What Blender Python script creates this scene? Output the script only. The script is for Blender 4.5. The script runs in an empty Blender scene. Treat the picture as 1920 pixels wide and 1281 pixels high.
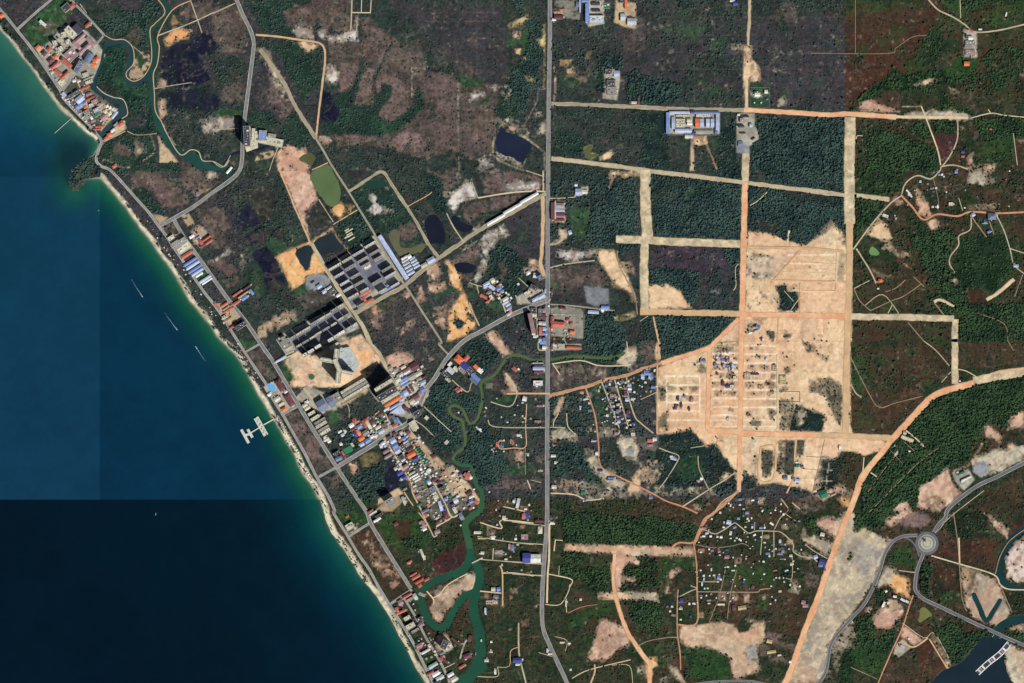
import bpy, math, random
import numpy as np
from math import radians, cos, sin, atan2, pi
random.seed(7)
RNG = np.random.default_rng(11)
scene = bpy.context.scene
COL = scene.collection

# ------------------------------------------------------------------ camera
cam_d = bpy.data.cameras.new('camera')
cam = bpy.data.objects.new('camera', cam_d); COL.objects.link(cam)
CAM_H = 9000.0
cam.location = (0, 0, CAM_H); cam.rotation_euler = (0, 0, 0)
cam_d.sensor_width = 36.0; cam_d.lens = 36.0 * CAM_H / 3840.0
cam_d.clip_start = 10.0; cam_d.clip_end = 60000.0
scene.camera = cam

# ------------------------------------------------------------------ daylight
SUN_EL = radians(41); SUN_AZ = radians(138)      # azimuth clockwise from north: morning sun in the south-east
world = bpy.data.worlds.new('World'); scene.world = world; world.use_nodes = True
wn = world.node_tree; wn.nodes.clear()
sky = wn.nodes.new('ShaderNodeTexSky'); sky.sky_type = 'NISHITA'; sky.sun_disc = False
sky.sun_elevation = SUN_EL; sky.sun_rotation = SUN_AZ
bg = wn.nodes.new('ShaderNodeBackground'); bg.inputs['Strength'].default_value = 0.052
wo = wn.nodes.new('ShaderNodeOutputWorld')
wn.links.new(sky.outputs[0], bg.inputs[0]); wn.links.new(bg.outputs[0], wo.inputs[0])
sun_d = bpy.data.lights.new('sun', 'SUN'); sun_d.energy = 5.0; sun_d.angle = radians(0.5); sun_d.color = (1.0, 0.955, 0.89)
sun = bpy.data.objects.new('sun', sun_d); COL.objects.link(sun)
sun.rotation_euler = (pi / 2 - SUN_EL, 0, pi - SUN_AZ)
sun.location = (0, 0, 500)
vs = scene.view_settings
vs.view_transform = 'Standard'; vs.look = 'None'; vs.gamma = 1.0; vs.use_curve_mapping = False
vs.exposure = 0.30

# ------------------------------------------------------------------ coordinates
# 1 map unit (the photograph's grain) is 2 m on the ground; x east, y south from the north-west corner of the map
U = 2.0
def W(x, y): return ((x - 960.0) * U, (640.5 - y) * U)
SHEETS = dict(A=(0,0,4), B=(400,0,4), C=(800,0,4), D=(1200,0,4), E=(1520,0,4), F=(120,300,4), G=(400,320,4), H=(800,320,4),
    I=(1200,320,4), J=(1520,320,4), K=(400,640,4), L=(800,640,4), M=(1200,640,4), N=(1520,640,4), O=(600,961,4), P=(960,961,4),
    Q=(1200,961,4), R=(1520,961,4), S=(0,0,1), a=(60,40,10), b=(100,150,10), c=(600,430,7.277), d=(510,550,7.277),
    e=(580,640,6.158), f=(620,740,8), g=(740,830,8), h=(880,500,8), i=(1080,680,8.894), j=(1300,580,8.894), k=(1300,930,6.158))
def loc(sheet, x, y):
    ox, oy, s = SHEETS[sheet]; return (ox + x / s, oy + y / s)
def pts(sheet, text):
    """'x,y x,y ...' on a survey sheet; a token like 'L:3,4' switches sheet for that point"""
    out = []
    for t in text.split():
        s = sheet
        if ':' in t: s, t = t.split(':'); sheet = s
        x, y = t.split(','); out.append(loc(s, float(x), float(y)))
    return out

def lin(c):
    c = np.asarray(c, dtype=float) / 255.0
    return np.where(c <= 0.04045, c / 12.92, ((c + 0.055) / 1.055) ** 2.4)
# how bright a level surface of albedo 1 comes out under this sun and sky
K_LIGHT = np.array([1.25, 1.25, 1.25])
def alb(c): return np.clip(lin(c) / K_LIGHT, 0.0, 0.92)

# ------------------------------------------------------------------ materials
MATS = {}
def nodes_of(m):
    m.use_nodes = True; nt = m.node_tree; nt.nodes.clear()
    out = nt.nodes.new('ShaderNodeOutputMaterial'); bs = nt.nodes.new('ShaderNodeBsdfPrincipled')
    nt.links.new(bs.outputs[0], out.inputs[0]); return nt, bs
def noise_node(nt, scale, detail=3, rough=0.6, coord='Object', vec=None):
    n = nt.nodes.new('ShaderNodeTexNoise'); n.inputs['Scale'].default_value = scale
    n.inputs['Detail'].default_value = detail; n.inputs['Roughness'].default_value = rough
    if vec is None:
        tc = nt.nodes.new('ShaderNodeTexCoord'); vec = tc.outputs[coord]
    nt.links.new(vec, n.inputs['Vector']); return n
def maprange(nt, sock, a, b, c, d):
    m = nt.nodes.new('ShaderNodeMapRange'); m.inputs[1].default_value = a; m.inputs[2].default_value = b
    m.inputs[3].default_value = c; m.inputs[4].default_value = d; nt.links.new(sock, m.inputs[0]); return m.outputs[0]
def mul_val(nt, colsock, valsock):
    v = nt.nodes.new('ShaderNodeVectorMath'); v.operation = 'SCALE'
    nt.links.new(colsock, v.inputs[0]); nt.links.new(valsock, v.inputs['Scale']); return v.outputs[0]
def mat(name, rgb, rough=0.9, amp=0.15, scale=0.15, spec=0.2, vary=0.0, stripes=0.0, coat=0.0, rgb2=None):
    if name in MATS: return MATS[name]
    m = bpy.data.materials.new(name); nt, bs = nodes_of(m); MATS[name] = m
    c1 = alb(rgb); base = nt.nodes.new('ShaderNodeRGB'); base.outputs[0].default_value = (*c1, 1); cs = base.outputs[0]
    tc = nt.nodes.new('ShaderNodeTexCoord')
    if rgb2 is not None:
        n0 = noise_node(nt, scale * 0.35, 4, 0.65, vec=tc.outputs['Object'])
        mx = nt.nodes.new('ShaderNodeMix'); mx.data_type = 'RGBA'
        nt.links.new(maprange(nt, n0.outputs[0], 0.38, 0.62, 0, 1), mx.inputs[0]); nt.links.new(cs, mx.inputs[6])
        mx.inputs[7].default_value = (*alb(rgb2), 1); cs = mx.outputs[2]
    n = noise_node(nt, scale, 5, 0.7, vec=tc.outputs['Object'])
    f = maprange(nt, n.outputs[0], 0.3, 0.7, 1 - amp, 1 + amp)
    cs = mul_val(nt, cs, f)
    if stripes:
        w = nt.nodes.new('ShaderNodeTexWave'); w.inputs['Scale'].default_value = stripes; w.inputs['Distortion'].default_value = 1.0
        nt.links.new(tc.outputs['Object'], w.inputs['Vector'])
        cs = mul_val(nt, cs, maprange(nt, w.outputs['Fac'], 0, 1, 0.86, 1.06))
    if vary:
        oi = nt.nodes.new('ShaderNodeObjectInfo'); cs = mul_val(nt, cs, maprange(nt, oi.outputs['Random'], 0, 1, 1 - vary, 1 + vary))
    nt.links.new(cs, bs.inputs['Base Color'])
    bs.inputs['Roughness'].default_value = rough; bs.inputs['Specular IOR Level'].default_value = spec
    bp = nt.nodes.new('ShaderNodeBump'); bp.inputs['Strength'].default_value = 0.3; bp.inputs['Distance'].default_value = 0.4
    nt.links.new(n.outputs[0], bp.inputs['Height']); nt.links.new(bp.outputs[0], bs.inputs['Normal'])
    return m

# ------------------------------------------------------------------ object helpers
def mesh_obj(name, verts, faces, mats, fmat=None, parent=None, smooth=False):
    me = bpy.data.meshes.new(name)
    me.from_pydata(verts, [], faces)
    for m in (mats if isinstance(mats, (list, tuple)) else [mats]): me.materials.append(m)
    if fmat is not None: me.polygons.foreach_set('material_index', fmat)
    if smooth: me.polygons.foreach_set('use_smooth', [True] * len(me.polygons))
    me.update()
    o = bpy.data.objects.new(name, me); COL.objects.link(o)
    if parent is not None: o.parent = parent
    return o
def empty(name, x, y, z=0.0, rz=0.0):
    o = bpy.data.objects.new(name, None); COL.objects.link(o); o.location = (x, y, z); o.rotation_euler = (0, 0, rz)
    o.empty_display_size = 5; return o
def tag(o, label=None, cat=None, group=None, kind=None):
    if label: o['label'] = label
    if cat: o['category'] = cat
    if group: o['group'] = group
    if kind: o['kind'] = kind
    return o

class MB:
    def __init__(s): s.v = []; s.f = []; s.m = []
    def quad(s, *p, m=0):
        i = len(s.v); s.v += list(p); s.f.append(tuple(range(i, i + len(p)))); s.m.append(m)
    def box(s, x0, y0, z0, x1, y1, z1, m=0, rz=0.0, c=(0, 0), bottom=False):
        ca, sa = cos(rz), sin(rz)
        P = []
        for z in (z0, z1):
            for x, y in ((x0, y0), (x1, y0), (x1, y1), (x0, y1)):
                P.append((c[0] + x * ca - y * sa, c[1] + x * sa + y * ca, z))
        i = len(s.v); s.v += P
        F = [(4, 5, 6, 7), (0, 1, 5, 4), (1, 2, 6, 5), (2, 3, 7, 6), (3, 0, 4, 7)]
        if bottom: F.append((3, 2, 1, 0))
        for f in F: s.f.append(tuple(i + k for k in f)); s.m.append(m)
    def prism(s, poly, z0, z1, m=0, top=None):
        n = len(poly); i = len(s.v)
        area = sum(poly[k][0] * poly[(k + 1) % n][1] - poly[(k + 1) % n][0] * poly[k][1] for k in range(n))
        if area < 0: poly = poly[::-1]
        s.v += [(x, y, z0) for x, y in poly] + [(x, y, z1) for x, y in poly]
        s.f.append(tuple(i + n + k for k in range(n))); s.m.append(m if top is None else top)
        for k in range(n):
            q = (k + 1) % n; s.f.append((i + k, i + q, i + n + q, i + n + k)); s.m.append(m)
    def cyl(s, cx, cy, r, z0, z1, n=10, m=0, r1=None, cap=True):
        r1 = r if r1 is None else r1; i = len(s.v)
        for k in range(n): a = 2 * pi * k / n; s.v.append((cx + r * cos(a), cy + r * sin(a), z0))
        for k in range(n): a = 2 * pi * k / n; s.v.append((cx + r1 * cos(a), cy + r1 * sin(a), z1))
        for k in range(n): q = (k + 1) % n; s.f.append((i + k, i + q, i + n + q, i + n + k)); s.m.append(m)
        if cap: s.f.append(tuple(i + n + k for k in range(n))); s.m.append(m)
    def build(s, name, mats, parent=None, smooth=False):
        return mesh_obj(name, s.v, s.f, mats, s.m, parent, smooth)

# ------------------------------------------------------------------ noise fields for the terrain sheet
STEP = 2.0
GX0, GX1, GY0, GY1 = -40.0, 1960.0, -40.0, 1320.0
gx = np.arange(GX0, GX1 + 0.1, STEP); gy = np.arange(GY0, GY1 + 0.1, STEP)
NX, NY = len(gx), len(gy)
PX, PY = np.meshgrid(gx, gy)          # [row(y), col(x)]
def vnoise(scale, seed, X=None, Y=None):
    X = PX if X is None else X; Y = PY if Y is None else Y
    r = np.random.default_rng(seed); n = 256; t = r.random((n, n))
    u = X / scale + 37.3; v = Y / scale + 11.7
    iu = np.floor(u).astype(int); iv = np.floor(v).astype(int); fu = u - iu; fv = v - iv
    fu = fu * fu * (3 - 2 * fu); fv = fv * fv * (3 - 2 * fv)
    a = t[iv % n, iu % n]; b = t[iv % n, (iu + 1) % n]; c = t[(iv + 1) % n, iu % n]; d = t[(iv + 1) % n, (iu + 1) % n]
    return (a * (1 - fu) + b * fu) * (1 - fv) + (c * (1 - fu) + d * fu) * fv
def fbm(scale, seed, octv=4, X=None, Y=None):
    s = 0; w = 0; a = 1.0
    for k in range(octv):
        s = s + a * vnoise(scale / 2 ** k, seed + k, X, Y); w += a; a *= 0.55
    return s / w
FINE = fbm(7, 1, 3); MID = fbm(26, 5, 4); BIG = fbm(110, 9, 4); HUGE = fbm(300, 13, 3)
WX = (fbm(24, 21, 3) - 0.5) * 2 + (fbm(7, 41, 2) - .5) * .9; WY = (fbm(24, 31, 3) - 0.5) * 2 + (fbm(7, 51, 2) - .5) * .9
def sstep(x, a, b):
    t = np.clip((x - a) / (b - a), 0, 1); return t * t * (3 - 2 * t)

def seg_dist(X, Y, p, closed):
    best = np.full(X.shape, 1e9); n = len(p)
    for k in range(n if closed else n - 1):
        ax, ay = p[k]; bx, by = p[(k + 1) % n]; dx, dy = bx - ax, by - ay; L = dx * dx + dy * dy + 1e-9
        t = np.clip(((X - ax) * dx + (Y - ay) * dy) / L, 0, 1)
        best = np.minimum(best, (X - ax - t * dx) ** 2 + (Y - ay - t * dy) ** 2)
    return np.sqrt(best)
def inside(X, Y, p):
    r = np.zeros(X.shape, bool); n = len(p)
    for k in range(n):
        ax, ay = p[k]; bx, by = p[(k + 1) % n]
        if ay == by: continue
        c = ((ay > Y) != (by > Y)) & (X < (bx - ax) * (Y - ay) / (by - ay) + ax); r ^= c
    return r
def window(p, pad):
    x0 = min(q[0] for q in p) - pad; x1 = max(q[0] for q in p) + pad; y0 = min(q[1] for q in p) - pad; y1 = max(q[1] for q in p) + pad
    i0 = int(np.clip((x0 - GX0) // STEP, 0, NX)); i1 = int(np.clip((x1 - GX0) // STEP + 2, 0, NX))
    j0 = int(np.clip((y0 - GY0) // STEP, 0, NY)); j1 = int(np.clip((y1 - GY0) // STEP + 2, 0, NY))
    return slice(j0, j1), slice(i0, i1)
def smooth(p, n=5, closed=False):
    out = []; m = len(p)
    rng = range(m) if closed else range(m - 1)
    for k in rng:
        if closed: p0, p1, p2, p3 = p[k - 1], p[k], p[(k + 1) % m], p[(k + 2) % m]
        else: p0, p1, p2, p3 = p[max(k - 1, 0)], p[k], p[k + 1], p[min(k + 2, m - 1)]
        for q in range(n):
            t = q / n
            out.append(tuple(0.5 * ((2 * p1[a]) + (-p0[a] + p2[a]) * t + (2 * p0[a] - 5 * p1[a] + 4 * p2[a] - p3[a]) * t * t + (-p0[a] + 3 * p1[a] - 3 * p2[a] + p3[a]) * t ** 3) for a in (0, 1)))
    if not closed: out.append(p[-1])
    return out
# ------------------------------------------------------------------ what the land is made of
# kind: (class, colour, second colour, trees 0..1, edge raggedness, patchiness)
KIND = {
 'forest':  ('forest_floor', (28,43,43), (36,52,46), .85, 3, .0),
 'forestE': ('forest_floor', (26,44,28), (36,56,36), .80, 4, .0),
 'darkE':   ('forest_floor', (22,32,24), (28,40,28), .85, 4, .0),
 'mangrove':('forest_floor', (24,50,42), (34,66,50), .70, 3, .0),
 'grove':   ('forest_floor', (34,54,46), (44,62,50), .55, 5, .0),
 'groveE':  ('forest_floor', (34,54,34), (44,60,36), .50, 5, .0),
 'scrub': ('ground', (44,56,52), (56,60,56), .34, 6, .0),
 'scrubE': ('ground', (38,52,36), (58,56,42), .34, 6, .0),
 'wet':     ('wetland', (24,27,46), (36,38,52), .03, 4, .0),
 'wetdull': ('wetland', (46,46,48), (54,56,50), .03, 4, .0),
 'brown': ('field', (80,70,66), (98,88,80), .09, 6, .0),
 'brownpale':('field', (128,110,104), (98,80,78), .03, 7, .3),
 'brownE': ('field', (72,56,44), (54,50,38), .03, 6, .0),
 'redE': ('field', (76,50,40), (58,44,36), .02, 6, .0),
 'purple': ('field', (62,58,62), (54,57,60), .07, 5, .0),
 'green':   ('grass', (42,72,48), (54,88,54), .02, 3, .0),
 'greenE':  ('grass', (38,64,36), (48,74,40), .05, 4, .0),
 'block':   ('yard', (116,118,132), (98,100,116), .0, .4, .0),  # estate pads: shade of the gaps between rows put into the ground colour
 'lot':     ('cleared_sand', (214,184,144), (196,168,132), .0, .6, .0),
 'lane':    ('cleared_sand', (246,238,216), (236,224,200), .0, .3, .0),
 'sand':    ('cleared_sand', (224,194,156), (206,178,142), .0, 2.5, .0),
 'sandE': ('cleared_sand', (200,172,144), (168,142,118), .0, 5.5, .0),
 'pink': ('cleared_sand', (202,168,148), (172,138,120), .0, 4, .22),
 'orange':  ('cleared_sand', (226,178,122), (214,162,106), .0, 2, .0),
 'pale': ('cleared_sand', (184,176,156), (146,140,124), .0, 6, .22),
 'paleE':   ('cleared_sand', (184,172,146), (150,140,126), .0, 5, .1),
 'white': ('cleared_sand', (208,204,198), (140,132,128), .0, 6, .38),
 'yard':    ('yard', (172,168,152), (140,136,124), .0, 1.0, .0),
 'yardtan': ('yard', (196,172,138), (160,142,118), .0, 1.5, .1),
 'town':    ('yard', (110,106,98), (72,78,70), .12, 2, .0),
 'grey':    ('yard', (146,150,154), (120,124,130), .0, 2, .0),
 'yellow': ('cleared_sand', (186,168,106), (146,136,88), .0, 2, .15),
 'rock':    ('ground', (60,66,52), (40,50,42), .5, 3, .0),
}
CLS = ['ground', 'forest_floor', 'wetland', 'field', 'grass', 'cleared_sand', 'yard', 'beach', 'riverbank']
COLR = np.zeros((NY, NX, 3)); CLASS = np.zeros((NY, NX), np.int8); TREE = np.zeros((NY, NX))
def mixc(c1, c2, t): return c1[None, None, :] * (1 - t[..., None]) + c2[None, None, :] * t[..., None]
def duo(k, sl=(slice(None), slice(None))):
    t = sstep(0.5 * MID[sl] + 0.5 * FINE[sl] + 0.0, 0.40, 0.62); return mixc(lin(KIND[k][1]), lin(KIND[k][2]), t)
def put(sl, m, k, colr=None):
    cls, _, _, tr, _, _ = KIND[k]
    c = duo(k, sl) if colr is None else colr
    COLR[sl] = COLR[sl] * (1 - m[..., None]) + c * m[..., None]
    CLASS[sl] = np.where(m > 0.5, CLS.index(cls), CLASS[sl]); TREE[sl] = TREE[sl] * (1 - m) + tr * m
def area(k, p, op=1.0, soft=None, warp=None, frag=None, tree=None):
    _, _, _, tr, wp, fr = KIND[k]; wp = wp if warp is None else warp; fr = fr if frag is None else frag
    sl = window(p, wp + 8); X = PX[sl] + WX[sl] * wp; Y = PY[sl] + WY[sl] * wp
    if X.size == 0: return
    d = seg_dist(X, Y, p, True); ins = inside(X, Y, p); sd = np.where(ins, d, -d)
    sf = soft or (2.0 if wp < 2 else 3.5); sd = sd + (FINE[sl] - .5) * wp * 1.6 * (wp >= 2); m = np.clip(0.5 + sd / sf, 0, 1)
    if fr: m = m * sstep(0.6 * FINE[sl] + 0.4 * MID[sl], fr, fr + 0.22)
    m = m * op; put(sl, m, k)
    if tree is not None: TREE[sl] = np.where(m > 0.4, tree, TREE[sl])
def line(k, p, w, op=1.0, warp=1.0, frag=0.0, sm=True):
    if sm and len(p) > 2: p = smooth(p, 4)
    sl = window(p, w + 8); X = PX[sl] + WX[sl] * warp; Y = PY[sl] + WY[sl] * warp
    if X.size == 0: return
    d = seg_dist(X, Y, p, False); m = np.clip(0.5 + (w / 2 - d) / 1.6, 0, 1)
    if frag: m = m * sstep(FINE[sl], frag, frag + 0.2)
    put(sl, m * op, k)
def tone(p, f, soft=2.0, warp=0.0):
    """the soil and plant colour of a tract differs by these factors"""
    sl = window(p, 30); X = PX[sl] + WX[sl] * warp; Y = PY[sl] + WY[sl] * warp
    d = seg_dist(X, Y, p, True); sd = np.where(inside(X, Y, p), d, -d); m = np.clip(0.5 + sd / soft, 0, 1)[..., None]
    COLR[sl] *= 1 + m * (np.array(f) - 1)
def rect(x0, y0, x1, y1): return [(x0, y0), (x1, y0), (x1, y1), (x0, y1)]
def ell(cx, cy, rx, ry, rot=0, n=20):
    return [(cx + rx * cos(t) * cos(rot) - ry * sin(t) * sin(rot), cy + rx * cos(t) * sin(rot) + ry * sin(t) * cos(rot)) for t in (2 * pi * k / n for k in range(n))]

# base: scrub that drifts between green and brown, warmer in the east and south
base_nw = duo('scrub'); m = sstep(BIG + 0.25 * (MID - .5), .47, .60)[..., None]; base_nw = base_nw * (1 - m) + duo('purple') * m
base_e = duo('scrubE'); m = sstep(BIG + 0.3 * (MID - .5), .48, .58)[..., None]; base_e = base_e * (1 - m) + duo('brownE') * m
east = ((PX > 1585) | (PY > 937))[..., None]
COLR[:] = np.where(east, base_e, base_nw); TREE[:] = 0.10 + 0.35 * sstep(MID, .52, .66)
TREE[:] *= sstep(BIG, .35, .6) * .8 + .35

# --- north-west block
area('green', pts('A', '160,220 420,0 530,0 560,60 480,160 420,240 300,360 240,350'))
area('brownpale', pts('A', '300,170 440,160 450,230 330,260'), .5)
area('purple', pts('A', '0,0 240,0 120,190 40,80'))
area('grove', pts('A', '560,70 640,130 780,250 900,290 1000,330 1110,370 1120,200 1230,80 1180,0 900,40 760,150 660,100'))
area('purple', pts('A', '880,0 1080,0 1030,80 900,70')); area('brown', pts('A', '960,210 1030,190 1080,250 1060,330 980,320'), .6)
area('mangrove', pts('A', '790,330 900,320 950,380 930,500 950,620 1010,650 1110,610 1140,760 1170,900 1200,990 1090,1010 980,980 930,900 960,830 900,760 760,720 700,640 740,500'), tree=.35)
area('wetdull', pts('A', '730,640 830,620 930,740 860,760 770,720'), .8)
area('green', pts('A', '830,480 1000,620 1110,640 1100,740 980,700 860,600'), .6, tree=.2)
area('yardtan', pts('A', '960,480 1000,470 1040,400 1090,380 1135,385 1135,470 1100,560 1040,600 970,600 950,550'), frag=.35)
area('green', pts('A', '1010,400 1060,400 1085,470 1040,510'), .9)
area('scrub', pts('A', '1190,700 1601,820 1601,1200 1300,1100 1220,900'))
area('wet', pts('A', '1215,400 1300,340 1420,330 1480,260 B:0,240 40,300 0,420 A:1601,420 1480,400 1520,480 1580,600 1400,660 1200,650'))
area('wet', pts('A', '1190,680 1500,660 1601,720 1601,830 1300,830 1240,750 1180,740'), frag=.3)
area('wet', pts('B', '0,700 60,740 40,820 0,830')); area('orange', pts('A', '1220,290 1300,230 1430,220 1400,290 1290,340 1230,350'), frag=.3, warp=5)
area('orange', pts('A', '1300,100 1380,90 1370,150 1290,200'), frag=.4); area('brown', pts('A', '1380,20 1601,0 1601,90 1480,140 1400,150'))
area('brown', pts('B', '0,60 170,40 230,130 250,260 200,400 90,420 0,300')); area('scrub', pts('B', '0,430 250,420 230,640 120,700 0,640'), tree=.4)
area('brown', pts('B', '80,640 240,620 230,760 60,760'), .7); area('green', pts('B', '0,820 200,830 210,900 0,880'), .8)
area('white', pts('B', '0,880 120,870 190,900 180,970 60,1000 0,960')); area('white', pts('A', '1480,900 1601,860 1601,990 1520,980'))
area('pale', pts('A', '1200,740 1240,740 1250,850 1200,870 1170,800')); area('pale', pts('A', '1210,590 1250,600 1240,640 1160,665 1170,630'))
area('purple', pts('A', '950,830 1080,850 1090,960 970,960'), .8)
# around the headland and the park below it
area('grove', pts('A', '770,1080 960,1000 1120,1010 1170,1120 1180,1281 830,1270 760,1200'), tree=.45)
area('brownpale', pts('A', '860,1080 960,1060 1060,1080 1080,1140 960,1170 870,1150'), .8)
area('pale', pts('A', '1000,1110 1060,1110 1070,1150 1010,1160'))
line('pale', pts('A', '740,1230 800,1200 940,1260 1100,1190 1160,1130 1130,1010'), 2.2, frag=.25)
area('yardtan', pts('A', '1180,1000 1230,1080 1340,1220 1200,1220 1200,1100')); area('yardtan', pts('A', '1220,910 1250,980 1320,1090 1280,1080 1210,960'))
area('yardtan', pts('A', '780,1060 870,940 930,900 945,960 870,1020'))
area('brown', pts('F', '480,120 620,60 760,130 930,300 880,360 700,200 560,250')); area('brownpale', pts('F', '580,110 680,90 760,200 860,310 880,340 720,370 660,230 600,190'))
area('grove', pts('F', '500,230 600,200 640,240 700,350 760,400 640,390 560,320')); area('sand', pts('F', '890,130 960,95 1050,190 960,240'), frag=.2)
area('brown', pts('F', '900,0 1180,150 1000,300 870,200')); area('white', pts('F', '1060,80 1100,70 1150,130 1080,130'))
area('pale', pts('F', '960,250 1100,210 1020,270'), frag=.2)
area('grove', pts('F', '480,20 860,20 900,90 640,80 520,110'), tree=.4)
# between coast road and boulevard
area('brown', pts('F', '710,490 800,450 840,540 760,570')); area('yardtan', pts('F', '650,400 780,430 720,480'), frag=.3)
area('pale', pts('F', '780,570 860,540 900,600 940,660 960,700 870,730 830,650'), frag=.25); area('yard', pts('F', '840,650 900,620 960,690 880,730'))
area('purple', pts('F', '920,760 1030,740 1100,860 1000,900')); area('green', pts('F', '980,880 1080,840 1110,870 1020,920'))
area('purple', pts('F', '1020,930 1120,900 1250,1060 1140,1080'), tree=.25); area('yardtan', pts('F', '1130,1080 1250,1070 1340,1190 1240,1260'), frag=.3)
area('green', pts('K', '210,0 330,0 240,70')); area('brown', pts('K', '260,90 370,50 480,260 400,320'))
area('green', pts('K', '400,150 470,220 420,300'), .4); area('yard', pts('K', '395,330 470,290 620,480 520,545'), frag=.2)
area('brown', pts('K', '540,560 630,510 750,700 830,850 900,930 790,990 690,850 600,680')); area('brownpale', pts('K', '600,620 690,620 760,760 860,900 780,920 690,780'), frag=.35)
area('scrub', pts('K', '800,1040 910,970 1000,1130 1090,1281 930,1281'), tree=.3); area('brown', pts('K', '850,1030 930,1000 980,1060 900,1110'))
area('greenE', pts('O', '130,0 320,0 350,70 200,150')); area('paleE', pts('O', '200,90 280,80 300,130 220,150'))
area('brownE', pts('O', '230,190 370,110 680,575 530,660'), soft=3, warp=1); area('pink', pts('O', '280,160 350,130 420,260 520,360 600,490 590,540 540,560 470,470 380,340'), .75, frag=.42, tree=0)
# east of the boulevard, marshes
area('yardtan', pts('F', '880,420 940,400 980,480 930,500'), frag=.3); area('pale', pts('F', '930,540 1040,480 1110,560 1020,640 960,600'), frag=.25)
area('brown', pts('F', '1000,400 1100,370 1200,600 1230,660 1140,660')); area('white', pts('F', '1080,780 1230,660 1240,690 1140,770'), frag=.2)
area('brownpale', pts('F', '1100,780 1200,720 1320,840 1240,880'), frag=.35); area('brown', pts('F', '1190,900 1290,860 1320,920 1250,960')); area('white', pts('F', '1330,700 1360,780 1340,820'), .7)
area('brown', pts('G', '0,260 90,280 110,430 60,560 0,500')); area('scrub', pts('G', '100,150 500,0 540,120 640,340 700,500 540,560 440,560 240,420'), tree=.5)
area('wetdull', pts('G', '250,150 420,110 470,250 430,360 360,400 300,290')); area('wet', pts('G', '220,280 270,250 350,400 240,450 200,480 140,360'))
area('wet', pts('G', '230,490 360,410 400,530 270,570')); area('wet', pts('G', '280,620 400,560 470,660 520,760 560,860 440,810 420,960 370,960 380,760'))
area('wet', pts('G', '400,660 470,640 540,800 480,840 360,760')); area('wet', pts('G', '430,520 520,510 560,600 470,620'), .6, frag=.4)
area('green', pts('G', '400,500 500,520 620,560 600,580 470,640 400,580'), .6); area('green', pts('G', '480,330 560,430 640,460 700,520 560,560'), .4)
area('green', pts('G', '240,780 370,780 400,930 330,960 250,860'), .5); area('wetdull', pts('G', '420,820 500,830 540,930 620,960 480,1000 420,940'))
area('scrub', pts('G', '160,1010 620,880 740,960 560,1060 400,1120 260,1090')); area('brown', pts('G', '600,930 830,880 900,950 720,1030'), .6)
area('pale', pts('G', '400,1140 540,1050 620,1070 620,1130 480,1190 350,1220 330,1190'), frag=.35); area('yardtan', pts('G', '330,1180 400,1150 400,1250 340,1260'), frag=.3)
# pink diggings beside the green pond, sand lot
area('pink', pts('B', '450,1160 560,1090 640,1120 700,1110 730,1240 700,1281 500,1281'), frag=.25)
area('pink', pts('G', '500,0 720,0 780,200 760,250 730,290 700,420 720,500 620,300 560,140'), frag=.1)
area('wetdull', pts('G', '680,310 760,240 830,250 890,390 780,440 700,400'), frag=.25); area('orange', pts('G', '880,290 960,230 1060,270 960,350 900,330'), frag=.3, warp=5)
area('orange', pts('G', '470,650 620,590 690,760 730,720 720,640 760,620 850,760 720,790 700,830 590,895 530,760'), warp=1)
line('orange', pts('G', '470,650 600,590 730,540 890,430 950,540 1020,605'), 4, sm=False); line('orange', pts('G', '730,540 800,680 850,760'), 5)
area('grey', pts('G', '700,800 780,770 870,790 890,850 760,900 690,890'), frag=.25); area('scrub', pts('G', '560,900 700,900 760,930'), .5)
area('grove', pts('G', '920,380 1090,300 1210,490 1020,600 960,520'), tree=.6); area('green', pts('G', '620,860 720,860 700,920 600,940'), .5)
# NW brown fields with dune strips
area('purple', pts('B', '230,40 280,30 350,240 290,250'), .9); area('grove', pts('B', '240,0 700,0 620,60 510,60 520,140 560,250 370,250'), tree=.5)
area('brown', pts('B', '510,80 640,50 780,0 870,0 860,110 770,180 760,240 740,260 560,200')); area('brownpale', pts('B', '600,50 700,60 760,110 640,110'), .8)
area('white', pts('B', '560,200 640,180 740,200 740,300 560,280')); area('white', pts('B', '790,230 850,220 840,290 1030,240 1080,230 1070,310 890,325 790,290'), frag=.15)
area('brown', pts('B', '790,100 870,110 880,0 1040,0 1030,230 800,220')); area('white', pts('B', '1050,120 1080,120 1080,310 1050,310'), .8)
area('brown', pts('B', '1100,130 1190,130 1320,260 1440,370 1601,470 1601,560 C:80,540 220,560 240,640 240,1100 120,1170 0,1170 B:1490,1180 1340,1060 1000,1040 1100,900 1000,780 930,600 880,460 880,330 1110,320 1110,200'))
area('brownpale', pts('B', '1120,180 1290,230 1330,330 1230,420 1120,300'), .6, frag=.4); area('brownpale', pts('B', '940,600 1090,440 1070,560 1000,700 940,710'), .8)
area('brownpale', pts('B', '1100,620 1130,520 1230,530 1180,640 1150,700 1030,810 1080,680'), .9, frag=.2); area('brownpale', pts('B', '1220,590 1380,560 1480,650 1490,780 1370,900 1250,900 1200,870 1380,800 1290,740 1220,700'), .9, frag=.25)
area('grove', pts('B', '900,740 1040,680 1100,440 1130,460 1110,560 1070,700 1040,810 1200,780 1200,570 1240,540 1210,640 1230,700 1290,620 1340,660 1330,730 1240,860 1300,930 1480,800 1540,640 1601,800 1440,930 1300,1020 1000,1010 830,990 830,930'), tree=.45)
area('green', pts('B', '1160,820 1250,880 1440,940 1500,860 1380,1010 1240,990 1180,900'), .5, tree=.2); line('forest', pts('B', '1340,330 1290,420 1230,540'), 4)
area('wet', pts('B', '800,680 880,700 960,880 890,920 810,900')); area('grove', pts('B', '330,320 560,300 790,360 800,600 660,760 600,640 480,430 400,340'), tree=.45)
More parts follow.
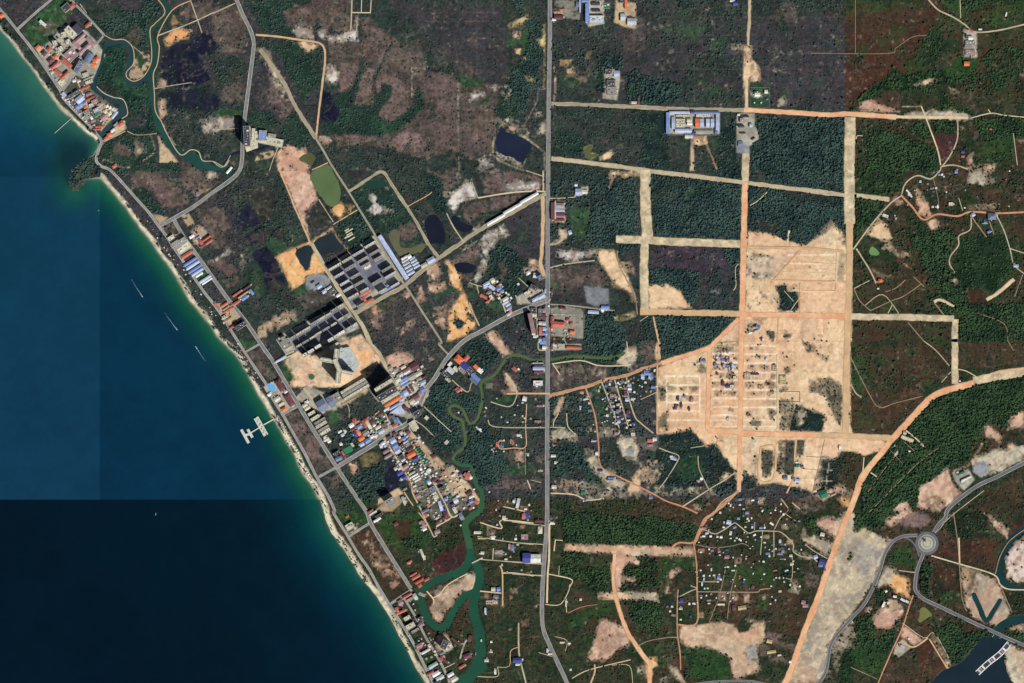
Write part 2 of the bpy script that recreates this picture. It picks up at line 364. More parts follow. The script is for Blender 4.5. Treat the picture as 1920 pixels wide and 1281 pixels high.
area('purple', pts('B', '430,420 500,420 600,600 600,700 540,620'), .8); area('purple', pts('B', '330,420 430,560 480,660 600,830 540,900 440,900 310,870 300,640'))
area('brownpale', pts('B', '420,570 480,650 600,830 530,900 440,800'), .8, frag=.3); area('grove', pts('B', '250,850 420,820 480,940 380,980 240,920'), tree=.5)
area('purple', pts('B', '620,780 780,680 790,900 760,1010 680,880'), .8); area('grove', pts('B', '500,980 600,820 760,1040 680,1100 560,1080'), tree=.5)
area('white', pts('B', '790,1010 860,1015 890,1070 850,1090 780,1060'), frag=.1); area('brown', pts('B', '860,1000 1240,1020 1500,960 1601,1100 1601,1190 1300,1110 920,1090'))
area('brownpale', pts('B', '970,1040 1220,1010 1230,1080 1000,1070'), .9); area('brownpale', pts('B', '1280,1070 1430,980 1540,980 1601,1080 1560,1180 1400,1120'), frag=.15)
area('scrub', pts('B', '850,1110 1250,1110 1500,1190 1601,1210 1601,1281 920,1281'), tree=.35); area('sand', pts('B', '630,320 700,310 780,340 740,380 690,395'), frag=.1); area('white', pts('B', '840,480 880,480 930,560 930,640 870,610 830,600'), frag=.1)
area('pale', pts('B', '330,340 420,380 430,470 540,640 600,770 700,920 640,850 560,760 470,650 380,480'), frag=.35); area('yardtan', pts('B', '330,1150 460,1130 480,1090 500,1100 440,1180 310,1210'), frag=.3)
# big green-purple field and river trees north of the main road
area('scrub', pts('B', '1190,0 1601,0 C:480,0 600,100 600,220 640,560 440,640 240,620 80,520 B:1601,470 1440,370 1200,130'), tree=.04)
area('purple', pts('C', '0,60 560,60 600,260 600,560 440,640 380,560 300,600 120,380 0,260'), .95, tree=.01); area('purple', pts('B', '1320,0 1601,0 1601,230 1400,140'), .8, tree=.01)
area('grove', pts('C', '640,0 720,0 720,110 860,180 870,440 830,560 840,640 760,700 740,830 640,870 560,800 600,660 660,500 740,430 770,260'), tree=.85)
area('green', pts('C', '600,280 660,290 670,350 600,350'), 1, warp=.5); area('green', pts('C', '650,300 690,330 720,400 780,360 760,220 700,240'), .7)
area('pink', pts('C', '645,230 705,235 705,290 650,280'), .9, warp=.5); area('yellow', pts('C', '660,365 705,365 705,410 670,405'), .8, warp=.5); area('yellow', pts('C', '720,430 755,430 740,450')); area('yellow', pts('C', '620,180 760,110 760,150 680,190 620,210'), frag=.3)
area('yellow', pts('C', '870,180 890,180 890,350 850,350 850,320 820,310 820,290 870,290'), frag=.05, warp=.5); line('yellow', pts('C', '885,350 878,650'), 3); area('yellow', pts('C', '740,570 820,590 810,620 760,610'), .8)
area('brown', pts('C', '240,640 560,620 520,900 480,1160 240,1200')); area('brownpale', pts('C', '0,560 220,600 230,1281 0,1100'), .6, frag=.4); area('brownpale', pts('C', '260,960 480,1000 480,1150 280,1250'), .7, frag=.35)
area('white', pts('C', '300,740 410,680 420,720 320,775'), frag=.25); area('white', pts('C', '440,640 640,640 600,750 540,700'), frag=.35); area('green', pts('C', '240,560 420,600 440,660 260,650'), .7); area('green', pts('C', '390,760 510,690 480,780 380,800'), .6)
area('grove', pts('C', '520,780 600,760 720,860 740,920 600,880 530,870'), tree=.5); area('pale', pts('C', '530,880 620,870 720,930 780,1060 640,980 540,950'), frag=.35); line('pale', pts('C', '530,890 780,1060 890,1150'), 1.8)
area('pink', pts('C', '600,960 660,960 660,1000 610,990')); line('pale', pts('C', '520,960 510,1170 730,1281'), 2.5); line('pale', pts('C', '780,1070 720,1250'), 2.2); line('pale', pts('C', '885,1140 885,1281'), 2); area('pale', pts('C', '840,960 890,900 895,1000 830,1010'), frag=.2); area('pale', pts('C', '800,850 860,840 850,880'), frag=.3)
area('white', pts('C', '530,1130 640,1160 720,1200 700,1230 560,1170'), frag=.2); line('forest', pts('C', '370,1180 500,1140'), 2); area('white', pts('C', '380,1180 500,1140 510,1250 440,1281 390,1281'), frag=.4)
line('white', pts('C', '830,760 835,680 890,665'), 1.2, sm=False); line('pale', pts('C', '740,920 790,830 830,760'), 1.2)
line('white', pts('C', '235,630 240,1281'), 2.0, op=.8, frag=.2); line('white', pts('B', '1490,510 1490,730'), 2.0, op=.8); line('white', pts('B', '1490,510 1601,515'), 1.8, op=.7); line('forest', pts('C', '0,520 220,545'), 2.5)
# north-east dark fields
area('purple', rect(1034, 30, 1585, 200), .95, tree=.03); area('scrub', rect(1034, 0, 1160, 140), .7); area('scrub', rect(1200, 0, 1395, 90), .5); area('scrub', pts('D', '850,0 1540,0 1540,100 1200,90 880,60'), .8, tree=.3)
area('scrub', rect(1034, 206, 1585, 330), tree=.18); area('forest', pts('D', '0,560 160,610 300,620 450,400 640,380 640,430 500,520 380,640 240,780 0,790'), tree=.7)
area('scrub', pts('D', '400,420 770,400 770,800 260,790'), tree=.25); area('purple', pts('D', '400,600 760,560 770,680 450,700'), .8)
area('forest', pts('D', '880,900 1530,900 1530,1281 820,1281'), tree=.7); area('forest', pts('D', '0,860 200,840 220,1270 0,1260'), tree=.3); area('forest', pts('D', '560,1000 720,900 720,1200 780,1281 600,1281'), tree=.5)
area('sand', pts('D', '780,340 840,345 845,450 890,500 910,580 890,610 830,610 845,560 820,580 810,760 795,800 775,620'), warp=1); area('green', pts('D', '830,490 850,470 860,520 835,545'), .7, warp=.5)
area('pale', pts('D', '685,330 775,335 775,375 690,375'), warp=.6); area('pink', pts('D', '840,560 900,540 910,600 840,610'), .6)
area('green', pts('D', '825,660 970,660 970,800 830,800'), 1, warp=.3); area('purple', pts('D', '980,665 1100,665 1100,810 985,810'), 1, warp=.3); area('pale', pts('D', '1020,760 1080,720 1095,790 1030,800'), frag=.3); area('white', pts('D', '845,710 900,700 920,740 860,745'), frag=.1)
area('yard', pts('D', '205,840 597,840 597,1010 215,1010'), warp=.2); area('yardtan', pts('D', '330,1010 400,1010 410,1281 375,1281 380,1045 335,1040'), warp=.5); area('sand', pts('D', '400,1020 500,1020 505,1080 440,1090 405,1075'), warp=1)
area('green', pts('D', '445,1025 475,1025 475,1055 447,1055'), warp=.2); line('sand', pts('D', '495,1080 540,1180 580,1281'), 2.5); area('scrub', pts('D', '230,1015 375,1050 370,1270 230,1260'), tree=.02)
area('yard', pts('D', '725,850 860,850 860,940 890,1000 890,1050 820,1100 820,1150 730,1150 725,1000'), frag=.12); area('grey', pts('D', '720,1060 820,1070 820,1160 720,1150'))
area('scrub', pts('C', '940,820 1601,830 D:220,830 0,840 C:1601,1250 930,1180'), tree=.22); area('grove', pts('C', '940,980 1060,920 1200,1060 1140,1190 1000,1110'), tree=.5); area('greenE', pts('C', '1170,1100 1240,1080 1230,1150 1290,1150 1280,1190 1200,1195')); area('yellow', pts('C', '1185,1100 1240,1085 1230,1140 1290,1160 1230,1200 1190,1180'), .6)
area('sand', pts('C', '1290,1180 1340,1150 1390,1120 1400,1150 1370,1190 1310,1200'), warp=1.5); area('scrub', pts('C', '950,560 1280,560 1290,760 960,760'), tree=.08)
area('yard', pts('C', '1330,520 1445,520 1450,600 1430,750 1320,740'), frag=.08); area('forest', pts('C', '1285,420 1470,410 1470,520 1330,520 1330,700 1280,700'), tree=.6); area('forest', pts('C', '1450,560 1601,520 1601,790 1500,760 1500,600'), tree=.6); area('green', pts('C', '1520,640 1560,640 1560,720 1520,730'), .8)
area('yard', pts('C', '1220,0 1330,0 1335,180 1215,200 1185,150 1190,0'), warp=.4); area('yard', pts('C', '960,0 1160,0 1150,150 1050,140 960,30'), .6, frag=.25); area('yardtan', pts('C', '1420,0 1570,20 1570,220 1490,200 1410,170'), frag=.15); area('pale', pts('C', '940,60 1040,60 1050,110 950,110'), frag=.2)
area('yellow', pts('C', '1000,450 1100,450 1050,490 1000,495'), .8, frag=.2); area('yellow', pts('C', '1050,515 1085,515 1100,570 1060,570'), warp=.3); area('yellow', pts('C', '1200,400 1235,380 1220,430 1195,440')); line('sand', pts('C', '955,510 965,620 955,770'), 3, frag=.2); area('pink', pts('C', '1120,580 1200,590 1200,615 1140,600'), frag=.3); area('pink', pts('C', '1100,490 1130,560 1060,580'), .7, frag=.3)
for y in (32, 66, 98, 130): line('brownpale', [(1236, y), (1584, y + 1)], 1.2, op=.35, sm=False)
for x in (1238, 1302, 1340, 1452, 1505, 1545): line('brownpale', [(x, 0), (x, 196)], 1.2, op=.22, sm=False)
for y in (24, 40, 73): line('brownpale', [(800, y), (935, y)], 1.2, op=.4, sm=False)
for x in (833, 857, 894, 926): line('brownpale', [(x, 5), (x, 140)], 1.2, op=.3, sm=False)
for q in ((1218,44),(1228,52),(1242,48),(1298,24),(1335,80),(1560,67),(1465,102),(1485,100),(1335,45),(1455,130),(1465,132),(1330,20),(1260,94),(1360,160),(1535,45)): area('white', ell(q[0], q[1], 3, 3.5, 0, 8), .8, frag=.35)
# east edge, north
area('redE', pts('E', '260,40 930,20 960,200 860,240 780,540 640,560 520,610 320,760 258,780'), tree=.01, warp=2); area('brownE', pts('E', '260,20 900,20 950,160 600,300 270,200'), .6, tree=.02)
area('greenE', pts('E', '260,0 900,0 880,60 500,90 260,120'), .5); area('forestE', pts('E', '550,590 620,510 740,560 880,540 1130,500 1240,560 1220,610 1000,640 880,700 640,680 540,720 440,760 330,770 440,660'), tree=.6); area('forestE', pts('E', '780,330 960,180 1030,330 970,440 850,510 790,460'), .8, tree=.5)
area('greenE', pts('E', '960,10 1601,0 1601,160 1400,200 1250,190 1130,120'), tree=.15); area('forestE', pts('E', '1130,0 1400,0 1380,80 1200,110'), tree=.7)
area('greenE', pts('E', '1000,520 1130,430 1270,440 1220,560 1080,600'), 1, tree=.2); area('brownE', pts('E', '1250,270 1601,240 1601,340 1420,340 1290,420 1240,330'), .8); area('scrubE', pts('E', '1290,440 1500,350 1601,400 1601,560 1440,600 1300,560'), .9, tree=.15)
area('yard', pts('E', '1145,215 1245,240 1250,430 1150,430'), warp=.4); area('pink', pts('E', '365,770 470,740 500,780 630,810 650,835 365,830'), 1, warp=1); area('brownE', pts('E', '530,700 680,700 675,830 560,800'), 1, warp=1); area('scrubE', pts('E', '690,700 950,720 950,800 830,800 690,790'), tree=.05)
line('white', pts('E', '370,835 670,838'), 1.3, sm=False); line('sand', pts('E', '690,800 830,800'), 2, sm=False); area('forestE', pts('E', '960,700 1100,760 1230,860 1180,880 960,820'), tree=.6); area('pale', pts('E', '700,850 1100,830 1230,880 1190,905 700,890'), frag=.1)
area('pink', pts('E', '770,640 900,600 950,600 860,650 790,650'), frag=.2); area('pink', pts('E', '1040,660 1110,690 1060,710'), .7, frag=.3); area('forestE', pts('E', '1370,530 1460,560 1460,680 1400,700 1330,560'), tree=.8); area('darkE', ell(1875, 116, 5, 5)); area('darkE', ell(1843, 114, 4, 3.5)); area('forestE', pts('E', '1280,440 1380,360 1500,350 1601,390 1540,420 1450,360 1340,440 1360,520'), tree=.7)
area('darkE', pts('E', '440,1000 540,960 760,1040 930,1130 950,1281 420,1281'), tree=.9); area('darkE', pts('E', '720,960 830,920 930,1010 860,1060'), .9); area('darkE', pts('E', '900,900 1080,900 1080,980 920,1000'), .9)
area('scrubE', pts('E', '345,890 460,890 540,950 430,1010 420,1281 340,1281'), tree=.35); area('redE', pts('E', '900,1010 1080,1010 1090,1060 1030,1180 980,1230 950,1130'), tree=.02, warp=1); tone(pts('E', '900,1010 1080,1010 1090,1060 1030,1180 980,1230 950,1130'), (.9, .8, 1.3))
area('darkE', pts('E', '1230,880 1601,880 1601,1040 1350,1060 1240,960'), .9); area('greenE', pts('E', '1290,1060 1520,1040 1520,1200 1400,1240 1300,1180'), .8, tree=.4); area('brownE', pts('E', '1540,1040 1601,1040 1601,1281 1540,1160')); area('pink', pts('E', '1550,1050 1601,1055 1601,1080 1570,1080'), frag=.2); area('pink', pts('E', '1180,1180 1220,1140 1210,1250 1390,1220 1360,1281 1180,1281'), frag=.2); area('brownpale', pts('E', '1210,960 1280,1030 1220,1040'), .6)
# east middle woods
area('forestE', pts('J', '340,0 700,0 690,120 540,250 340,230'), .9, tree=.6); area('darkE', pts('J', '330,240 580,250 440,400 330,500'), .9); area('scrubE', pts('J', '620,280 760,280 850,400 900,460 760,540 600,400'), .9, tree=.3)
area('darkE', pts('J', '760,480 1080,420 1040,700 1180,880 1160,1100 1000,1080 960,940 880,860 800,620'), .9, tree=.8); area('forestE', pts('J', '1100,500 1500,470 1560,700 1400,900 1180,880 1060,720'), tree=.4); area('darkE', pts('J', '1100,1000 1601,1000 1601,1281 1120,1281'), .8, tree=.8)
area('redE', pts('J', '1170,900 1280,900 1290,980 1200,1000')); area('sandE', pts('J', '800,140 880,230 910,320 860,360 810,310 780,200'), 1, frag=.1); area('sandE', pts('J', '870,385 940,360 970,420 910,455'), 1, warp=.8)
area('sand', pts('J', '510,360 570,400 610,500 590,540 480,500 420,490 470,420'), frag=.1); area('sandE', pts('J', '560,540 620,560 750,740 680,660 540,570'), frag=.2); area('sandE', pts('J', '700,600 750,610 740,640 690,640')); area('sandE', pts('J', '450,740 540,760 620,790 590,860 540,810'), frag=.25)
area('pale', pts('J', '1190,0 1320,0 1380,90 1320,100 1170,100'), frag=.25); area('brownE', pts('J', '1140,0 1170,0 1165,120 1140,120')); area('pink', pts('J', '590,210 640,200 700,240 640,260'), frag=.1); area('pink', pts('J', '1180,260 1400,260 1390,310 1190,300'), .6, frag=.3); area('pink', pts('J', '1050,820 1100,800 1120,860 1080,860'), .8)
area('brownE', pts('J', '330,680 900,780 840,900 600,1060 330,1050'), .7, tree=.1); area('brownE', pts('J', '330,1120 1050,1130 1060,1281 330,1281'), .7, tree=.1); area('brownE', pts('N', '300,330 820,420 600,700 290,700'), .8, tree=.08); area('brownE', pts('N', '420,30 900,60 1040,200 900,300 700,260'), .7, tree=.06)
area('greenE', pts('N', '310,120 430,90 500,300 380,420 310,380'), .7, tree=.2); area('brownE', pts('N', '1110,20 1601,0 1601,180 1300,200 1110,200'), .8, tree=.05); area('brownE', pts('J', '1390,340 1601,400 1601,520 1480,520'), .7); area('brownE', pts('J', '580,280 720,310 760,470 640,430'), .5)
# big forest belt (south-east)
area('forestE', pts('N', '760,600 900,430 1180,340 1500,270 1601,250 1601,520 1500,560 1460,650 1300,600 1180,900 1000,960 860,1080 820,1200 700,1281 380,1281 400,1080 540,900 660,740'), tree=.78)
area('forestE', pts('R', '330,0 700,0 560,30 470,140 400,100 330,160'), tree=.8); area('pink', pts('N', '1510,560 1601,520 1601,650 1480,660'), frag=.05); area('pink', pts('N', '1290,620 1370,650 1440,720 1430,770 1370,730 1300,700'), frag=.15); area('pink', pts('N', '1470,760 1530,770 1520,820 1480,800'), frag=.1)
area('pale', pts('N', '1200,900 1290,840 1601,770 1601,880 1440,960 1260,1040 1210,960'), frag=.08); area('grey', pts('N', '1220,920 1290,890 1350,970 1280,1030 1220,980')); area('yard', pts('N', '1060,980 1180,960 1230,1040 1150,1120 1090,1060'), frag=.15); line('pink', pts('N', '1290,760 1240,850 1180,930 1080,970'), 3.5, frag=.15)
area('pink', pts('N', '830,1080 1030,960 1080,1080 1140,1150 960,1281 800,1240'), 1, frag=.1); area('sandE', pts('N', '900,1110 1060,1120 1080,1170 880,1200'), 1); area('brownE', pts('N', '840,1200 960,1140 1040,1260 900,1281'), .5); area('pink', pts('N', '640,1240 720,1200 760,1281 610,1281'), frag=.2)
area('brownpale', pts('R', '620,80 700,20 760,0 860,0 910,60 830,130 760,120'), 1, frag=0, tree=0); area('pink', pts('R', '560,50 700,0 800,0 620,90 560,110'), frag=.2)
area('brownE', pts('N', '1260,1160 1601,980 1601,1281 1200,1281'), .9, tree=.12); area('darkE', pts('R', '1060,0 1330,0 1320,200 1140,240 1000,120'), .6, tree=.5); area('redE', pts('R', '960,180 1400,200 1440,330 1380,450 1110,370 960,310'), .9, tree=.04)
area('pink', pts('R', '1310,0 1400,60 1480,130 1470,190 1400,110'), frag=.2); area('redE', pts('R', '1490,60 1601,60 1601,130 1490,170')); area('darkE', pts('R', '830,370 900,380 920,440 880,610 820,580'), 1, tree=.7); area('darkE', pts('R', '920,420 1120,400 1130,640 920,640'), .8, tree=.02); area('redE', pts('R', '930,400 1100,420 1110,560 1060,600 930,440'), .6); area('greenE', pts('R', '930,600 1110,590 1140,690 1000,690'), .6)
area('paleE', pts('R', '1130,410 1380,490 1500,740 1420,860 1320,830 1220,780 1160,700'), 1, frag=.2); area('brownE', pts('R', '1150,430 1250,450 1260,580 1180,640'), .6, frag=.3); area('darkE', pts('R', '1440,600 1601,590 1601,770 1520,770'), .7, tree=.3)
area('greenE', pts('R', '590,330 700,220 760,300 800,410 700,440 590,400'), 1, tree=.2); area('redE', pts('R', '580,380 700,370 780,430 720,440'), .6); area('orange', pts('R', '610,450 740,500 745,650 640,610 600,560 560,500'), 1, frag=.0); area('paleE', pts('R', '560,400 640,420 600,520 500,560'), 1, frag=.2)
area('darkE', pts('R', '490,570 550,590 560,680 500,720'), 1, tree=.8); area('pink', pts('R', '450,790 540,710 640,660 690,700 700,740 640,830 590,880 500,860'), 1, frag=.03); area('yardtan', pts('R', '570,650 640,660 690,710 600,740'), frag=.2); area('pink', pts('R', '415,700 460,710 440,760 415,740'), frag=.1)
area('forestE', pts('R', '340,800 440,740 480,880 400,1000 340,1100 330,950'), tree=.7); area('forestE', pts('R', '500,940 640,870 650,950 560,1080 420,960'), tree=.6); area('brownE', pts('R', '800,680 1050,760 1000,880 900,860 780,900 720,800'), .8); area('scrubE', pts('R', '870,780 1100,800 1100,860 980,880 900,860'), tree=.1)
area('greenE', pts('R', '280,1000 480,1010 570,1080 520,1240 380,1200'), .9, tree=.3); area('brownE', pts('R', '580,1090 680,1110 740,1281 520,1281'), 1, tree=.03); area('paleE', pts('R', '160,1000 230,880 330,800 340,980 260,1140 200,1200'), .8, frag=.35)
area('pink', pts('R', '690,870 720,870 850,960 770,1000 680,940'), 1, frag=.05); area('yard', pts('R', '640,990 690,950 760,1010 660,1090 620,1060'), frag=.05, warp=.6); area('redE', pts('R', '780,1020 880,960 1010,1180 840,1180'), 1, tree=.03, warp=1); area('brownE', pts('R', '680,1100 760,1040 840,1200 760,1250'), .9)
area('forestE', pts('R', '930,890 1050,830 1200,900 1330,880 1370,930 1250,970 1130,1110 1060,1140 960,960'), tree=.95); area('darkE', pts('R', '1450,920 1601,880 1601,980 1500,950'), .8); area('paleE', pts('R', '1510,860 1601,840 1601,910 1540,900'), 1, frag=.2)
area('pink', pts('R', '930,910 1050,1140 1030,1165 900,950'), .6, frag=.2)
area('forestE', pts('Q', '1520,1040 1601,1000 1601,1281 1480,1281 1500,1150'), tree=.4); area('paleE', pts('Q', '1450,900 1560,870 1500,1080 1400,1270 1440,1080'), .6, frag=.4)
# south centre
area('darkE', pts('P', '385,30 380,0 1100,30 1230,60 1400,110 1360,215 1250,215 1120,240 780,240 400,235'), tree=.85); area('scrubE', pts('L', '930,1210 1601,1160 M:300,1240 80,1281 L:1000,1281'), .8, tree=.4); area('redE', pts('M', '0,1160 300,1200 550,1281 0,1281'), .5); area('brownE', pts('P', '900,0 1350,0 1440,50 1340,80 1140,60'), .8)
area('scrubE', pts('P', '520,310 780,320 740,440 500,420'), tree=.1); area('darkE', pts('P', '370,290 540,290 520,390 390,370'), 1, tree=.8); area('darkE', pts('P', '370,400 730,420 740,560 620,600 520,500 370,470'), .8, tree=.7); area('darkE', pts('P', '790,330 940,330 1090,340 1100,560 830,590 800,480'), .8, tree=.6)
area('greenE', pts('P', '1100,340 1370,340 1380,460 1200,420 1110,560'), .9, tree=.15); area('brownE', pts('P', '470,560 590,600 640,670 640,720 440,740 460,600'), .9, tree=.04); area('redE', pts('P', '480,700 640,660 640,720 420,760'), .8); area('greenE', pts('P', '640,660 780,660 840,780 700,760 400,900 480,760'), .7, tree=.06)
area('darkE', pts('P', '940,660 1120,680 1140,820 1090,920 960,860 860,760 900,680'), .9, tree=.75); area('pink', pts('P', '680,795 840,860 890,960 880,1000 810,1010 700,1110 560,1115 600,1000 640,860'), 1, frag=.0, warp=2); area('redE', pts('P', '700,920 830,900 840,1000 640,1090'), .35)
area('pink', pts('P', '790,315 830,320 960,340 940,380 860,360 830,420 810,480 930,490 930,520 830,520 800,590 760,590 750,400'), 1, frag=.1); area('sandE', pts('P', '400,235 770,245 1100,250 1365,270 1365,330 900,320 770,310 390,290'), 1, warp=.8); area('paleE', pts('P', '880,265 1365,275 1365,330 890,325'), .7, warp=1)
area('sand', pts('P', '640,598 870,600 875,655 650,650'), .9, warp=.5); area('paleE', pts('P', '870,600 1080,600 1110,680 1050,660 870,655'), 1, warp=1); area('pink', pts('P', '1190,430 1240,410 1270,430 1180,510 1175,600 1150,600 1155,510'), .8, frag=.15)
area('orange', pts('P', '1030,1090 1090,1085 1095,1150 1060,1170 1040,1281 1015,1281 1000,1120'), .9, frag=.1); area('paleE', pts('P', '930,1160 1000,1160 1000,1200 950,1200'), .9, frag=.1); area('paleE', pts('P', '1110,1240 1155,1240 1150,1281 1115,1281'))
area('sandE', pts('Q', '290,850 480,840 600,810 700,840 740,900 820,890 850,830 800,800 850,800 900,820 940,810 940,960 890,990 880,1120 890,1190 720,1250 700,1240 680,1090 560,1020 360,1010 310,980'), 1, frag=.02, warp=2)
area('paleE', pts('Q', '540,1000 780,980 880,1000 890,1190 720,1240 680,1060'), .8); area('grey', pts('Q', '790,1020 870,990 890,1100 800,1110'), .6); area('greenE', pts('Q', '340,1030 480,1010 650,1080 690,1220 640,1260 380,1240 310,1050'), 1, tree=.2)
area('paleE', pts('Q', '210,1150 270,1170 350,1281 280,1281'), 1, frag=.05); area('brownE', pts('Q', '860,600 1150,600 1300,740 1180,960 1060,900 960,760 870,700'), .9, tree=.1); area('greenE', pts('Q', '640,400 990,400 1000,530 880,560 700,520'), .8, tree=.1); area('greenE', pts('Q', '860,610 960,640 950,740 880,740'), .8)
area('brownE', pts('Q', '730,0 1050,0 1060,80 1000,140 850,60'), .8); area('brownE', pts('Q', '600,280 900,280 900,380 640,400'), .7, tree=.3); area('darkE', pts('Q', '1240,10 1330,60 1330,140 1240,100'), 1); area('pink', pts('Q', '1340,60 1430,30 1520,60 1500,160 1480,200 1400,140 1330,100'), 1, frag=.05)
area('paleE', pts('Q', '1240,110 1260,200 1330,170 1400,220 1460,230 1410,330 1300,260 1220,200'), 1, frag=.2); area('paleE', pts('Q', '1130,510 1190,540 1180,620 1120,600'), .9, frag=.25); area('brownpale', pts('Q', '1220,450 1340,460 1330,590 1240,540'), .7, frag=.3); area('paleE', pts('Q', '1160,290 1320,340 1280,350 1200,330'), .8, frag=.2)
area('brownpale', pts('Q', '945,900 1065,905 1055,990 945,960'), .8, warp=.6); area('brownpale', pts('Q', '1060,970 1190,985 1160,1040 1060,1000'), .7, warp=.6); area('brownpale', pts('Q', '900,990 940,990 1020,1060 900,1080'), .6, warp=.6); area('brownpale', pts('Q', '960,1070 1130,1110 1110,1140 960,1110'), .7)
for q in ((590,605,645,660),(690,610,735,660),(780,610,820,680)): area('pink', rect(*loc('Q', q[0], q[1]), *loc('Q', q[2], q[3])), .8, warp=.6)
# pale river-sand tract beside the diagonal road
area('paleE', pts('Q', '1601,0 1601,760 1480,880 1410,1000 1390,1200 1340,1281 1090,1281 1200,1000 1330,700 1400,450 1500,220 1570,0'), 1, frag=0, warp=1.5); area('paleE', pts('R', '230,0 330,0 330,160 400,110 480,150 560,200 640,200 560,290 470,520 370,680 200,880 100,1010 80,1200 40,1281 0,1281 0,760 130,480 200,200'), 1, frag=0, warp=1.5)
area('grey', pts('R', '360,220 540,260 500,420 380,480 340,380'), .45); area('darkE', pts('R', '290,300 310,300 310,350 290,350')); area('yellow', pts('R', '370,110 480,160 460,190 340,170'), .4, frag=.3)
area('redE', pts('Q', '1370,440 1420,400 1440,420 1330,640 1300,700 1330,540'), .5)
# central west plain
area('wetdull', pts('G', '960,0 1120,0 1100,60 1040,70'), .9); area('grove', pts('G', '1030,160 1260,50 1440,260 1600,560 1560,540 1400,430 1300,470 1240,480 1100,280'), tree=.4); area('white', pts('G', '1170,180 1230,180 1240,260 1330,310 1350,310 1230,320 1160,340 1150,290 1200,250'), frag=.25); area('white', pts('G', '1280,120 1320,130 1310,160'), .6)
area('brown', pts('G', '1400,400 1500,390 1540,470 1500,520 1420,520 1380,450'), 1, warp=1); area('green', pts('G', '1390,520 1460,545 1550,520 1500,560 1420,550'), .9)
area('scrub', pts('G', '1300,0 1601,0 1601,500 1450,260'), tree=.3); area('brown', pts('H', '0,0 230,0 240,80 160,170 60,60'), .8); area('white', pts('H', '180,50 240,40 230,90'), .8); area('white', pts('H', '280,90 330,70 380,200 250,240 210,320 150,240 200,180'), 1, frag=.02, warp=2); area('pale', pts('H', '110,170 210,150 210,180 130,200'), frag=.2)
area('brown', pts('H', '260,290 340,230 460,210 460,260 380,360 300,390'), 1); area('forest', pts('H', '0,20 110,60 120,180 150,300 60,320 0,200'), tree=.5); area('brownpale', pts('H', '410,0 640,0 870,60 860,150 600,170 440,180'), .9, frag=.3); area('white', pts('H', '570,110 680,65 860,100 850,140 600,155'), frag=.25)
area('purple', pts('H', '600,340 860,200 860,680 780,700 620,560 600,450'), 1, tree=.05); area('green', pts('H', '690,460 760,470 740,540 690,530'), .4); area('brownpale', pts('H', '470,200 700,190 560,300 480,320'), .8, frag=.3); area('brown', pts('H', '180,680 420,540 400,600 340,720 330,820 240,800'), 1)
area('white', pts('H', '460,460 580,400 620,480 500,540 520,620 440,760 400,820 330,810 400,740 420,640 400,540'), 1, frag=.3); area('brownpale', pts('H', '300,600 400,600 400,650 300,650'), .9); area('pale', pts('H', '240,600 370,530 380,540 260,610'), .9); area('pale', pts('H', '350,430 410,400 410,440 370,460'), .9)
area('forest', pts('H', '470,600 560,560 660,600 780,700 720,880 660,940 580,900 540,820 460,800'), tree=.6); area('brown', pts('H', '530,700 600,680 620,780 560,820'), .8); area('purple', pts('H', '640,600 780,660 860,690 760,700 700,660'), .6)
area('pink', pts('H', '0,720 90,690 110,760 80,860 150,840 140,900 20,920'), frag=.3); area('orange', pts('H', '140,680 180,680 260,800 270,900 380,1160 290,1240 150,1281 170,1050 250,950 260,900 180,860 170,740'), 1, frag=.12, warp=4); None
area('forest', pts('H', '200,1130 250,1110 290,1150 250,1190'), 1); area('forest', pts('H', '280,1000 330,1080 370,1140 330,1120'), 1); area('pink', pts('H', '50,1060 150,970 140,1200 60,1130'), frag=.35); area('green', pts('H', '80,900 250,890 240,920 60,960'), .6)
area('green', pts('H', '290,880 380,870 400,930 340,960'), .6); area('green', pts('H', '440,1000 540,940 580,1060 480,1060'), .7); area('scrub', pts('H', '320,960 560,1060 600,1090 400,1160'), tree=.35); area('pale', pts('H', '310,840 390,870 380,890 310,870'), .8, warp=1); area('town', pts('H', '420,860 520,800 580,900 520,900 430,890'), warp=1, tree=0); area('town', pts('H', '560,950 620,950 640,1080 600,1080'), warp=1, tree=0)
area('yard', pts('H', '720,920 780,880 900,900 890,960 780,1000 680,1000 670,950'), 1, frag=.1); area('pale', pts('H', '770,680 830,690 900,800 760,770 720,710'), frag=.35); area('brown', pts('G', '1130,1060 1430,900 1601,1120 1601,1281 1200,1281'), .7, tree=.25); area('pink', pts('G', '1170,1130 1240,1110 1230,1160'), frag=.25); area('pale', pts('G', '1440,1150 1500,1110 1520,1140 1410,1200'), frag=.3); area('pink', pts('G', '1500,900 1560,870 1601,980 1530,990'), frag=.3)
area('purple', pts('S', '690,610 760,560 835,650 800,680 740,690'), .8, tree=.25); area('pink', pts('e', '880,180 1040,115 1180,150 1220,240 1060,300 960,380 900,300'), 1, frag=.0, warp=1.5)
area('pink', pts('L', '470,0 560,0 640,90 570,110'), 1, frag=.1); area('pink', pts('H', '440,1240 520,1180 560,1281 470,1281'), 1, frag=.15)
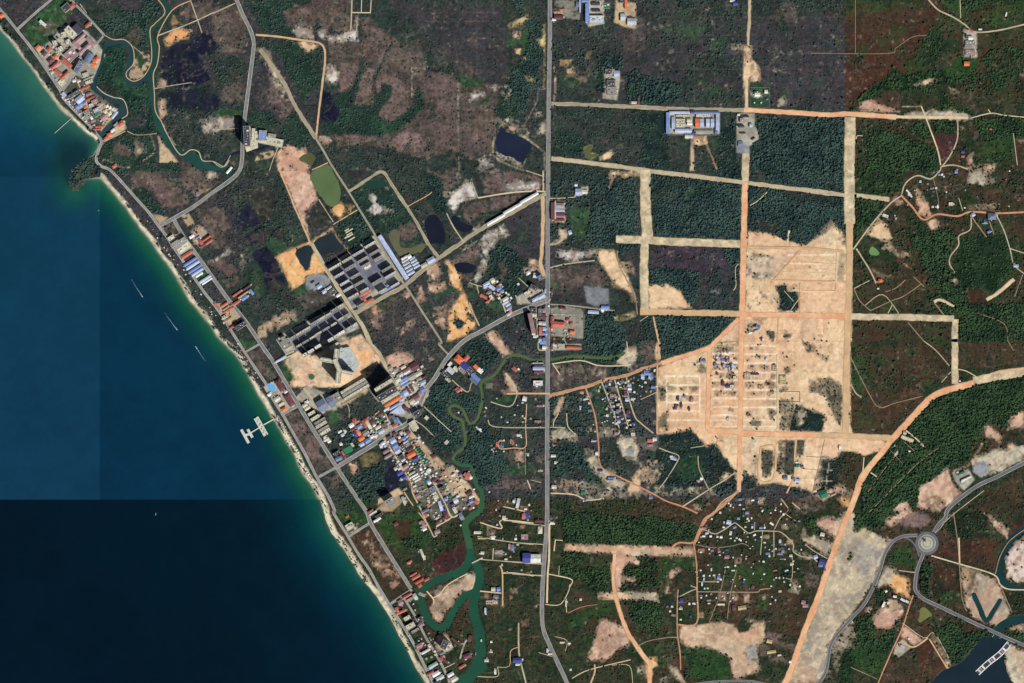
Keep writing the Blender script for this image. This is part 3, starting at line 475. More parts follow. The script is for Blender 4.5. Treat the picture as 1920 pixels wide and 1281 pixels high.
# tower estate grounds; blue-grey pads paint in the shade between the rows
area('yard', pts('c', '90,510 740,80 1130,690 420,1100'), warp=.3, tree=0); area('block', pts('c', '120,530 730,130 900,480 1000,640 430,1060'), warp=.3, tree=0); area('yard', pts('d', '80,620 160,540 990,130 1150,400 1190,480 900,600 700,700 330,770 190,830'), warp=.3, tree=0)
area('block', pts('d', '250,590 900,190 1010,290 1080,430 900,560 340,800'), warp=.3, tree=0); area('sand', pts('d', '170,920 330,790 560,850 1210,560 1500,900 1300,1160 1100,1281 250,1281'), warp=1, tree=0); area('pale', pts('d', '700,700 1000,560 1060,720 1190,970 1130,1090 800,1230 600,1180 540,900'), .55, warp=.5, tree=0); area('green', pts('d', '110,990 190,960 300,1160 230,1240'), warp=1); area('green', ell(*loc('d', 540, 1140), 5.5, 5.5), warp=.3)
area('pink', pts('d', '380,1050 520,1020 700,1180 640,1240 400,1200'), .6); area('orange', pts('d', '1200,780 1370,770 1360,880 1250,960 1190,900'), .8, frag=.1); area('yard', pts('K', '610,430 700,330 960,440 1150,340 1230,450 830,540'), warp=.5, tree=0); area('orange', pts('K', '940,470 1150,350 1150,390 960,480'), .8, frag=.1)
area('scrub', pts('K', '840,540 1000,470 1180,360 1290,480 1280,540 1050,610 900,640'), tree=.3); area('green', pts('K', '870,520 960,540 930,620 870,620'), 1, warp=1.5); area('brown', pts('e', '300,830 390,840 380,900 320,880'), .8); area('brownpale', pts('e', '480,720 700,650 690,720 560,770'), .6, frag=.4)
area('yard', pts('S', '736,700 770,690 808,735 775,790 728,772 700,728'), 1, frag=.08, tree=0); area('town', pts('f', '280,440 560,340 830,260 960,480 700,700 460,790'), warp=1, tree=.02); area('yard', pts('f', '600,560 870,440 930,520 640,690'), .8, frag=.1); area('forest', pts('f', '60,560 240,430 450,740 360,860 180,800'), .9, tree=.7); area('green', pts('f', '190,800 320,760 350,840 210,900'), 1, warp=.4)
area('town', pts('f', '740,700 930,520 1180,500 1330,700 1601,1060 1480,1270 1160,1281 970,1150 830,960'), warp=1, tree=.05); area('yardtan', pts('f', '1180,560 1300,640 1390,720 1500,850 1601,1000 1601,1060 1340,780 1200,640'), frag=.15); area('scrub', pts('f', '860,970 1000,900 1060,1080 960,1120'), 1, tree=.3)
area('town', pts('g', '0,240 330,60 560,200 820,340 960,440 1120,620 1280,880 1250,920 1000,1040 820,1120 560,1150 440,960 260,720'), .9, warp=1, tree=.12); area('yardtan', pts('g', '740,440 870,340 960,440 1280,860 1260,900 1080,800 860,840 740,760 800,600 700,500'), 1, frag=.05, warp=1); area('scrub', pts('g', '380,340 540,320 640,480 600,560 480,480'), .6); area('yardtan', pts('g', '480,220 640,210 760,330 620,420 520,320'), .8, frag=.2)
area('wetdull', pts('f', '280,1180 780,960 1000,1281 300,1281'), .9); area('wet', pts('K', '1080,1080 1180,980 1330,880 1400,1060 1380,1130 1120,1130'), .9); area('wetdull', pts('f', '440,930 620,800 760,880 800,960 560,1130 400,1150'), 1); area('yellow', pts('f', '440,940 600,860 740,900 700,1040 480,1120'), .28); area('pink', pts('f', '290,1060 400,1020 440,1180 330,1210'), frag=.3)
area('grove', pts('K', '1000,1010 1300,900 1270,1140 1060,1281 980,1100'), .6, tree=.6); area('yardtan', pts('K', '1240,1180 1390,1100 1430,1140 1320,1190 1230,1230'), frag=.1); area('yardtan', pts('K', '1360,1130 1430,1190 1340,1281 1200,1281'), .7, frag=.2); area('greenE', pts('O', '420,80 500,30 640,0 780,0 850,180 780,260 620,300 520,240'), .9, tree=.15)
area('redE', pts('O', '560,60 680,40 700,200 640,260 560,180'), .8); area('darkE', pts('O', '600,190 760,190 760,260 640,290'), .7); area('redE', pts('O', '1020,220 1100,200 1110,330 1040,420 860,470 830,380'), 1, tree=.03); tone(pts('O', '1020,220 1100,200 1110,330 1040,420 860,470 830,380'), (.85, .8, 1.15), 4, 4); area('scrubE', pts('O', '800,160 1030,150 1040,220 860,340 820,260'), .9)
area('pale', pts('O', '1060,500 1120,445 1180,460 1170,600 1130,625 1100,600 1060,580 980,680 900,830 840,790 830,700 880,640 820,600'), 1, frag=.12); area('brownE', pts('O', '810,600 960,530 1040,520 900,600 850,640'), .7); area('brownE', pts('O', '860,690 940,680 920,760 870,760'), .7, frag=.3); area('brownE', pts('O', '1050,680 1120,660 1130,840 1020,860 1000,760'), .9, tree=.3)
area('paleE', pts('O', '860,930 950,910 1000,1020 900,1080 870,1020'), 1, frag=.05, warp=1); area('brownE', pts('O', '780,880 900,890 860,990 800,940'), .7, frag=.2); area('greenE', pts('O', '770,1090 850,1070 870,1130 800,1150'), 1, warp=.5)
# south of river
area('grove', pts('L', '60,330 160,300 240,380 390,420 390,560 160,480 170,560 250,620 270,760 190,850 60,780 0,680 0,430'), tree=.7); area('grove', pts('L', '330,620 560,650 560,880 600,920 560,1060 460,1080 400,1100 360,960 210,900 300,800'), tree=.9); area('forest', pts('L', '280,0 480,0 560,120 420,270 380,230 300,140'), .9, tree=.6)
area('brown', pts('L', '440,250 560,240 700,240 680,380 500,380'), .4, tree=.25); area('pink', pts('L', '570,230 620,250 680,380 580,410 560,380 620,370'), .9, frag=.2); area('pale', pts('L', '440,310 500,320 490,350 450,350'), .8); area('green', pts('L', '480,450 640,400 680,400 620,480 540,480'), .9, warp=1); area('scrub', pts('L', '460,470 760,460 750,640 560,640'), tree=.5)
area('brownE', pts('L', '460,660 540,650 540,720 480,720'), .8); area('pink', pts('L', '655,815 730,800 730,910 660,905'), .75, warp=.5); area('green', pts('L', '590,940 740,930 750,1020 620,1010'), .9); area('green', pts('L', '750,920 860,930 850,1000 750,1000'), .5); area('brownpale', pts('L', '580,830 640,820 640,880 590,880'), .6); area('brown', pts('L', '800,870 890,840 890,910 830,910'), .8); area('brownpale', pts('L', '520,1040 760,1040 860,1110 780,1110 540,1100'), .6, frag=.3)
area('scrub', pts('L', '930,420 1180,380 1270,560 1290,700 1140,700 1000,800 930,780'), tree=.6); area('pale', pts('L', '930,660 1040,650 1100,700 1140,700 1120,760 1040,720 930,750'), 1, frag=.1); area('pale', pts('L', '990,430 1050,420 1030,480 970,560 950,600 980,480'), frag=.2); area('grove', pts('L', '940,780 1180,780 1180,900 1320,1060 1200,1050 1140,960 1000,1030 930,1020'), tree=.6)
area('scrub', pts('L', '1320,720 1440,700 1460,820 1580,900 1540,1030 1320,950'), tree=.2); area('pale', pts('L', '1180,880 1280,840 1310,940 1500,1050 1480,1120 1320,1040 1240,950'), 1, frag=.2); area('pale', pts('L', '1440,720 1580,720 1580,900 1480,860 1430,760'), 1, frag=.15); area('grey', pts('L', '1490,810 1550,800 1550,860 1500,860'))
area('pale', pts('L', '940,1050 1100,1030 1480,1120 1601,1110 1601,1160 1200,1190 1100,1140 930,1140'), .7, frag=.38); area('sand', pts('L', '1540,1030 1601,950 1601,1120 1500,1130'), frag=.15); area('pale', pts('L', '1290,640 1420,640 1440,700 1300,700'), .8, frag=.25); area('wet', pts('L', '1100,990 1350,1110 1200,1060'), .3)
area('green', pts('L', '1200,360 1310,320 1400,640 1290,640 1260,500'), .45, tree=.12); area('brown', pts('L', '940,200 1130,170 1350,190 1340,270 1130,330 980,360 930,300'), 1); area('pale', pts('L', '980,200 1300,190 1330,240 1060,250 1100,310 960,330'), .8, frag=.42); area('grove', pts('L', '930,130 1050,100 1300,100 1480,0 1500,90 1440,160 1200,140 1000,170'), tree=.85); area('pale', pts('L', '1490,50 1560,40 1580,100 1520,220 1480,200 1420,170'), 1, frag=.15)
area('wetdull', pts('H', '1500,1120 1601,1120 1601,1281 1490,1281'), .9, tree=.15); area('grove', pts('L', '1390,190 1490,200 1500,260 1400,270'), .9); area('brown', pts('L', '1540,150 1601,170 1560,210')); area('brown', pts('M', '0,0 130,0 110,150 0,190'), .9, tree=.3)
# around the temple and woods north of it
area('yard', pts('H', '930,1020 1060,1020 1160,1040 1180,1080 1180,1260 930,1240'), .7, frag=.22); area('yard', pts('L', '930,20 1160,20 1150,60 930,70'), .9, frag=.1); area('forest', pts('H', '1190,1070 1401,1060 1490,1180 1490,1281 1190,1281'), tree=.8); area('forest', pts('L', '1190,0 1490,0 1400,100 1230,90'), tree=.8)
area('scrub', pts('H', '930,60 1350,60 1380,120 1370,200 1240,300 1220,440 1380,480 1200,540 1060,560 930,540'), tree=.55); area('green', pts('H', '1060,300 1230,280 1210,500 1100,480'), .7, tree=.05); area('forest', pts('H', '1370,160 1480,50 1570,60 1580,480 1420,480 1400,540 1260,580 1200,480 1250,300'), tree=.85); area('forest', pts('H', '930,30 1380,0 1350,80 1000,80'), .9, tree=.5)
area('white', pts('H', '980,590 1250,600 1260,650 1100,680 990,640'), frag=.25); area('brown', pts('H', '930,740 1310,720 1360,860 1300,880 1180,860 1080,900 930,860'), 1, tree=.04); area('grey', pts('H', '1180,870 1360,890 1370,1000 1280,1020 1200,990'), .75, frag=.15); area('green', pts('H', '930,800 1010,850 1000,900 930,900'), .5); area('wetdull', pts('H', '940,930 1180,920 1200,1000 940,1000'), .8)
area('sand', pts('H', '1260,600 1400,590 1430,660 1540,860 1580,980 1540,990 1500,900 1400,880 1380,800 1330,740'), 1, frag=.1); area('sand', pts('H', '1460,690 1550,690 1560,780 1480,760'), frag=.3); area('yellow', pts('H', '1400,1090 1560,1060 1560,1100 1410,1140'), .6, frag=.2); area('wetdull', pts('H', '1400,840 1540,920 1560,980 1480,960 1400,900'), .8); area('sand', pts('H', '1380,0 1440,0 1400,60 1370,140'), frag=.1)
area('sand', pts('H', '1420,20 1601,0 1601,40 1480,50'), frag=.15); area('forest', pts('H', '1420,560 1601,550 1480,660'), .9); area('purple', pts('H', '1480,640 1601,560 1601,800 1540,800'), .7)
area('yard', pts('H', '1110,130 1210,120 1220,170 1110,200'), frag=.15); area('pale', pts('H', '990,450 1060,430 1070,480 990,550 930,555 1000,500'), 1, frag=.1); area('pale', pts('H', '930,225 1040,235 1040,390 930,390'), 1, warp=.3)
# forest blocks in the eastern grid
area('forest', pts('I', '80,30 770,100 750,520 220,490 120,500'), warp=1.5, tree=.95); area('green', pts('I', '330,160 540,120 480,170 340,220'), .4, tree=.2); area('scrub', pts('I', '90,50 330,60 320,220 100,260'), .5, tree=.5); area('forest', pts('I', '815,110 1540,190 1540,460 1440,370 1250,560 1120,530 820,450'), warp=1.5, tree=.92); area('purple', pts('I', '960,130 1400,180 1500,250 1200,240'), .5, tree=.3)
area('scrub', pts('I', '820,380 1040,400 1040,500 820,450'), .8, tree=.3); area('forest', pts('I', '560,0 770,0 770,80 600,60'), tree=.6); area('forest', pts('I', '940,0 1540,0 1540,160 940,80'), tree=.85); area('purple', pts('I', '90,570 640,580 660,700 560,900 470,760 100,740'), 1, warp=1.5, tree=.08); tone(pts('I', '90,570 640,580 720,1000 470,1000 450,780 100,740'), (1.12, .88, 1.1), 6, 4)
area('forest', pts('I', '80,740 300,740 440,780 460,1000 380,1020 310,900 200,850 80,860'), tree=.85); area('forest', pts('I', '620,580 740,590 740,740 650,700'), tree=.7); area('purple', pts('I', '460,780 740,740 740,1030 420,1030'), 1, warp=1.5, tree=.15); area('forest', pts('I', '560,640 660,900 740,740 740,1030 480,1040 520,800'), .45)
area('sand', pts('I', '70,860 190,850 300,890 330,960 395,1030 60,1040'), 1, frag=.03); area('forest', pts('I', '110,1085 740,1095 560,1281 140,1281'), warp=1, tree=.9); area('grey', pts('I', '520,900 600,890 590,930 540,920'), .5, frag=.3); area('forest', pts('I', '0,1080 90,1090 130,1281 0,1281'), .6, tree=.5)
area('forest', pts('M', '160,0 540,0 500,30 160,130'), warp=.5, tree=.85)
# the great cleared sand tract
area('sand', pts('I', '815,455 980,470 1120,530 1250,560 1440,370 1530,480 1590,600 1590,1281 560,1281 740,1110 790,1030 790,700'), warp=1); area('sand', pts('M', '130,200 540,20 780,0 1580,0 1580,640 1601,700 N:560,740 560,810 400,860 330,830 230,820 160,960 100,1120 M:1480,1120 1380,1200 1300,1140 1200,1100 1080,1080 1010,1060 880,1080 800,990 730,1110 700,960 640,880 540,770 500,800 420,690 130,700 120,400'), warp=1)
area('grey', pts('I', '810,640 900,640 1180,600 1040,740 980,820 900,830 810,780'), .35); area('paleE', pts('I', '800,640 1100,600 1180,600 1000,820 800,820'), .45, frag=.2); area('purple', pts('I', '840,620 1000,640 990,655 850,650'), .6, frag=.2); area('forest', pts('I', '1010,860 1185,855 1190,1055 1040,1055 1040,930'), 1, warp=.5, tree=.3); area('pale', pts('I', '1320,500 1440,420 1500,540 1300,560'), .5); area('purple', pts('I', '1480,620 1540,640 1530,830 1480,820'), .45)
area('scrub', pts('I', '1260,540 1440,370 1500,460 1520,560 1480,400 1440,400 1350,500'), .7, tree=.2); area('brownE', pts('I', '810,860 1030,930 1040,1050 810,1050'), .35, frag=.42); area('scrub', pts('I', '920,1180 1010,1200 1000,1281 960,1250'), .9); area('scrub', pts('I', '1065,1210 1140,1230 1140,1260 1080,1240'), .9, warp=2); area('brownE', pts('I', '820,1110 960,1110 930,1180 830,1170'), .3, frag=.3)
area('pink', pts('I', '1210,835 1470,840 1470,900 1210,895'), .5, warp=.3); area('pink', pts('I', '840,1090 760,1281 560,1281 700,1110'), .5, frag=.2); area('paleE', pts('I', '1200,1110 1340,1110 1350,1281 1200,1281'), .4)
for q in ('550,50 740,40 740,90 545,90', '560,110 730,105 730,150 560,150', '550,170 740,170 740,220 550,215', '880,35 1020,40 1000,80 880,80', '930,105 990,105 990,160 930,150', '790,130 930,130 930,160 790,158', '830,190 1000,180 1000,230 830,225', '840,240 920,240 920,280 840,285', '590,240 730,240 740,285 600,285', '390,150 500,160 500,230 430,210'):
    area('scrub', pts('M', q), .75, frag=.33, tree=.12)
for q in ('1215,10 1300,20 1300,70 1260,80', '1070,190 1120,190 1130,230 1090,250', '1270,290 1330,290 1500,460 1400,440 1360,400 1280,380', '1340,290 1420,270 1520,340 1510,640 1440,520 1400,380', '1050,350 1110,350 1100,380 1050,370', '790,520 850,520 840,570 790,560', '830,590 920,600 880,660 840,640', '970,520 1020,530 1010,600 980,590', '1300,80 1340,80 1430,150 1390,140', '580,720 650,770 590,750', '530,580 600,580 600,600 540,605', '140,340 190,340 190,450 140,450', '130,560 230,515 250,650 150,650', '200,400 330,400 330,450 205,445'):
    area('scrub', pts('M', q), .8, frag=.22, warp=3, tree=.15)
area('forest', pts('M', '1170,475 1390,555 1370,680 1120,675 1130,600'), 1, warp=.5, tree=.25); area('paleE', pts('M', '1180,520 1250,530 1230,620 1180,640'), 1, frag=.15, warp=1.5); area('scrub', pts('M', '1040,440 1150,430 1160,490 1120,660 1040,660'), .75, frag=.3, warp=2)
area('forest', pts('M', '160,700 380,670 440,730 500,800 560,760 680,920 720,980 560,1080 420,1100 250,1090 100,1080 100,740'), 1, tree=.3); area('green', pts('M', '290,850 440,850 500,1000 360,1060 270,1000'), .4, tree=.1); area('pale', pts('M', '0,900 100,900 170,950 100,1080 0,1040'), .7, frag=.35); area('sand', pts('M', '560,1000 640,980 700,1000 640,1040 570,1040'), .7, frag=.3)
area('pale', pts('M', '0,1090 200,1090 550,1100 720,1100 600,1160 300,1150 0,1160'), .6, frag=.35); area('forest', pts('M', '560,1090 720,1040 730,1110 600,1170'), .8); area('scrub', pts('M', '770,960 900,1030 880,1080 780,1130'), .9, tree=.3); area('scrub', pts('M', '905,815 1000,820 1000,900 980,1000 920,1020'), .9, warp=1, tree=.15); area('paleE', pts('M', '770,730 890,740 880,1000 780,960'), .5, frag=.25)
area('scrub', pts('M', '1035,740 1090,735 1090,1000 1030,960'), .8, frag=.25); area('scrub', pts('M', '1090,735 1160,740 1160,1000 1080,1010'), .95, warp=1, tree=.2); area('scrub', pts('M', '1175,735 1245,740 1220,860 1175,860'), .95, warp=1, tree=.1); area('grey', pts('M', '1370,860 1500,880 1480,1060 1310,1110 1330,960'), .5); area('scrub', pts('M', '1360,860 1480,890 1450,1080 1310,1110'), .8, frag=.3, warp=1, tree=.1)
area('town', pts('M', '0,710 140,710 150,770 110,830 0,800'), .8, warp=1); area('darkE', pts('M', '1540,840 1601,850 N:100,900 80,1100 M:1480,1120 1500,1000'), .9, tree=.3); area('brownE', pts('N', '210,1000 250,840 400,870 380,1050 320,1120 200,1090'), .8, tree=.3); area('pink', pts('N', '120,1100 230,1080 330,1130 290,1140 150,1130'), .9, frag=.1); area('orange', pts('N', '200,1170 300,1160 290,1240 240,1240'), .8, frag=.1)
area('purple', pts('M', '700,1160 800,1090 960,1100 1060,1180 1000,1230 700,1240'), .8, tree=.3); area('brownpale', pts('M', '1140,1200 1300,1140 1440,1240 1300,1281 1160,1281'), .7, frag=.3)
area('sand', pts('M', '130,0 150,0 160,130 130,160 110,120'), .9)
for y in (32, 66, 103): line('forest', [(1200, 0), (1200, 1)], 0.1)
# surveyed plots: slightly darker soil, patchy weeds, pale lanes between
area('lot', rect(*loc('M', 205, 265), *loc('M', 445, 650)), .8); area('lot', rect(*loc('M', 545, 40), *loc('M', 740, 655)), .7); area('lot', rect(*loc('M', 778, 40), *loc('M', 1022, 500)), .7); area('lot', rect(1475, 476, 1566, 545), .6)
pr_ = random.Random(3)
for (x0, x1, ys, dens) in ((1337, 1384, (649, 664, 680, 697, 713, 730, 747, 763, 779), .7), (1394, 1455, (649, 664, 681, 699, 714, 731, 748, 764), .6), (1250, 1312, (722, 739, 755, 771, 788), .35)):
    for k, y in enumerate(ys):
        x = x0 + 2
        while x < x1 - 5:
            w = pr_.uniform(4, 12)
            if pr_.random() < dens * (1 if y < 735 else .35): area(pr_.choice(('scrub', 'scrub', 'brownpale', 'purple')), rect(x, y + 2.5, min(x + w, x1 - 1), y + pr_.uniform(8, 13)), pr_.uniform(.5, .9), frag=.3, warp=1.2)
            elif pr_.random() < .4: area(pr_.choice(('pink', 'pale', 'orange')), rect(x, y + 2.5, min(x + w, x1 - 1), y + 13), .6, frag=0, warp=.3)
            x += w + 1
for q in ('815,1100 960,1100 990,1180 900,1190 820,1230', '820,650 960,640 1100,620 1000,700 830,740', '820,740 960,760 1000,800 900,830 820,800', '810,880 900,880 960,960 920,1040 810,1040', '1480,400 1530,480 1550,590 1500,580'):
    area('brownpale', pts('I', q), .6, frag=.44, warp=6); area('scrub', pts('I', q), .75, frag=.56, warp=6)
for q in ('1060,10 1180,40 1170,200 1080,160', '1200,200 1520,220 1500,420 1250,300', '1420,400 1530,440 1520,640 1400,660', '780,730 900,740 880,960 780,930', '1180,870 1340,880 1300,1100 1180,1060'):
    area('scrub', pts('M', q), .6, frag=.58, warp=6)
area('yard', pts('A', '255,350 330,350 480,190 640,230 730,320 790,420 740,520 680,620 560,560 470,690 380,560'), 1, frag=.08, warp=1, tree=0); area('town', pts('A', '465,700 560,580 640,620 700,690 880,820 860,880 760,970 700,960 560,820'), 1, warp=1, tree=.05); area('yardtan', pts('b', '900,430 1200,560 1200,640 1000,830 900,960 860,900 960,760 880,560'), 1, warp=.5, tree=0)
# sandy hub lines in the tract
for y, x0, x1 in ((478, 1480, 1568), (494, 1470, 1568), (510, 1465, 1570), (528, 1450, 1590)): line('lane', [(x0, y), (x1, y)], 2.2, op=.85, sm=False)
line('orange', [(1500, 470), (1450, 528), (1440, 545)], 4)
for y in (663, 680, 697, 713, 730, 747, 763, 779): line('lane', [(1337, y), (1384, y)], 2.6, op=.9, sm=False)
for y in (649, 664, 681, 699, 714, 731, 748, 764): line('lane', [(1394, y), (1455, y)], 2.6, op=.9, sm=False)
for y in (705, 722, 739, 755, 771, 788): line('lane', [(1250, y), (1312, y)], 2.6, op=.9, sm=False)
for x in (1250, 1312, 1233, 1458): line('lane', [(x, 705), (x, 765 if x < 1400 else 805)], 2.6, op=.9, sm=False)
area('pale', pts('d', '200,880 380,860 400,1000 340,1100 260,1040'), .8, frag=.1, warp=1, tree=0); area('pale', pts('d', '1090,650 1230,600 1350,760 1180,800'), .7, frag=.2, warp=1, tree=0); area('scrub', pts('d', '1220,1010 1400,950 1440,1040 1260,1130'), .8, frag=.38, warp=3); area('pink', pts('d', '400,900 560,1000 620,1240 420,1230'), .6, frag=.2); area('brownpale', pts('d', '1380,820 1430,900 1400,960 1340,900'), .7, frag=.3)
for k in range(8): line('sand', pts('d', '%d,%d %d,%d' % (210 + k * 14, 900 + k * 20, 370 + k * 6, 840 + k * 22)), 1.0, op=.6, sm=False)
for q in ('1160,1150 1250,1130 1230,1180', '1440,1140 1520,1110 1500,1180 1400,1230', '1180,980 1300,1040 1260,1180 1190,1160'): area('pink', pts('G', q), .8, frag=.36)
# small holdings: garden plots, fallow squares and hedged fields
pk = random.Random(17)
for (poly, n, kinds, lo, hi, op) in (
    ([(1300, 940), (1560, 940), (1520, 1120), (1300, 1180)], 150, ('greenE', 'brownE', 'redE', 'greenE', 'sandE', 'scrubE'), 5, 14, .42), ([(890, 940), (1018, 940), (1010, 1200), (920, 1200)], 60, ('greenE', 'brownE', 'scrubE', 'pink'), 6, 16, .4),
    ([(1035, 700), (1230, 700), (1230, 930), (1035, 930)], 80, ('green', 'brown', 'scrub', 'pale', 'purple'), 6, 18, .35), ([(900, 700), (1018, 700), (1018, 930), (930, 930)], 50, ('green', 'brown', 'scrub', 'brownpale'), 6, 16, .4),
    ([(1035, 5), (1580, 5), (1580, 195), (1035, 195)], 90, ('purple', 'scrub', 'brown', 'green'), 12, 46, .3), ([(1040, 208), (1580, 208), (1580, 290), (1040, 290)], 40, ('purple', 'scrub', 'green'), 12, 40, .3), ([(1600, 20), (1900, 20), (1900, 200), (1600, 200)], 50, ('redE', 'brownE', 'greenE', 'scrubE'), 14, 50, .35),
    ([(1600, 610), (1780, 610), (1780, 700), (1660, 800), (1600, 800)], 60, ('redE', 'brownE', 'greenE'), 8, 30, .4), ([(1600, 230), (1910, 230), (1910, 600), (1600, 600)], 130, ('brownE', 'greenE', 'scrubE', 'darkE', 'redE'), 10, 36, .4), ([(640, 70), (930, 70), (930, 300), (640, 280)], 60, ('brown', 'brownpale', 'purple', 'scrub'), 10, 36, .3),
    ([(240, 300), (560, 300), (600, 600), (520, 660), (380, 480)], 90, ('green', 'scrub', 'brown', 'wetdull', 'purple'), 8, 26, .32), ([(680, 540), (860, 560), (830, 670), (740, 690)], 60, ('scrub', 'brown', 'green', 'brownpale', 'pink'), 5, 18, .4), ([(1040, 1040), (1280, 1040), (1280, 1270), (1080, 1270)], 70, ('greenE', 'brownE', 'scrubE', 'redE'), 8, 28, .38), ([(1600, 1040), (1900, 930), (1900, 1180), (1620, 1270)], 60, ('greenE', 'brownE', 'redE', 'scrubE'), 8, 26, .38)):
    xs = [q[0] for q in poly]; ys = [q[1] for q in poly]
    for _ in range(n):
        x = pk.uniform(min(xs), max(xs)); y = pk.uniform(min(ys), max(ys))
        if not inside(np.array([[x]]), np.array([[y]]), poly)[0, 0]: continue
        j = int((y - GY0) / STEP); i = int((x - GX0) / STEP)
        if CLASS[j, i] in (1, 5, 6): continue
        w = pk.uniform(lo, hi) / 2; d = w * pk.uniform(.5, 1); a = radians(-33 if x < 860 else pk.choice((0, 0, 3, -6)))
        q = [(x + u * w * cos(a) - v * d * sin(a), y + u * w * sin(a) + v * d * cos(a)) for u, v in ((-1, -1), (1, -1), (1, 1), (-1, 1))]
        area(pk.choice(kinds), q, op * pk.uniform(.6, 1.5), warp=pk.choice((.6, 2.5)), frag=pk.choice((0, .3)), soft=1.6)
        if pk.random() < .22: line('forest' if x < 1585 and y < 937 else 'darkE', q[:pk.choice((2, 3))], 1.3, .7, .6, 0, False)
for y in (478, 494, 510, 528, 545): line('lane', [(1478, y), (1566, y)], 2.2, op=.85, sm=False)
for y in (800, 788): line('lane', [(1337, y), (1455, y)], 1.8, op=.6, sm=False)
for x in (1270, 1290, 1360, 1414, 1436): line('lane', [(x, 706 if x < 1320 else 650), (x, 790)], 1.2, op=.4, sm=False)
for y in (620, 640, 660): line('brownpale', [(1462, y), (1490, y)], 1.2, op=.5, sm=False)
for x in (1470, 1484, 1500, 1541): line('lane', [(x, 596), (x + 2, 672)], 1.6, op=.5, sm=False)
for x in (1502, 1522, 1548): line('lane', [(x + 12, 826), (x, 920)], 1.4, op=.5, sm=False)
for y in (840, 858, 880, 900): line('lane', [(1505, y), (1560, y + 2)], 1.3, op=.5, sm=False)
# ------------------------------------------------------------------ coast, sea, rivers, ponds
COAST = [(-60, -60), (-40, -10)] + pts('S', '-15,20 0,52 16,72 30,90 46,112 60,130 74,148 85,165 97,182 110,198 122,211 135,222 150,238 166,251 180,262 186,270 181,284 176,292 163,300 152,308 143,318 137,332 138,346 143,352 150,342 160,338 174,334 187,333 196,342 205,351 222,372 240,395 262,425 285,455 305,483 325,510 345,545 370,580 395,610 412,635 425,648 438,661 450,677 461,694 472,716 482,736 492,750 503,770 516,790 528,810 540,832 551,850 562,875 572,892 583,908 593,928 603,948 615,988 632,1013 652,1043 672,1076 700,1111 725,1148 747,1191 770,1233 795,1278 820,1320 850,1380')
COAST = smooth(COAST, 3)
SEA_POLY = COAST + [(-400, 1380), (-400, -60)]
dco = seg_dist(PX + WX * 2.0, PY + WY * 2.0, COAST, False)
sea_in = inside(PX + WX * 2.0, PY + WY * 2.0, SEA_POLY)
sdc = np.where(sea_in, -dco, dco)                     # + on land, - at sea
BEACH_W = 7.0 + 4.5 * sstep(PY, 640, 900) - 3 * sstep(PY, 1000, 1200) - 3.5 * (1 - sstep(PY, 100, 330)) + (MID - .5) * 8
m = np.clip(0.5 + (BEACH_W - sdc) / 2.5, 0, 1) * (sdc > -3)
head = inside(PX, PY, pts('S', '130,275 188,262 200,290 186,334 130,360'))
m = m * (~head)
bc = mixc(lin((214, 206, 180)), lin((168, 158, 138)), sstep(0.5 * FINE + .5 * MID, .4, .65))
COLR = COLR * (1 - m[..., None]) + bc * m[..., None]; CLASS = np.where(m > .5, CLS.index('beach'), CLASS).astype(np.int8); TREE *= 1 - m
area('rock', pts('S', '150,308 143,318 134,332 138,350 146,350 156,340 176,336 186,330 190,300 184,272 178,292 165,299'), tree=.7)
WM = np.zeros((NY, NX)); WID = np.zeros((NY, NX), np.int16); WC = np.zeros((NY, NX, 3)); BODIES = [None]
def water(name, rgb, polys=(), lines=(), label=None, var=.12):
    BODIES.append((name, label)); wid = len(BODIES) - 1
    for p in polys:
        p = smooth(p, 3, True); sl = window(p, 8); X = PX[sl] + WX[sl] * 3.2; Y = PY[sl] + WY[sl] * 3.2
        d = seg_dist(X, Y, p, True); mm = np.clip(0.5 + np.where(inside(X, Y, p), d, -d) / 2.2, 0, 1)
        up = mm > WM[sl]; WM[sl] = np.where(up, mm, WM[sl]); WID[sl] = np.where(up, wid, WID[sl])
        WC[sl] = np.where(up[..., None], lin(rgb) * (1 + (MID[sl] - .5)[..., None] * var * 3), WC[sl])
    for p, w0, w1 in lines:
        p = smooth(p, 4); n = len(p)
        for k in range(n - 1):
            w = w0 + (w1 - w0) * k / n; seg = [p[k], p[k + 1]]; sl = window(seg, w + 5); X = PX[sl] + WX[sl]; Y = PY[sl] + WY[sl]
            mm = np.clip(0.5 + (w / 2 - seg_dist(X, Y, seg, False)) / 2.2, 0, 1)
            up = mm > WM[sl]; WM[sl] = np.where(up, mm, WM[sl]); WID[sl] = np.where(up, wid, WID[sl])
            WC[sl] = np.where(up[..., None], lin(rgb) * (1 + (MID[sl] - .5)[..., None] * var * 3), WC[sl])
water('canal', (34, 70, 64), lines=[(pts('A', '1190,-40 1210,0 1255,50 1265,110 1220,160 1150,200 1120,260 1150,330 1165,430 1140,560 1142,700 1160,800 1180,900 1240,1020 1300,1110 1380,1165 1480,1180 1520,1230 1601,1260 F:1180,50 1240,90'), 10, 12)], polys=[pts('A', '1320,1140 1400,1180 1500,1160 1530,1281 1440,1230')])
water('backwater', (38, 64, 70), lines=[(pts('A', '750,1060 790,990 870,920 920,860 920,790 860,745 790,720 730,680 705,640'), 12, 9), (pts('A', '820,330 900,312 960,340 985,400 975,480 945,560 975,620 1040,625 1100,575 1130,560'), 10, 11), (pts('A', '705,640 725,560 760,470 780,380 820,330'), 5, 4)])
water('moat', (30, 36, 58), lines=[(pts('B', '60,1260 130,1165 200,1140 340,1115 480,1060 500,1040'), 4, 6), (pts('B', '-20,1210 60,1262'), 5, 7)])
water('fish_pond', (34, 40, 58), [pts('C', '545,955 600,990 785,1070 725,1215 690,1200 525,1125')])
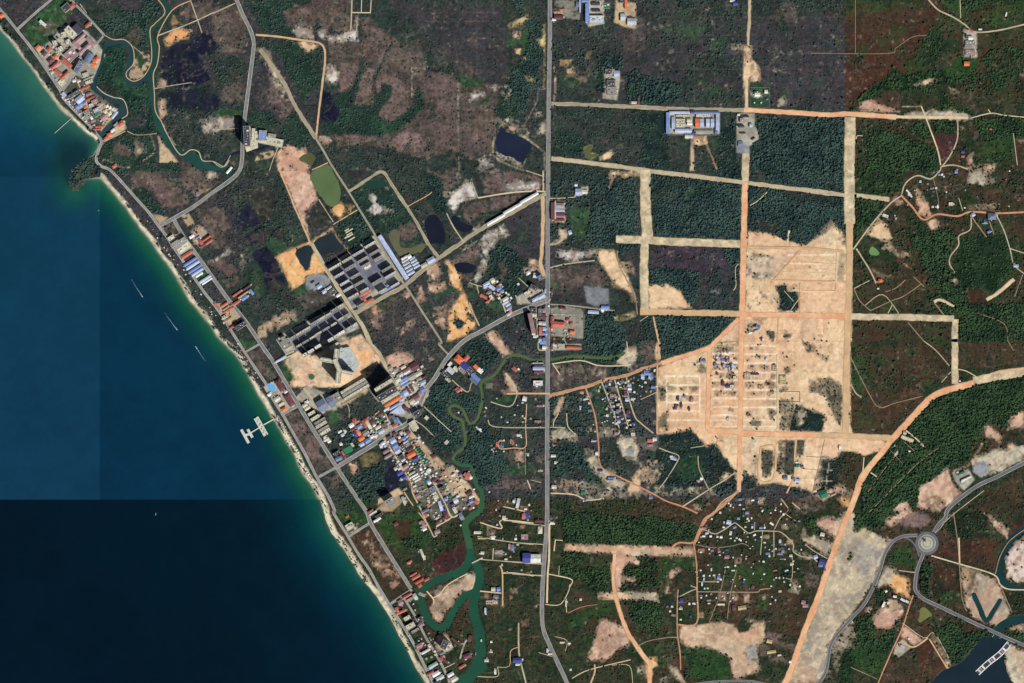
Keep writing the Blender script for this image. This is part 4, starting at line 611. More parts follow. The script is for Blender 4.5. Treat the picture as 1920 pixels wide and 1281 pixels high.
water('green_pond', (88, 108, 72), [[(581,332),(588,320),(600,313),(613,309),(620,314),(626,326),(633,343),(640,360),(638,375),(626,387),(613,383),(600,366),(590,350)]])
water('pond', (84, 88, 58), [pts('B', '640,1190 690,1150 740,1150 770,1180 740,1240 690,1215')])
water('brown_pond', (92, 92, 72), [pts('G', '1310,480 1350,440 1400,470 1400,560 1470,575 1590,540 1595,570 1540,615 1460,620 1400,645 1350,580')])
water('settling_pond', (38, 50, 56), [pts('G', '620,600 725,562 745,590 722,690 705,750 655,690'), pts('G', '752,545 800,500 890,462 930,520 970,590 860,620 790,625')])
water('pond', (34, 62, 56), [pts('G', '1150,90 1260,65 1280,110 1210,140 1150,125')])
water('dark_pond', (28, 32, 46), [pts('H', '0,360 50,330 110,370 140,450 130,540 60,550 10,520'), pts('H', '195,340 240,350 270,390 340,420 300,460 240,450 195,400'), pts('H', '205,710 260,690 370,715 330,760 240,770'), pts('G', '1585,380 1640,360 1680,420 1690,520 1640,540 1601,470')])
water('creek', (76, 96, 62), lines=[(pts('L', '1480,90 1410,120 1300,128 1190,118 1050,118 930,140 880,148 800,142 720,115 650,105 600,130 560,185 525,235 480,275 430,292 405,330 418,420 400,520 370,595 325,618 295,570 270,520 225,488 180,492 175,530 210,570 265,600 278,660 290,740 275,800 215,845 195,885'), 5.4, 5.2)])
water('creek', (52, 88, 62), lines=[(pts('L', '470,285 415,305 400,340'), 7, 5), (pts('L', '195,885 250,930 330,940 355,1000 372,1070 410,1130 420,1200 400,1270 O:1150,20 1090,90 1105,170 1125,250'), 5, 14)])
water('river', (34, 76, 60), lines=[(pts('O', '1125,250 1125,330 1100,400 1040,450 900,500 800,550 745,600 765,680 790,760 840,840 900,870 950,850 990,760 1040,680 1090,625 1150,600'), 15, 12), (pts('O', '1125,340 1180,400 1197,500 1170,600 1150,700 1165,800 1195,900 1205,1000 1200,1080 1170,1160 1120,1230 1060,1281 1020,1330'), 15, 20)], polys=[pts('O', '1150,1160 1210,1110 1250,1170 1200,1220 1140,1281 1040,1300')])
water('river', (26, 56, 60), lines=[(pts('R', '1660,110 1601,130 1510,200 1440,310 1410,400 1420,480 1480,550 1560,575 1660,580'), 13, 13), (pts('R', '1225,620 1260,700 1315,810 1370,740 1420,660'), 10, 8), (pts('R', '1700,800 1601,800 1500,815 1420,860 1390,920'), 14, 16)])
water('estuary', (27, 42, 52), [pts('R', '880,1300 980,1200 1150,1110 1250,970 1330,920 1430,930 1490,985 1445,1060 1465,1170 1500,1260 1520,1340 860,1340')])
water('pond', (112, 116, 66), [pts('R', '820,720 860,710 910,765 880,790 820,830 808,790')])
water('pond', (106, 142, 88), [pts('J', '435,600 470,570 515,605 500,635 450,630')])
water('pond', (84, 92, 60), [pts('C', '1190,1110 1235,1090 1225,1150 1270,1160 1220,1195 1190,1180')])
area('white', pts('R', '1455,300 1530,220 1601,190 1680,190 1680,520 1540,525 1470,480'), 1, frag=.12, tree=.05)
area('pale', pts('R', '1440,1090 1500,990 1601,1030 1700,1100 1700,1340 1520,1340 1480,1200'), 1, frag=0)
# sea depth and colour
d = np.maximum(-sdc + (MID - .5) * 9 * sstep(-sdc, 4, 40), 0)
def ramp(d, stops):
    out = np.zeros(d.shape + (3,)); xs = [s[0] for s in stops]; cs = np.array([lin(s[1]) for s in stops])
    for k in range(3): out[..., k] = np.interp(d, xs, cs[:, k])
    return out
mid = ramp(d, [(0, (170, 186, 164)), (2.2, (84, 122, 98)), (3.5, (54, 106, 86)), (8, (28, 94, 74)), (18, (18, 84, 70)), (28, (14, 70, 72)), (42, (12, 58, 74)), (62, (11, 51, 76)), (400, (11, 48, 76))])
nor = ramp(d, [(0, (166, 184, 168)), (2.2, (76, 124, 108)), (4, (50, 110, 98)), (22, (38, 98, 90)), (48, (26, 84, 88)), (75, (18, 74, 90)), (105, (15, 65, 90)), (160, (14, 60, 86)), (400, (12, 54, 82))])
sou = ramp(d, [(0, (66, 100, 86)), (4, (28, 84, 78)), (14, (14, 76, 74)), (32, (8, 60, 68)), (55, (4, 46, 60)), (85, (2, 36, 52)), (130, (2, 29, 46)), (300, (2, 26, 42)), (500, (2, 24, 40))])
tn = (1 - sstep(PY + WX * 14, 200, 330))[..., None]
SC = mid * (1 - tn) + nor * tn
west = (PX < 188)[..., None] * (.9 * (PY > 330)[..., None] + .4 * (PY <= 330)[..., None])
SC = SC * (1 - west) + (SC * np.array([1.35, 1.22, 1.2]) + lin((8, 20, 24))) * west
bay = np.clip(1 - np.hypot((PX - 190) / 46, (PY - 262) / 40), 0, 1)[..., None]
hm = np.clip(1.6 * np.exp(-((PX + WX * 6 - 140) / 34) ** 2 - ((PY + WY * 6 - 308) / 48) ** 2), 0, 1) * sstep(190 - PX, 0, 26); hm = hm[..., None]; SC = SC * (1 - hm) + lin((20, 54, 64)) * hm
SC = np.where((PY > 937)[..., None], sou, SC)
SC = SC * np.where(d[..., None] < 90, np.array([.9, .74, .72]) + (np.array([.72, .88, .82]) - np.array([.9, .74, .72])) * np.clip(d / 90, 0, 1)[..., None], np.array([.72, .88, .82])); SC *= (1 + 0.35 * (BIG - .5) + .18 * (MID - .5) + .10 * (FINE - .5))[..., None]
sm = np.clip(0.5 - sdc / 2.2, 0, 1)
BODIES.append(('sea', None)); SEA_ID = len(BODIES) - 1
up = sm > WM; WM = np.where(up, sm, WM); WID = np.where(up, SEA_ID, WID); WC = np.where(up[..., None], SC, WC)
# colour under & around water edges
wet = np.clip(WM * 1.0, 0, 1)[..., None]
COLR = COLR * (1 - wet * .6) + lin((46, 60, 54)) * wet * .6
TREE = np.where(WM > .1, 0, TREE)
# mottling of soil and herbs: shrubs, bare spots, cattle paths and wheel tracks
veg = (CLASS != CLS.index('cleared_sand')) & (CLASS != CLS.index('yard')) & (CLASS != CLS.index('beach'))
F2 = fbm(11, 61, 4); F3 = fbm(5, 71, 2); R1 = fbm(60, 81, 3); R2 = fbm(38, 91, 3); R3 = fbm(90, 95, 2)
def over(c, m):
    global COLR
    COLR = COLR * (1 - m[..., None]) + lin(c) * m[..., None]
def blur(a, r):
    a = a.astype(float)
    for ax in (0, 1):
        c = np.cumsum(np.concatenate([np.zeros_like(a.take([0], ax)), a], ax), ax); n = a.shape[ax]; hi = np.minimum(np.arange(n) + r + 1, n); lo = np.maximum(np.arange(n) - r, 0)
        sh = [1, 1]; sh[ax] = n; a = (c.take(hi, ax) - c.take(lo, ax)) / (hi - lo).reshape(sh)
    return a
SB = blur(CLASS == CLS.index('cleared_sand'), 3); isand = CLASS == CLS.index('cleared_sand')
eat = isand * sstep(.95 - SB + (F3 * .5 + F2 * .5 - .5) * 1.5, .22, .42); spill = (~isand) * (WM < .1) * sstep(SB + (F3 * .5 + F2 * .5 - .5) * 1.5, .42, .62)
over((62, 68, 54), eat * .7); over((168, 148, 122), spill * .55); TREE = np.where(eat > .6, np.maximum(TREE, .12), TREE)
over((34, 46, 40), veg * sstep(F2, .54, .68) * .42)
over((98, 84, 76), veg * sstep(F3 * .6 + F2 * .4, .62, .72) * sstep(BIG, .42, .55) * .32)
over((140, 128, 116), veg * sstep(F3, .80, .9) * .5 * (BIG > .45))
over((120, 110, 98), veg * np.exp(-((R1 - .5) / .006) ** 2) * .30 * (CLASS != CLS.index('forest_floor')))
sandy = CLASS == CLS.index('cleared_sand')
over((150, 118, 92), sandy * sstep(F2, .60, .74) * .34); over((236, 214, 180), sandy * sstep(1 - F2, .60, .72) * .40)
over((176, 140, 116), sandy * np.exp(-((R1 - .5) / .008) ** 2) * .4); over((236, 212, 180), sandy * np.exp(-((R2 - .5) / .010) ** 2) * .4); over((214, 150, 118), sandy * sstep(R3, .56, .64) * .22)
over((92, 88, 76), sandy * (F3 > .86) * .5)
speck = (F3 - .5) * .5 + (FINE - .5) * .35 + (RNG.random((NY, NX)) - .5) * .34
COLR *= np.clip(1 + speck * np.where(veg, 1.0, .42), .3, 2)[..., None]

def ground_material(name, fine, amp, streak=0.0):
    m = bpy.data.materials.new(name); nt, bs = nodes_of(m)
    at = nt.nodes.new('ShaderNodeAttribute'); at.attribute_name = 'soil'
    tc = nt.nodes.new('ShaderNodeTexCoord')
    n1 = noise_node(nt, fine, 4, 0.75, vec=tc.outputs['Object']); n2 = noise_node(nt, fine * .12, 4, 0.6, vec=tc.outputs['Object'])
    cs = mul_val(nt, at.outputs['Color'], maprange(nt, n1.outputs[0], .3, .7, 1 - amp, 1 + amp))
    cs = mul_val(nt, cs, maprange(nt, n2.outputs[0], .3, .7, 1 - amp * .5, 1 + amp * .5))
    nt.links.new(cs, bs.inputs['Base Color']); bs.inputs['Roughness'].default_value = 1.0; bs.inputs['Specular IOR Level'].default_value = 0.05
    bp = nt.nodes.new('ShaderNodeBump'); bp.inputs['Strength'].default_value = .5; bp.inputs['Distance'].default_value = .8
    nt.links.new(n1.outputs[0], bp.inputs['Height']); nt.links.new(bp.outputs[0], bs.inputs['Normal'])
    return m
def water_material(name, rough=.18):
    m = bpy.data.materials.new(name); nt, bs = nodes_of(m)
    at = nt.nodes.new('ShaderNodeAttribute'); at.attribute_name = 'soil'
    tc = nt.nodes.new('ShaderNodeTexCoord'); n2 = noise_node(nt, .01, 5, 0.6, vec=tc.outputs['Object'])
    nt.links.new(mul_val(nt, at.outputs['Color'], maprange(nt, n2.outputs[0], .3, .7, .95, 1.05)), bs.inputs['Base Color'])
    bs.inputs['Roughness'].default_value = rough; bs.inputs['IOR'].default_value = 1.33; bs.inputs['Specular IOR Level'].default_value = .15
    n1 = noise_node(nt, .12, 4, 0.7, vec=tc.outputs['Object'])
    bp = nt.nodes.new('ShaderNodeBump'); bp.inputs['Strength'].default_value = .25; bp.inputs['Distance'].default_value = .5
    nt.links.new(n1.outputs[0], bp.inputs['Height']); nt.links.new(bp.outputs[0], bs.inputs['Normal'])
    return m
GM = {c: ground_material('soil_' + c, *a) for c, a in dict(ground=(.09, .6), forest_floor=(.1, .4), wetland=(.07, .4), field=(.09, .45), grass=(.08, .35), cleared_sand=(.06, .16), yard=(.09, .2), beach=(.1, .2), riverbank=(.1, .2)).items()}
WMAT = water_material('water')
GZ = -2.2 * WM + 0.5 * (BIG - .5) * 0
WXX = (PX - 960) * U; WYY = (640.5 - PY) * U
ALB = np.clip(COLR / K_LIGHT, 0.004, .9); WALB = np.clip(WC / K_LIGHT, 0.001, .9)
def grid_object(name, cellmask, Z, colr, m, kind='structure', label=None):
    if not cellmask.any(): return None
    jj, ii = np.nonzero(cellmask)
    a = jj * NX + ii; quads = np.stack([a + NX, a + NX + 1, a + 1, a], 1)      # y runs south, so this order faces up
    used, inv = np.unique(quads, return_inverse=True); inv = inv.reshape(-1).astype(np.int32)
    n = len(used); co = np.stack([WXX.ravel()[used], WYY.ravel()[used], (Z.ravel()[used] if isinstance(Z, np.ndarray) else np.full(n, Z))], 1).astype(np.float32)
    me = bpy.data.meshes.new(name); me.vertices.add(n); me.vertices.foreach_set('co', co.ravel())
    me.loops.add(len(inv)); me.loops.foreach_set('vertex_index', inv)
    me.polygons.add(len(jj)); me.polygons.foreach_set('loop_start', np.arange(0, len(inv), 4, dtype=np.int32)); me.polygons.foreach_set('loop_total', np.full(len(jj), 4, np.int32))
    me.update(calc_edges=True)
    at = me.attributes.new('soil', 'FLOAT_COLOR', 'POINT'); cc = np.ones((n, 4), np.float32); cc[:, :3] = colr.reshape(-1, 3)[used]
    at.data.foreach_set('color', cc.ravel()); me.materials.append(m); me.polygons.foreach_set('use_smooth', np.ones(len(jj), bool)); me.validate()
    o = bpy.data.objects.new(name, me); COL.objects.link(o); o['kind'] = kind
    if label: o['label'] = label
    return o
cell = lambda A: np.minimum(np.minimum(A[:-1, :-1], A[1:, :-1]), np.minimum(A[:-1, 1:], A[1:, 1:]))
cmax = lambda A: np.maximum(np.maximum(A[:-1, :-1], A[1:, :-1]), np.maximum(A[:-1, 1:], A[1:, 1:]))
dry = cell(WM) < .999; CC = CLASS[:-1, :-1]
for k, c in enumerate(CLS):
    grid_object(c, dry & (CC == k), GZ, ALB, GM[c])
wany = cmax(WM) > 0.01; WCELL = np.zeros(CC.shape, np.int16)
WIDd = WID.copy()
for _ in range(3):                                       # let each body's level run a little under its banks
    z = WIDd == 0
    for ax, s in ((0, 1), (0, -1), (1, 1), (1, -1)):
        r = np.roll(WIDd, s, ax); WIDd = np.where(z & (WIDd == 0), r, WIDd)
WCd = WC.copy()
for _ in range(3):
    z = (WCd.sum(2) == 0)
    for ax, s in ((0, 1), (0, -1), (1, 1), (1, -1)):
        r = np.roll(WCd, s, ax); WCd = np.where(z[..., None] & (WCd.sum(2) == 0)[..., None], r, WCd)
WALB = np.clip(WCd / K_LIGHT, 0.001, .9)
for wid in range(1, len(BODIES)):
    nm, lb = BODIES[wid]
    grid_object(nm, wany & (WIDd[:-1, :-1] == wid), -1.1, WALB, WMAT)
# land and sea beyond the mapped sheet
def far_material(name, r1, r2, sc):
    return mat(name, r1, 1.0, .25, sc, .05, rgb2=r2)
fx0, fx1, fy0, fy1 = (GX0 - 960) * U, (GX1 - 960) * U, (640.5 - GY1) * U, (640.5 - GY0) * U
shore_n = COAST[0]; sn = W(-60, GY0); ss = W(GX0, GY1)
bm = MB(); E = 30000
cN = (W(-40, 0)[0], fy1); cS = (W(820, 0)[0], fy0)
bm.quad((fx1, -E, -.5), (E, -E, -.5), (E, E, -.5), (fx1, E, -.5)); bm.quad((cN[0], fy1, -.5), (fx1, fy1, -.5), (fx1, E, -.5), (cN[0] - E * .6, E, -.5)); bm.quad((cS[0], fy0, -.5), (cS[0] + E * .5, -E, -.5), (fx1, -E, -.5), (fx1, fy0, -.5))
bm.build('far_ground', far_material('far_soil', (52, 58, 46), (74, 66, 56), .02))['kind'] = 'structure'
bm = MB(); bm.quad((-E, -E, -3.0), (cS[0] + E * .6, -E, -3.0), (cS[0] + E * .6, fy0, -3.0), (-E, fy0, -3.0)); bm.quad((-E, fy0, -3.0), (fx0, fy0, -3.0), (fx0, E, -3.0), (-E, E, -3.0)); bm.quad((fx0, fy1, -3.0), (cN[0] + 200, fy1, -3.0), (cN[0] + 200, E, -3.0), (fx0, E, -3.0))
bm.build('far_sea', mat('far_sea', (10, 42, 68), .2, .05, .01, .35))['kind'] = 'structure'

# ------------------------------------------------------------------ roads
ASPH = mat('asphalt', (108, 110, 116), .9, .2, .05, rgb2=(134, 132, 128)); ASPHD = mat('asphalt_dark', (96, 98, 106), .9, .12, .06)
CONC = mat('kerb_concrete', (182, 180, 168), .9, .3, .05, rgb2=(140, 138, 124)); PAVE = mat('coast_paving', (150, 148, 146), .9, .16, .07, rgb2=(126, 126, 130))
DIRTP = mat('pale_dirt', (190, 178, 148), 1, .16, .05, rgb2=(168, 156, 130)); DIRTT = mat('tan_dirt', (208, 172, 128), 1, .14, .05, rgb2=(190, 158, 124))
DIRTO = mat('orange_dirt', (216, 154, 114), 1, .16, .05, rgb2=(226, 178, 138)); DIRTR = mat('laterite', (176, 126, 98), 1, .15, .06, rgb2=(196, 146, 112))
DIRTG = mat('grey_gravel', (158, 152, 132), 1, .14, .05, rgb2=(142, 136, 118)); DIRTB = mat('brown_track', (140, 116, 94), 1, .15, .06, rgb2=(158, 138, 112))
SANDR = mat('sandy_track', (216, 196, 160), 1, .14, .05, rgb2=(196, 178, 146)); WHITEP = mat('white_paint', (226, 226, 222), .7, .05, .1)
ZC = [0.08]
ROADS = []
def nextz(s=.004): ZC[0] += s; return ZC[0]
def ribbon(name, p, w, m, jit=0.0, w1=None, z=None, h=0.0, sm=5, label=None, parent=None, kind='structure'):
    q = smooth(p, sm) if sm and len(p) > 2 else list(p)
    if jit or len(q) < 3:
        r = []
        for a, b in zip(q[:-1], q[1:]):
            L = math.hypot(b[0] - a[0], b[1] - a[1]); n = max(1, int(L / 4.0)) if jit else max(1, int(L / 40))
            r += [(a[0] + (b[0] - a[0]) * t / n, a[1] + (b[1] - a[1]) * t / n) for t in range(n)]
        q = r + [q[-1]]
    n = len(q); V = []; F = []; z = nextz() if z is None else z; rr = random.Random(len(q) * 31 + int(q[0][0]))
    jl = jr = 0; ROADS.append((q, max(w, w1 or w)))
    for k in range(n):
        a = q[max(k - 1, 0)]; b = q[min(k + 1, n - 1)]; L = math.hypot(b[0] - a[0], b[1] - a[1]) + 1e-6
        nx, ny = -(b[1] - a[1]) / L, (b[0] - a[0]) / L; ww = (w if w1 is None else w + (w1 - w) * k / (n - 1)) / 2
        jl = .55 * jl + rr.uniform(-jit, jit) * .6; jr = .55 * jr + rr.uniform(-jit, jit) * .6
        V.append((*W(q[k][0] + nx * (ww + jl), q[k][1] + ny * (ww + jl)), z)); V.append((*W(q[k][0] - nx * (ww + jr), q[k][1] - ny * (ww + jr)), z))
    for k in range(n - 1): F.append((2 * k, 2 * k + 1, 2 * k + 3, 2 * k + 2))
    if h:
        i = len(V); V += [(x, y, z - h) for x, y, z in V]
        for k in range(n - 1): F += [(2 * k, 2 * k + 2, i + 2 * k + 2, i + 2 * k), (2 * k + 1, i + 2 * k + 1, i + 2 * k + 3, 2 * k + 3)]
    o = mesh_obj(name, V, F, m, parent=parent)
    me = o.data
    if len(me.polygons) and me.polygons[0].normal.z < 0: me.flip_normals()
    if parent is None: o['kind'] = kind
    if label: o['label'] = label
    return o
def avenue(p, w, m=None, kerb=1.3, centre=False, name='road'):
    kerb *= .85
    """carriageway between raised pavements with a painted centre line"""
    q = smooth(p, 6) if len(p) > 2 else p
    for s in (1, -1):
        e = []
        for k in range(len(q)):
            a = q[max(k - 1, 0)]; b = q[min(k + 1, len(q) - 1)]; L = math.hypot(b[0] - a[0], b[1] - a[1]) + 1e-6
            o = s * (w / 2 + kerb / 2); e.append((q[k][0] - (b[1] - a[1]) / L * o, q[k][1] + (b[0] - a[0]) / L * o))
        ribbon('pavement', e, kerb, CONC, z=.42 + nextz(.003), h=.14, sm=0)
    ribbon(name, q, w, m or ASPH, z=.30 + nextz(.003), sm=0)
    if centre: ribbon('road_marking', q, .22, WHITEP, z=.42 + nextz(.003), sm=0)
coast_road = pts('A', '-60,0 0,70 60,140 130,230 220,340 300,450 380,570 450,675 475,735 560,830 650,920 720,1000 760,1062 738,1130 722,1200 755,1245 F:340,72 400,130 480,220 560,310 640,400 705,490 760,560 820,650 900,770 960,860 1050,990 1130,1090 1200,1190 1240,1260 K:190,10 240,90 320,210 400,330 450,440 520,550 600,690 680,830 760,990 800,1060 860,1160 910,1270 O:100,0 160,100 210,180 280,300 370,430 440,560 520,690 570,770 640,880 700,980 770,1120 840,1260 900,1400')
boulevard_n = pts('F', '715,492 820,440 980,345 1100,255 1230,165 1310,90 1335,0 B:220,1050 240,850 272,600 298,400 302,310 275,220 220,110 175,0 150,-60')
boulevard_s = pts('F', '820,440 900,580 1000,720 1100,860 1220,1030 1330,1170 1410,1281 K:380,55 440,140 530,290 640,480 740,650 840,810 925,945 1000,1060 1080,1180 1150,1281 O:380,80 480,250 580,410 680,570')
diag = pts('K', '925,945 1050,868 1200,775 1350,672 1440,625 1500,560 1545,480 1600,355 L:65,270 130,160 200,75 290,-10 H:420,1200 600,1100 760,1030 900,975 915,960')
ns_road = [(1031, -40), (1031, 60), (1029, 180), (1028, 300), (1027, 400), (1027, 560), (1027, 700), (1026, 800), (1026, 937)] + pts('P', '262,80 246,300 232,500 225,700 232,860 275,980 340,1120 400,1250 440,1340')
avenue(coast_road, 3.2, PAVE, 1.1, False); avenue(boulevard_n, 5.0, ASPH, 1.3); avenue(boulevard_s, 5.0, ASPH, 1.3); avenue(diag, 5.6, ASPH, 1.5)
avenue(ns_road, 6.2, ASPH, .9)
for p, w in (('K|240,82 345,22', 2.6), ('K|522,550 628,492', 2.6), ('K|790,1018 925,945', 3.6), ('O|215,182 368,82', 3.2), ('O|520,692 690,578', 3.4)):
    s, t = p.split('|'); avenue(pts(s, t), w, PAVE, .8, False, name='side_street')
avenue(pts('O', '635,650 720,790 800,950 880,1080 950,1220 990,1330'), 3.0, PAVE, .7, False, name='side_street')
avenue(pts('A', '130,222 270,95 395,-10'), 2.6, PAVE, 1.2, False, name='side_street'); avenue(pts('A', '510,-20 640,110 780,262'), 2.6, PAVE, .8, False, name='side_street'); avenue(pts('A', '775,270 700,360 640,420 560,560 465,690'), 2.0, PAVE, .9, False, name='side_street')
line_hw = pts('N', '1660,875 1600,912 1500,962 1400,1015 1250,1085 1130,1170 1030,1260 R:1010,40 960,90 925,150')
avenue(line_hw, 5.4, ASPHD, 1.0, name='highway'); avenue(pts('R', '800,172 700,178 620,215 560,300 520,430 470,560 400,690 300,800 190,925 145,1010 128,1120 110,1200 60,1281 0,1350'), 4.6, ASPHD, .8, name='highway')
avenue(pts('R', '845,310 830,350 800,430 785,520 790,590 850,650 980,712 1100,770 1250,840 1400,908 1500,955 1601,995 1700,1030'), 5.0, ASPHD, .9, name='highway')
ribbon('slip_road', pts('R', '690,178 750,210 790,260 815,330'), 3.2, ASPHD, z=.38); avenue(pts('Q', '400,1290 520,1275 640,1266 750,1264 850,1270 950,1290'), 3.4, ASPHD, .7, name='highway')
RC = loc('R', 872, 232); rcx, rcy = W(*RC)
bm = MB(); bm.cyl(rcx, rcy, 22 * U, .2, .46, 48); bm.build('roundabout_carriageway', ASPHD)['kind'] = 'structure'
rb = empty('roundabout_island', rcx, rcy, .46); tag(rb, 'round paved island with pale rings and a dark monument in the middle of the roundabout', 'roundabout')
for r, h, m_ in ((16.5, .3, CONC), (15.2, .45, ASPH), (13.2, .5, mat('island_grass', (112, 128, 96), 1, .2, .1)), (11.5, .55, mat('island_paving', (172, 170, 156), .9, .15, .1)), (7.6, .62, mat('island_grass', (110, 126, 96))), (6.4, .7, mat('island_paving', (160, 158, 150)))):
    b = MB(); b.cyl(0, 0, r * U, 0, h, 40); b.build('paved_ring', m_, rb)
mo = empty('monument', rcx - 8, rcy + 10, 1.1); tag(mo, 'dark statue on a stepped plinth at the centre of the roundabout', 'monument')
b = MB(); b.box(-7, -7, 0, 7, 7, 1.5); b.box(-4.5, -4.5, 1.5, 4.5, 4.5, 4); b.build('plinth', CONC, mo); b = MB(); b.cyl(0, 0, 2.6, 4, 9, 8, r1=1.8); b.cyl(0, 0, 2.4, 9, 14, 8, r1=.9); b.box(-4, -.8, 9.5, 4, .8, 11); b.build('statue', mat('bronze', (62, 60, 58), .6), mo)
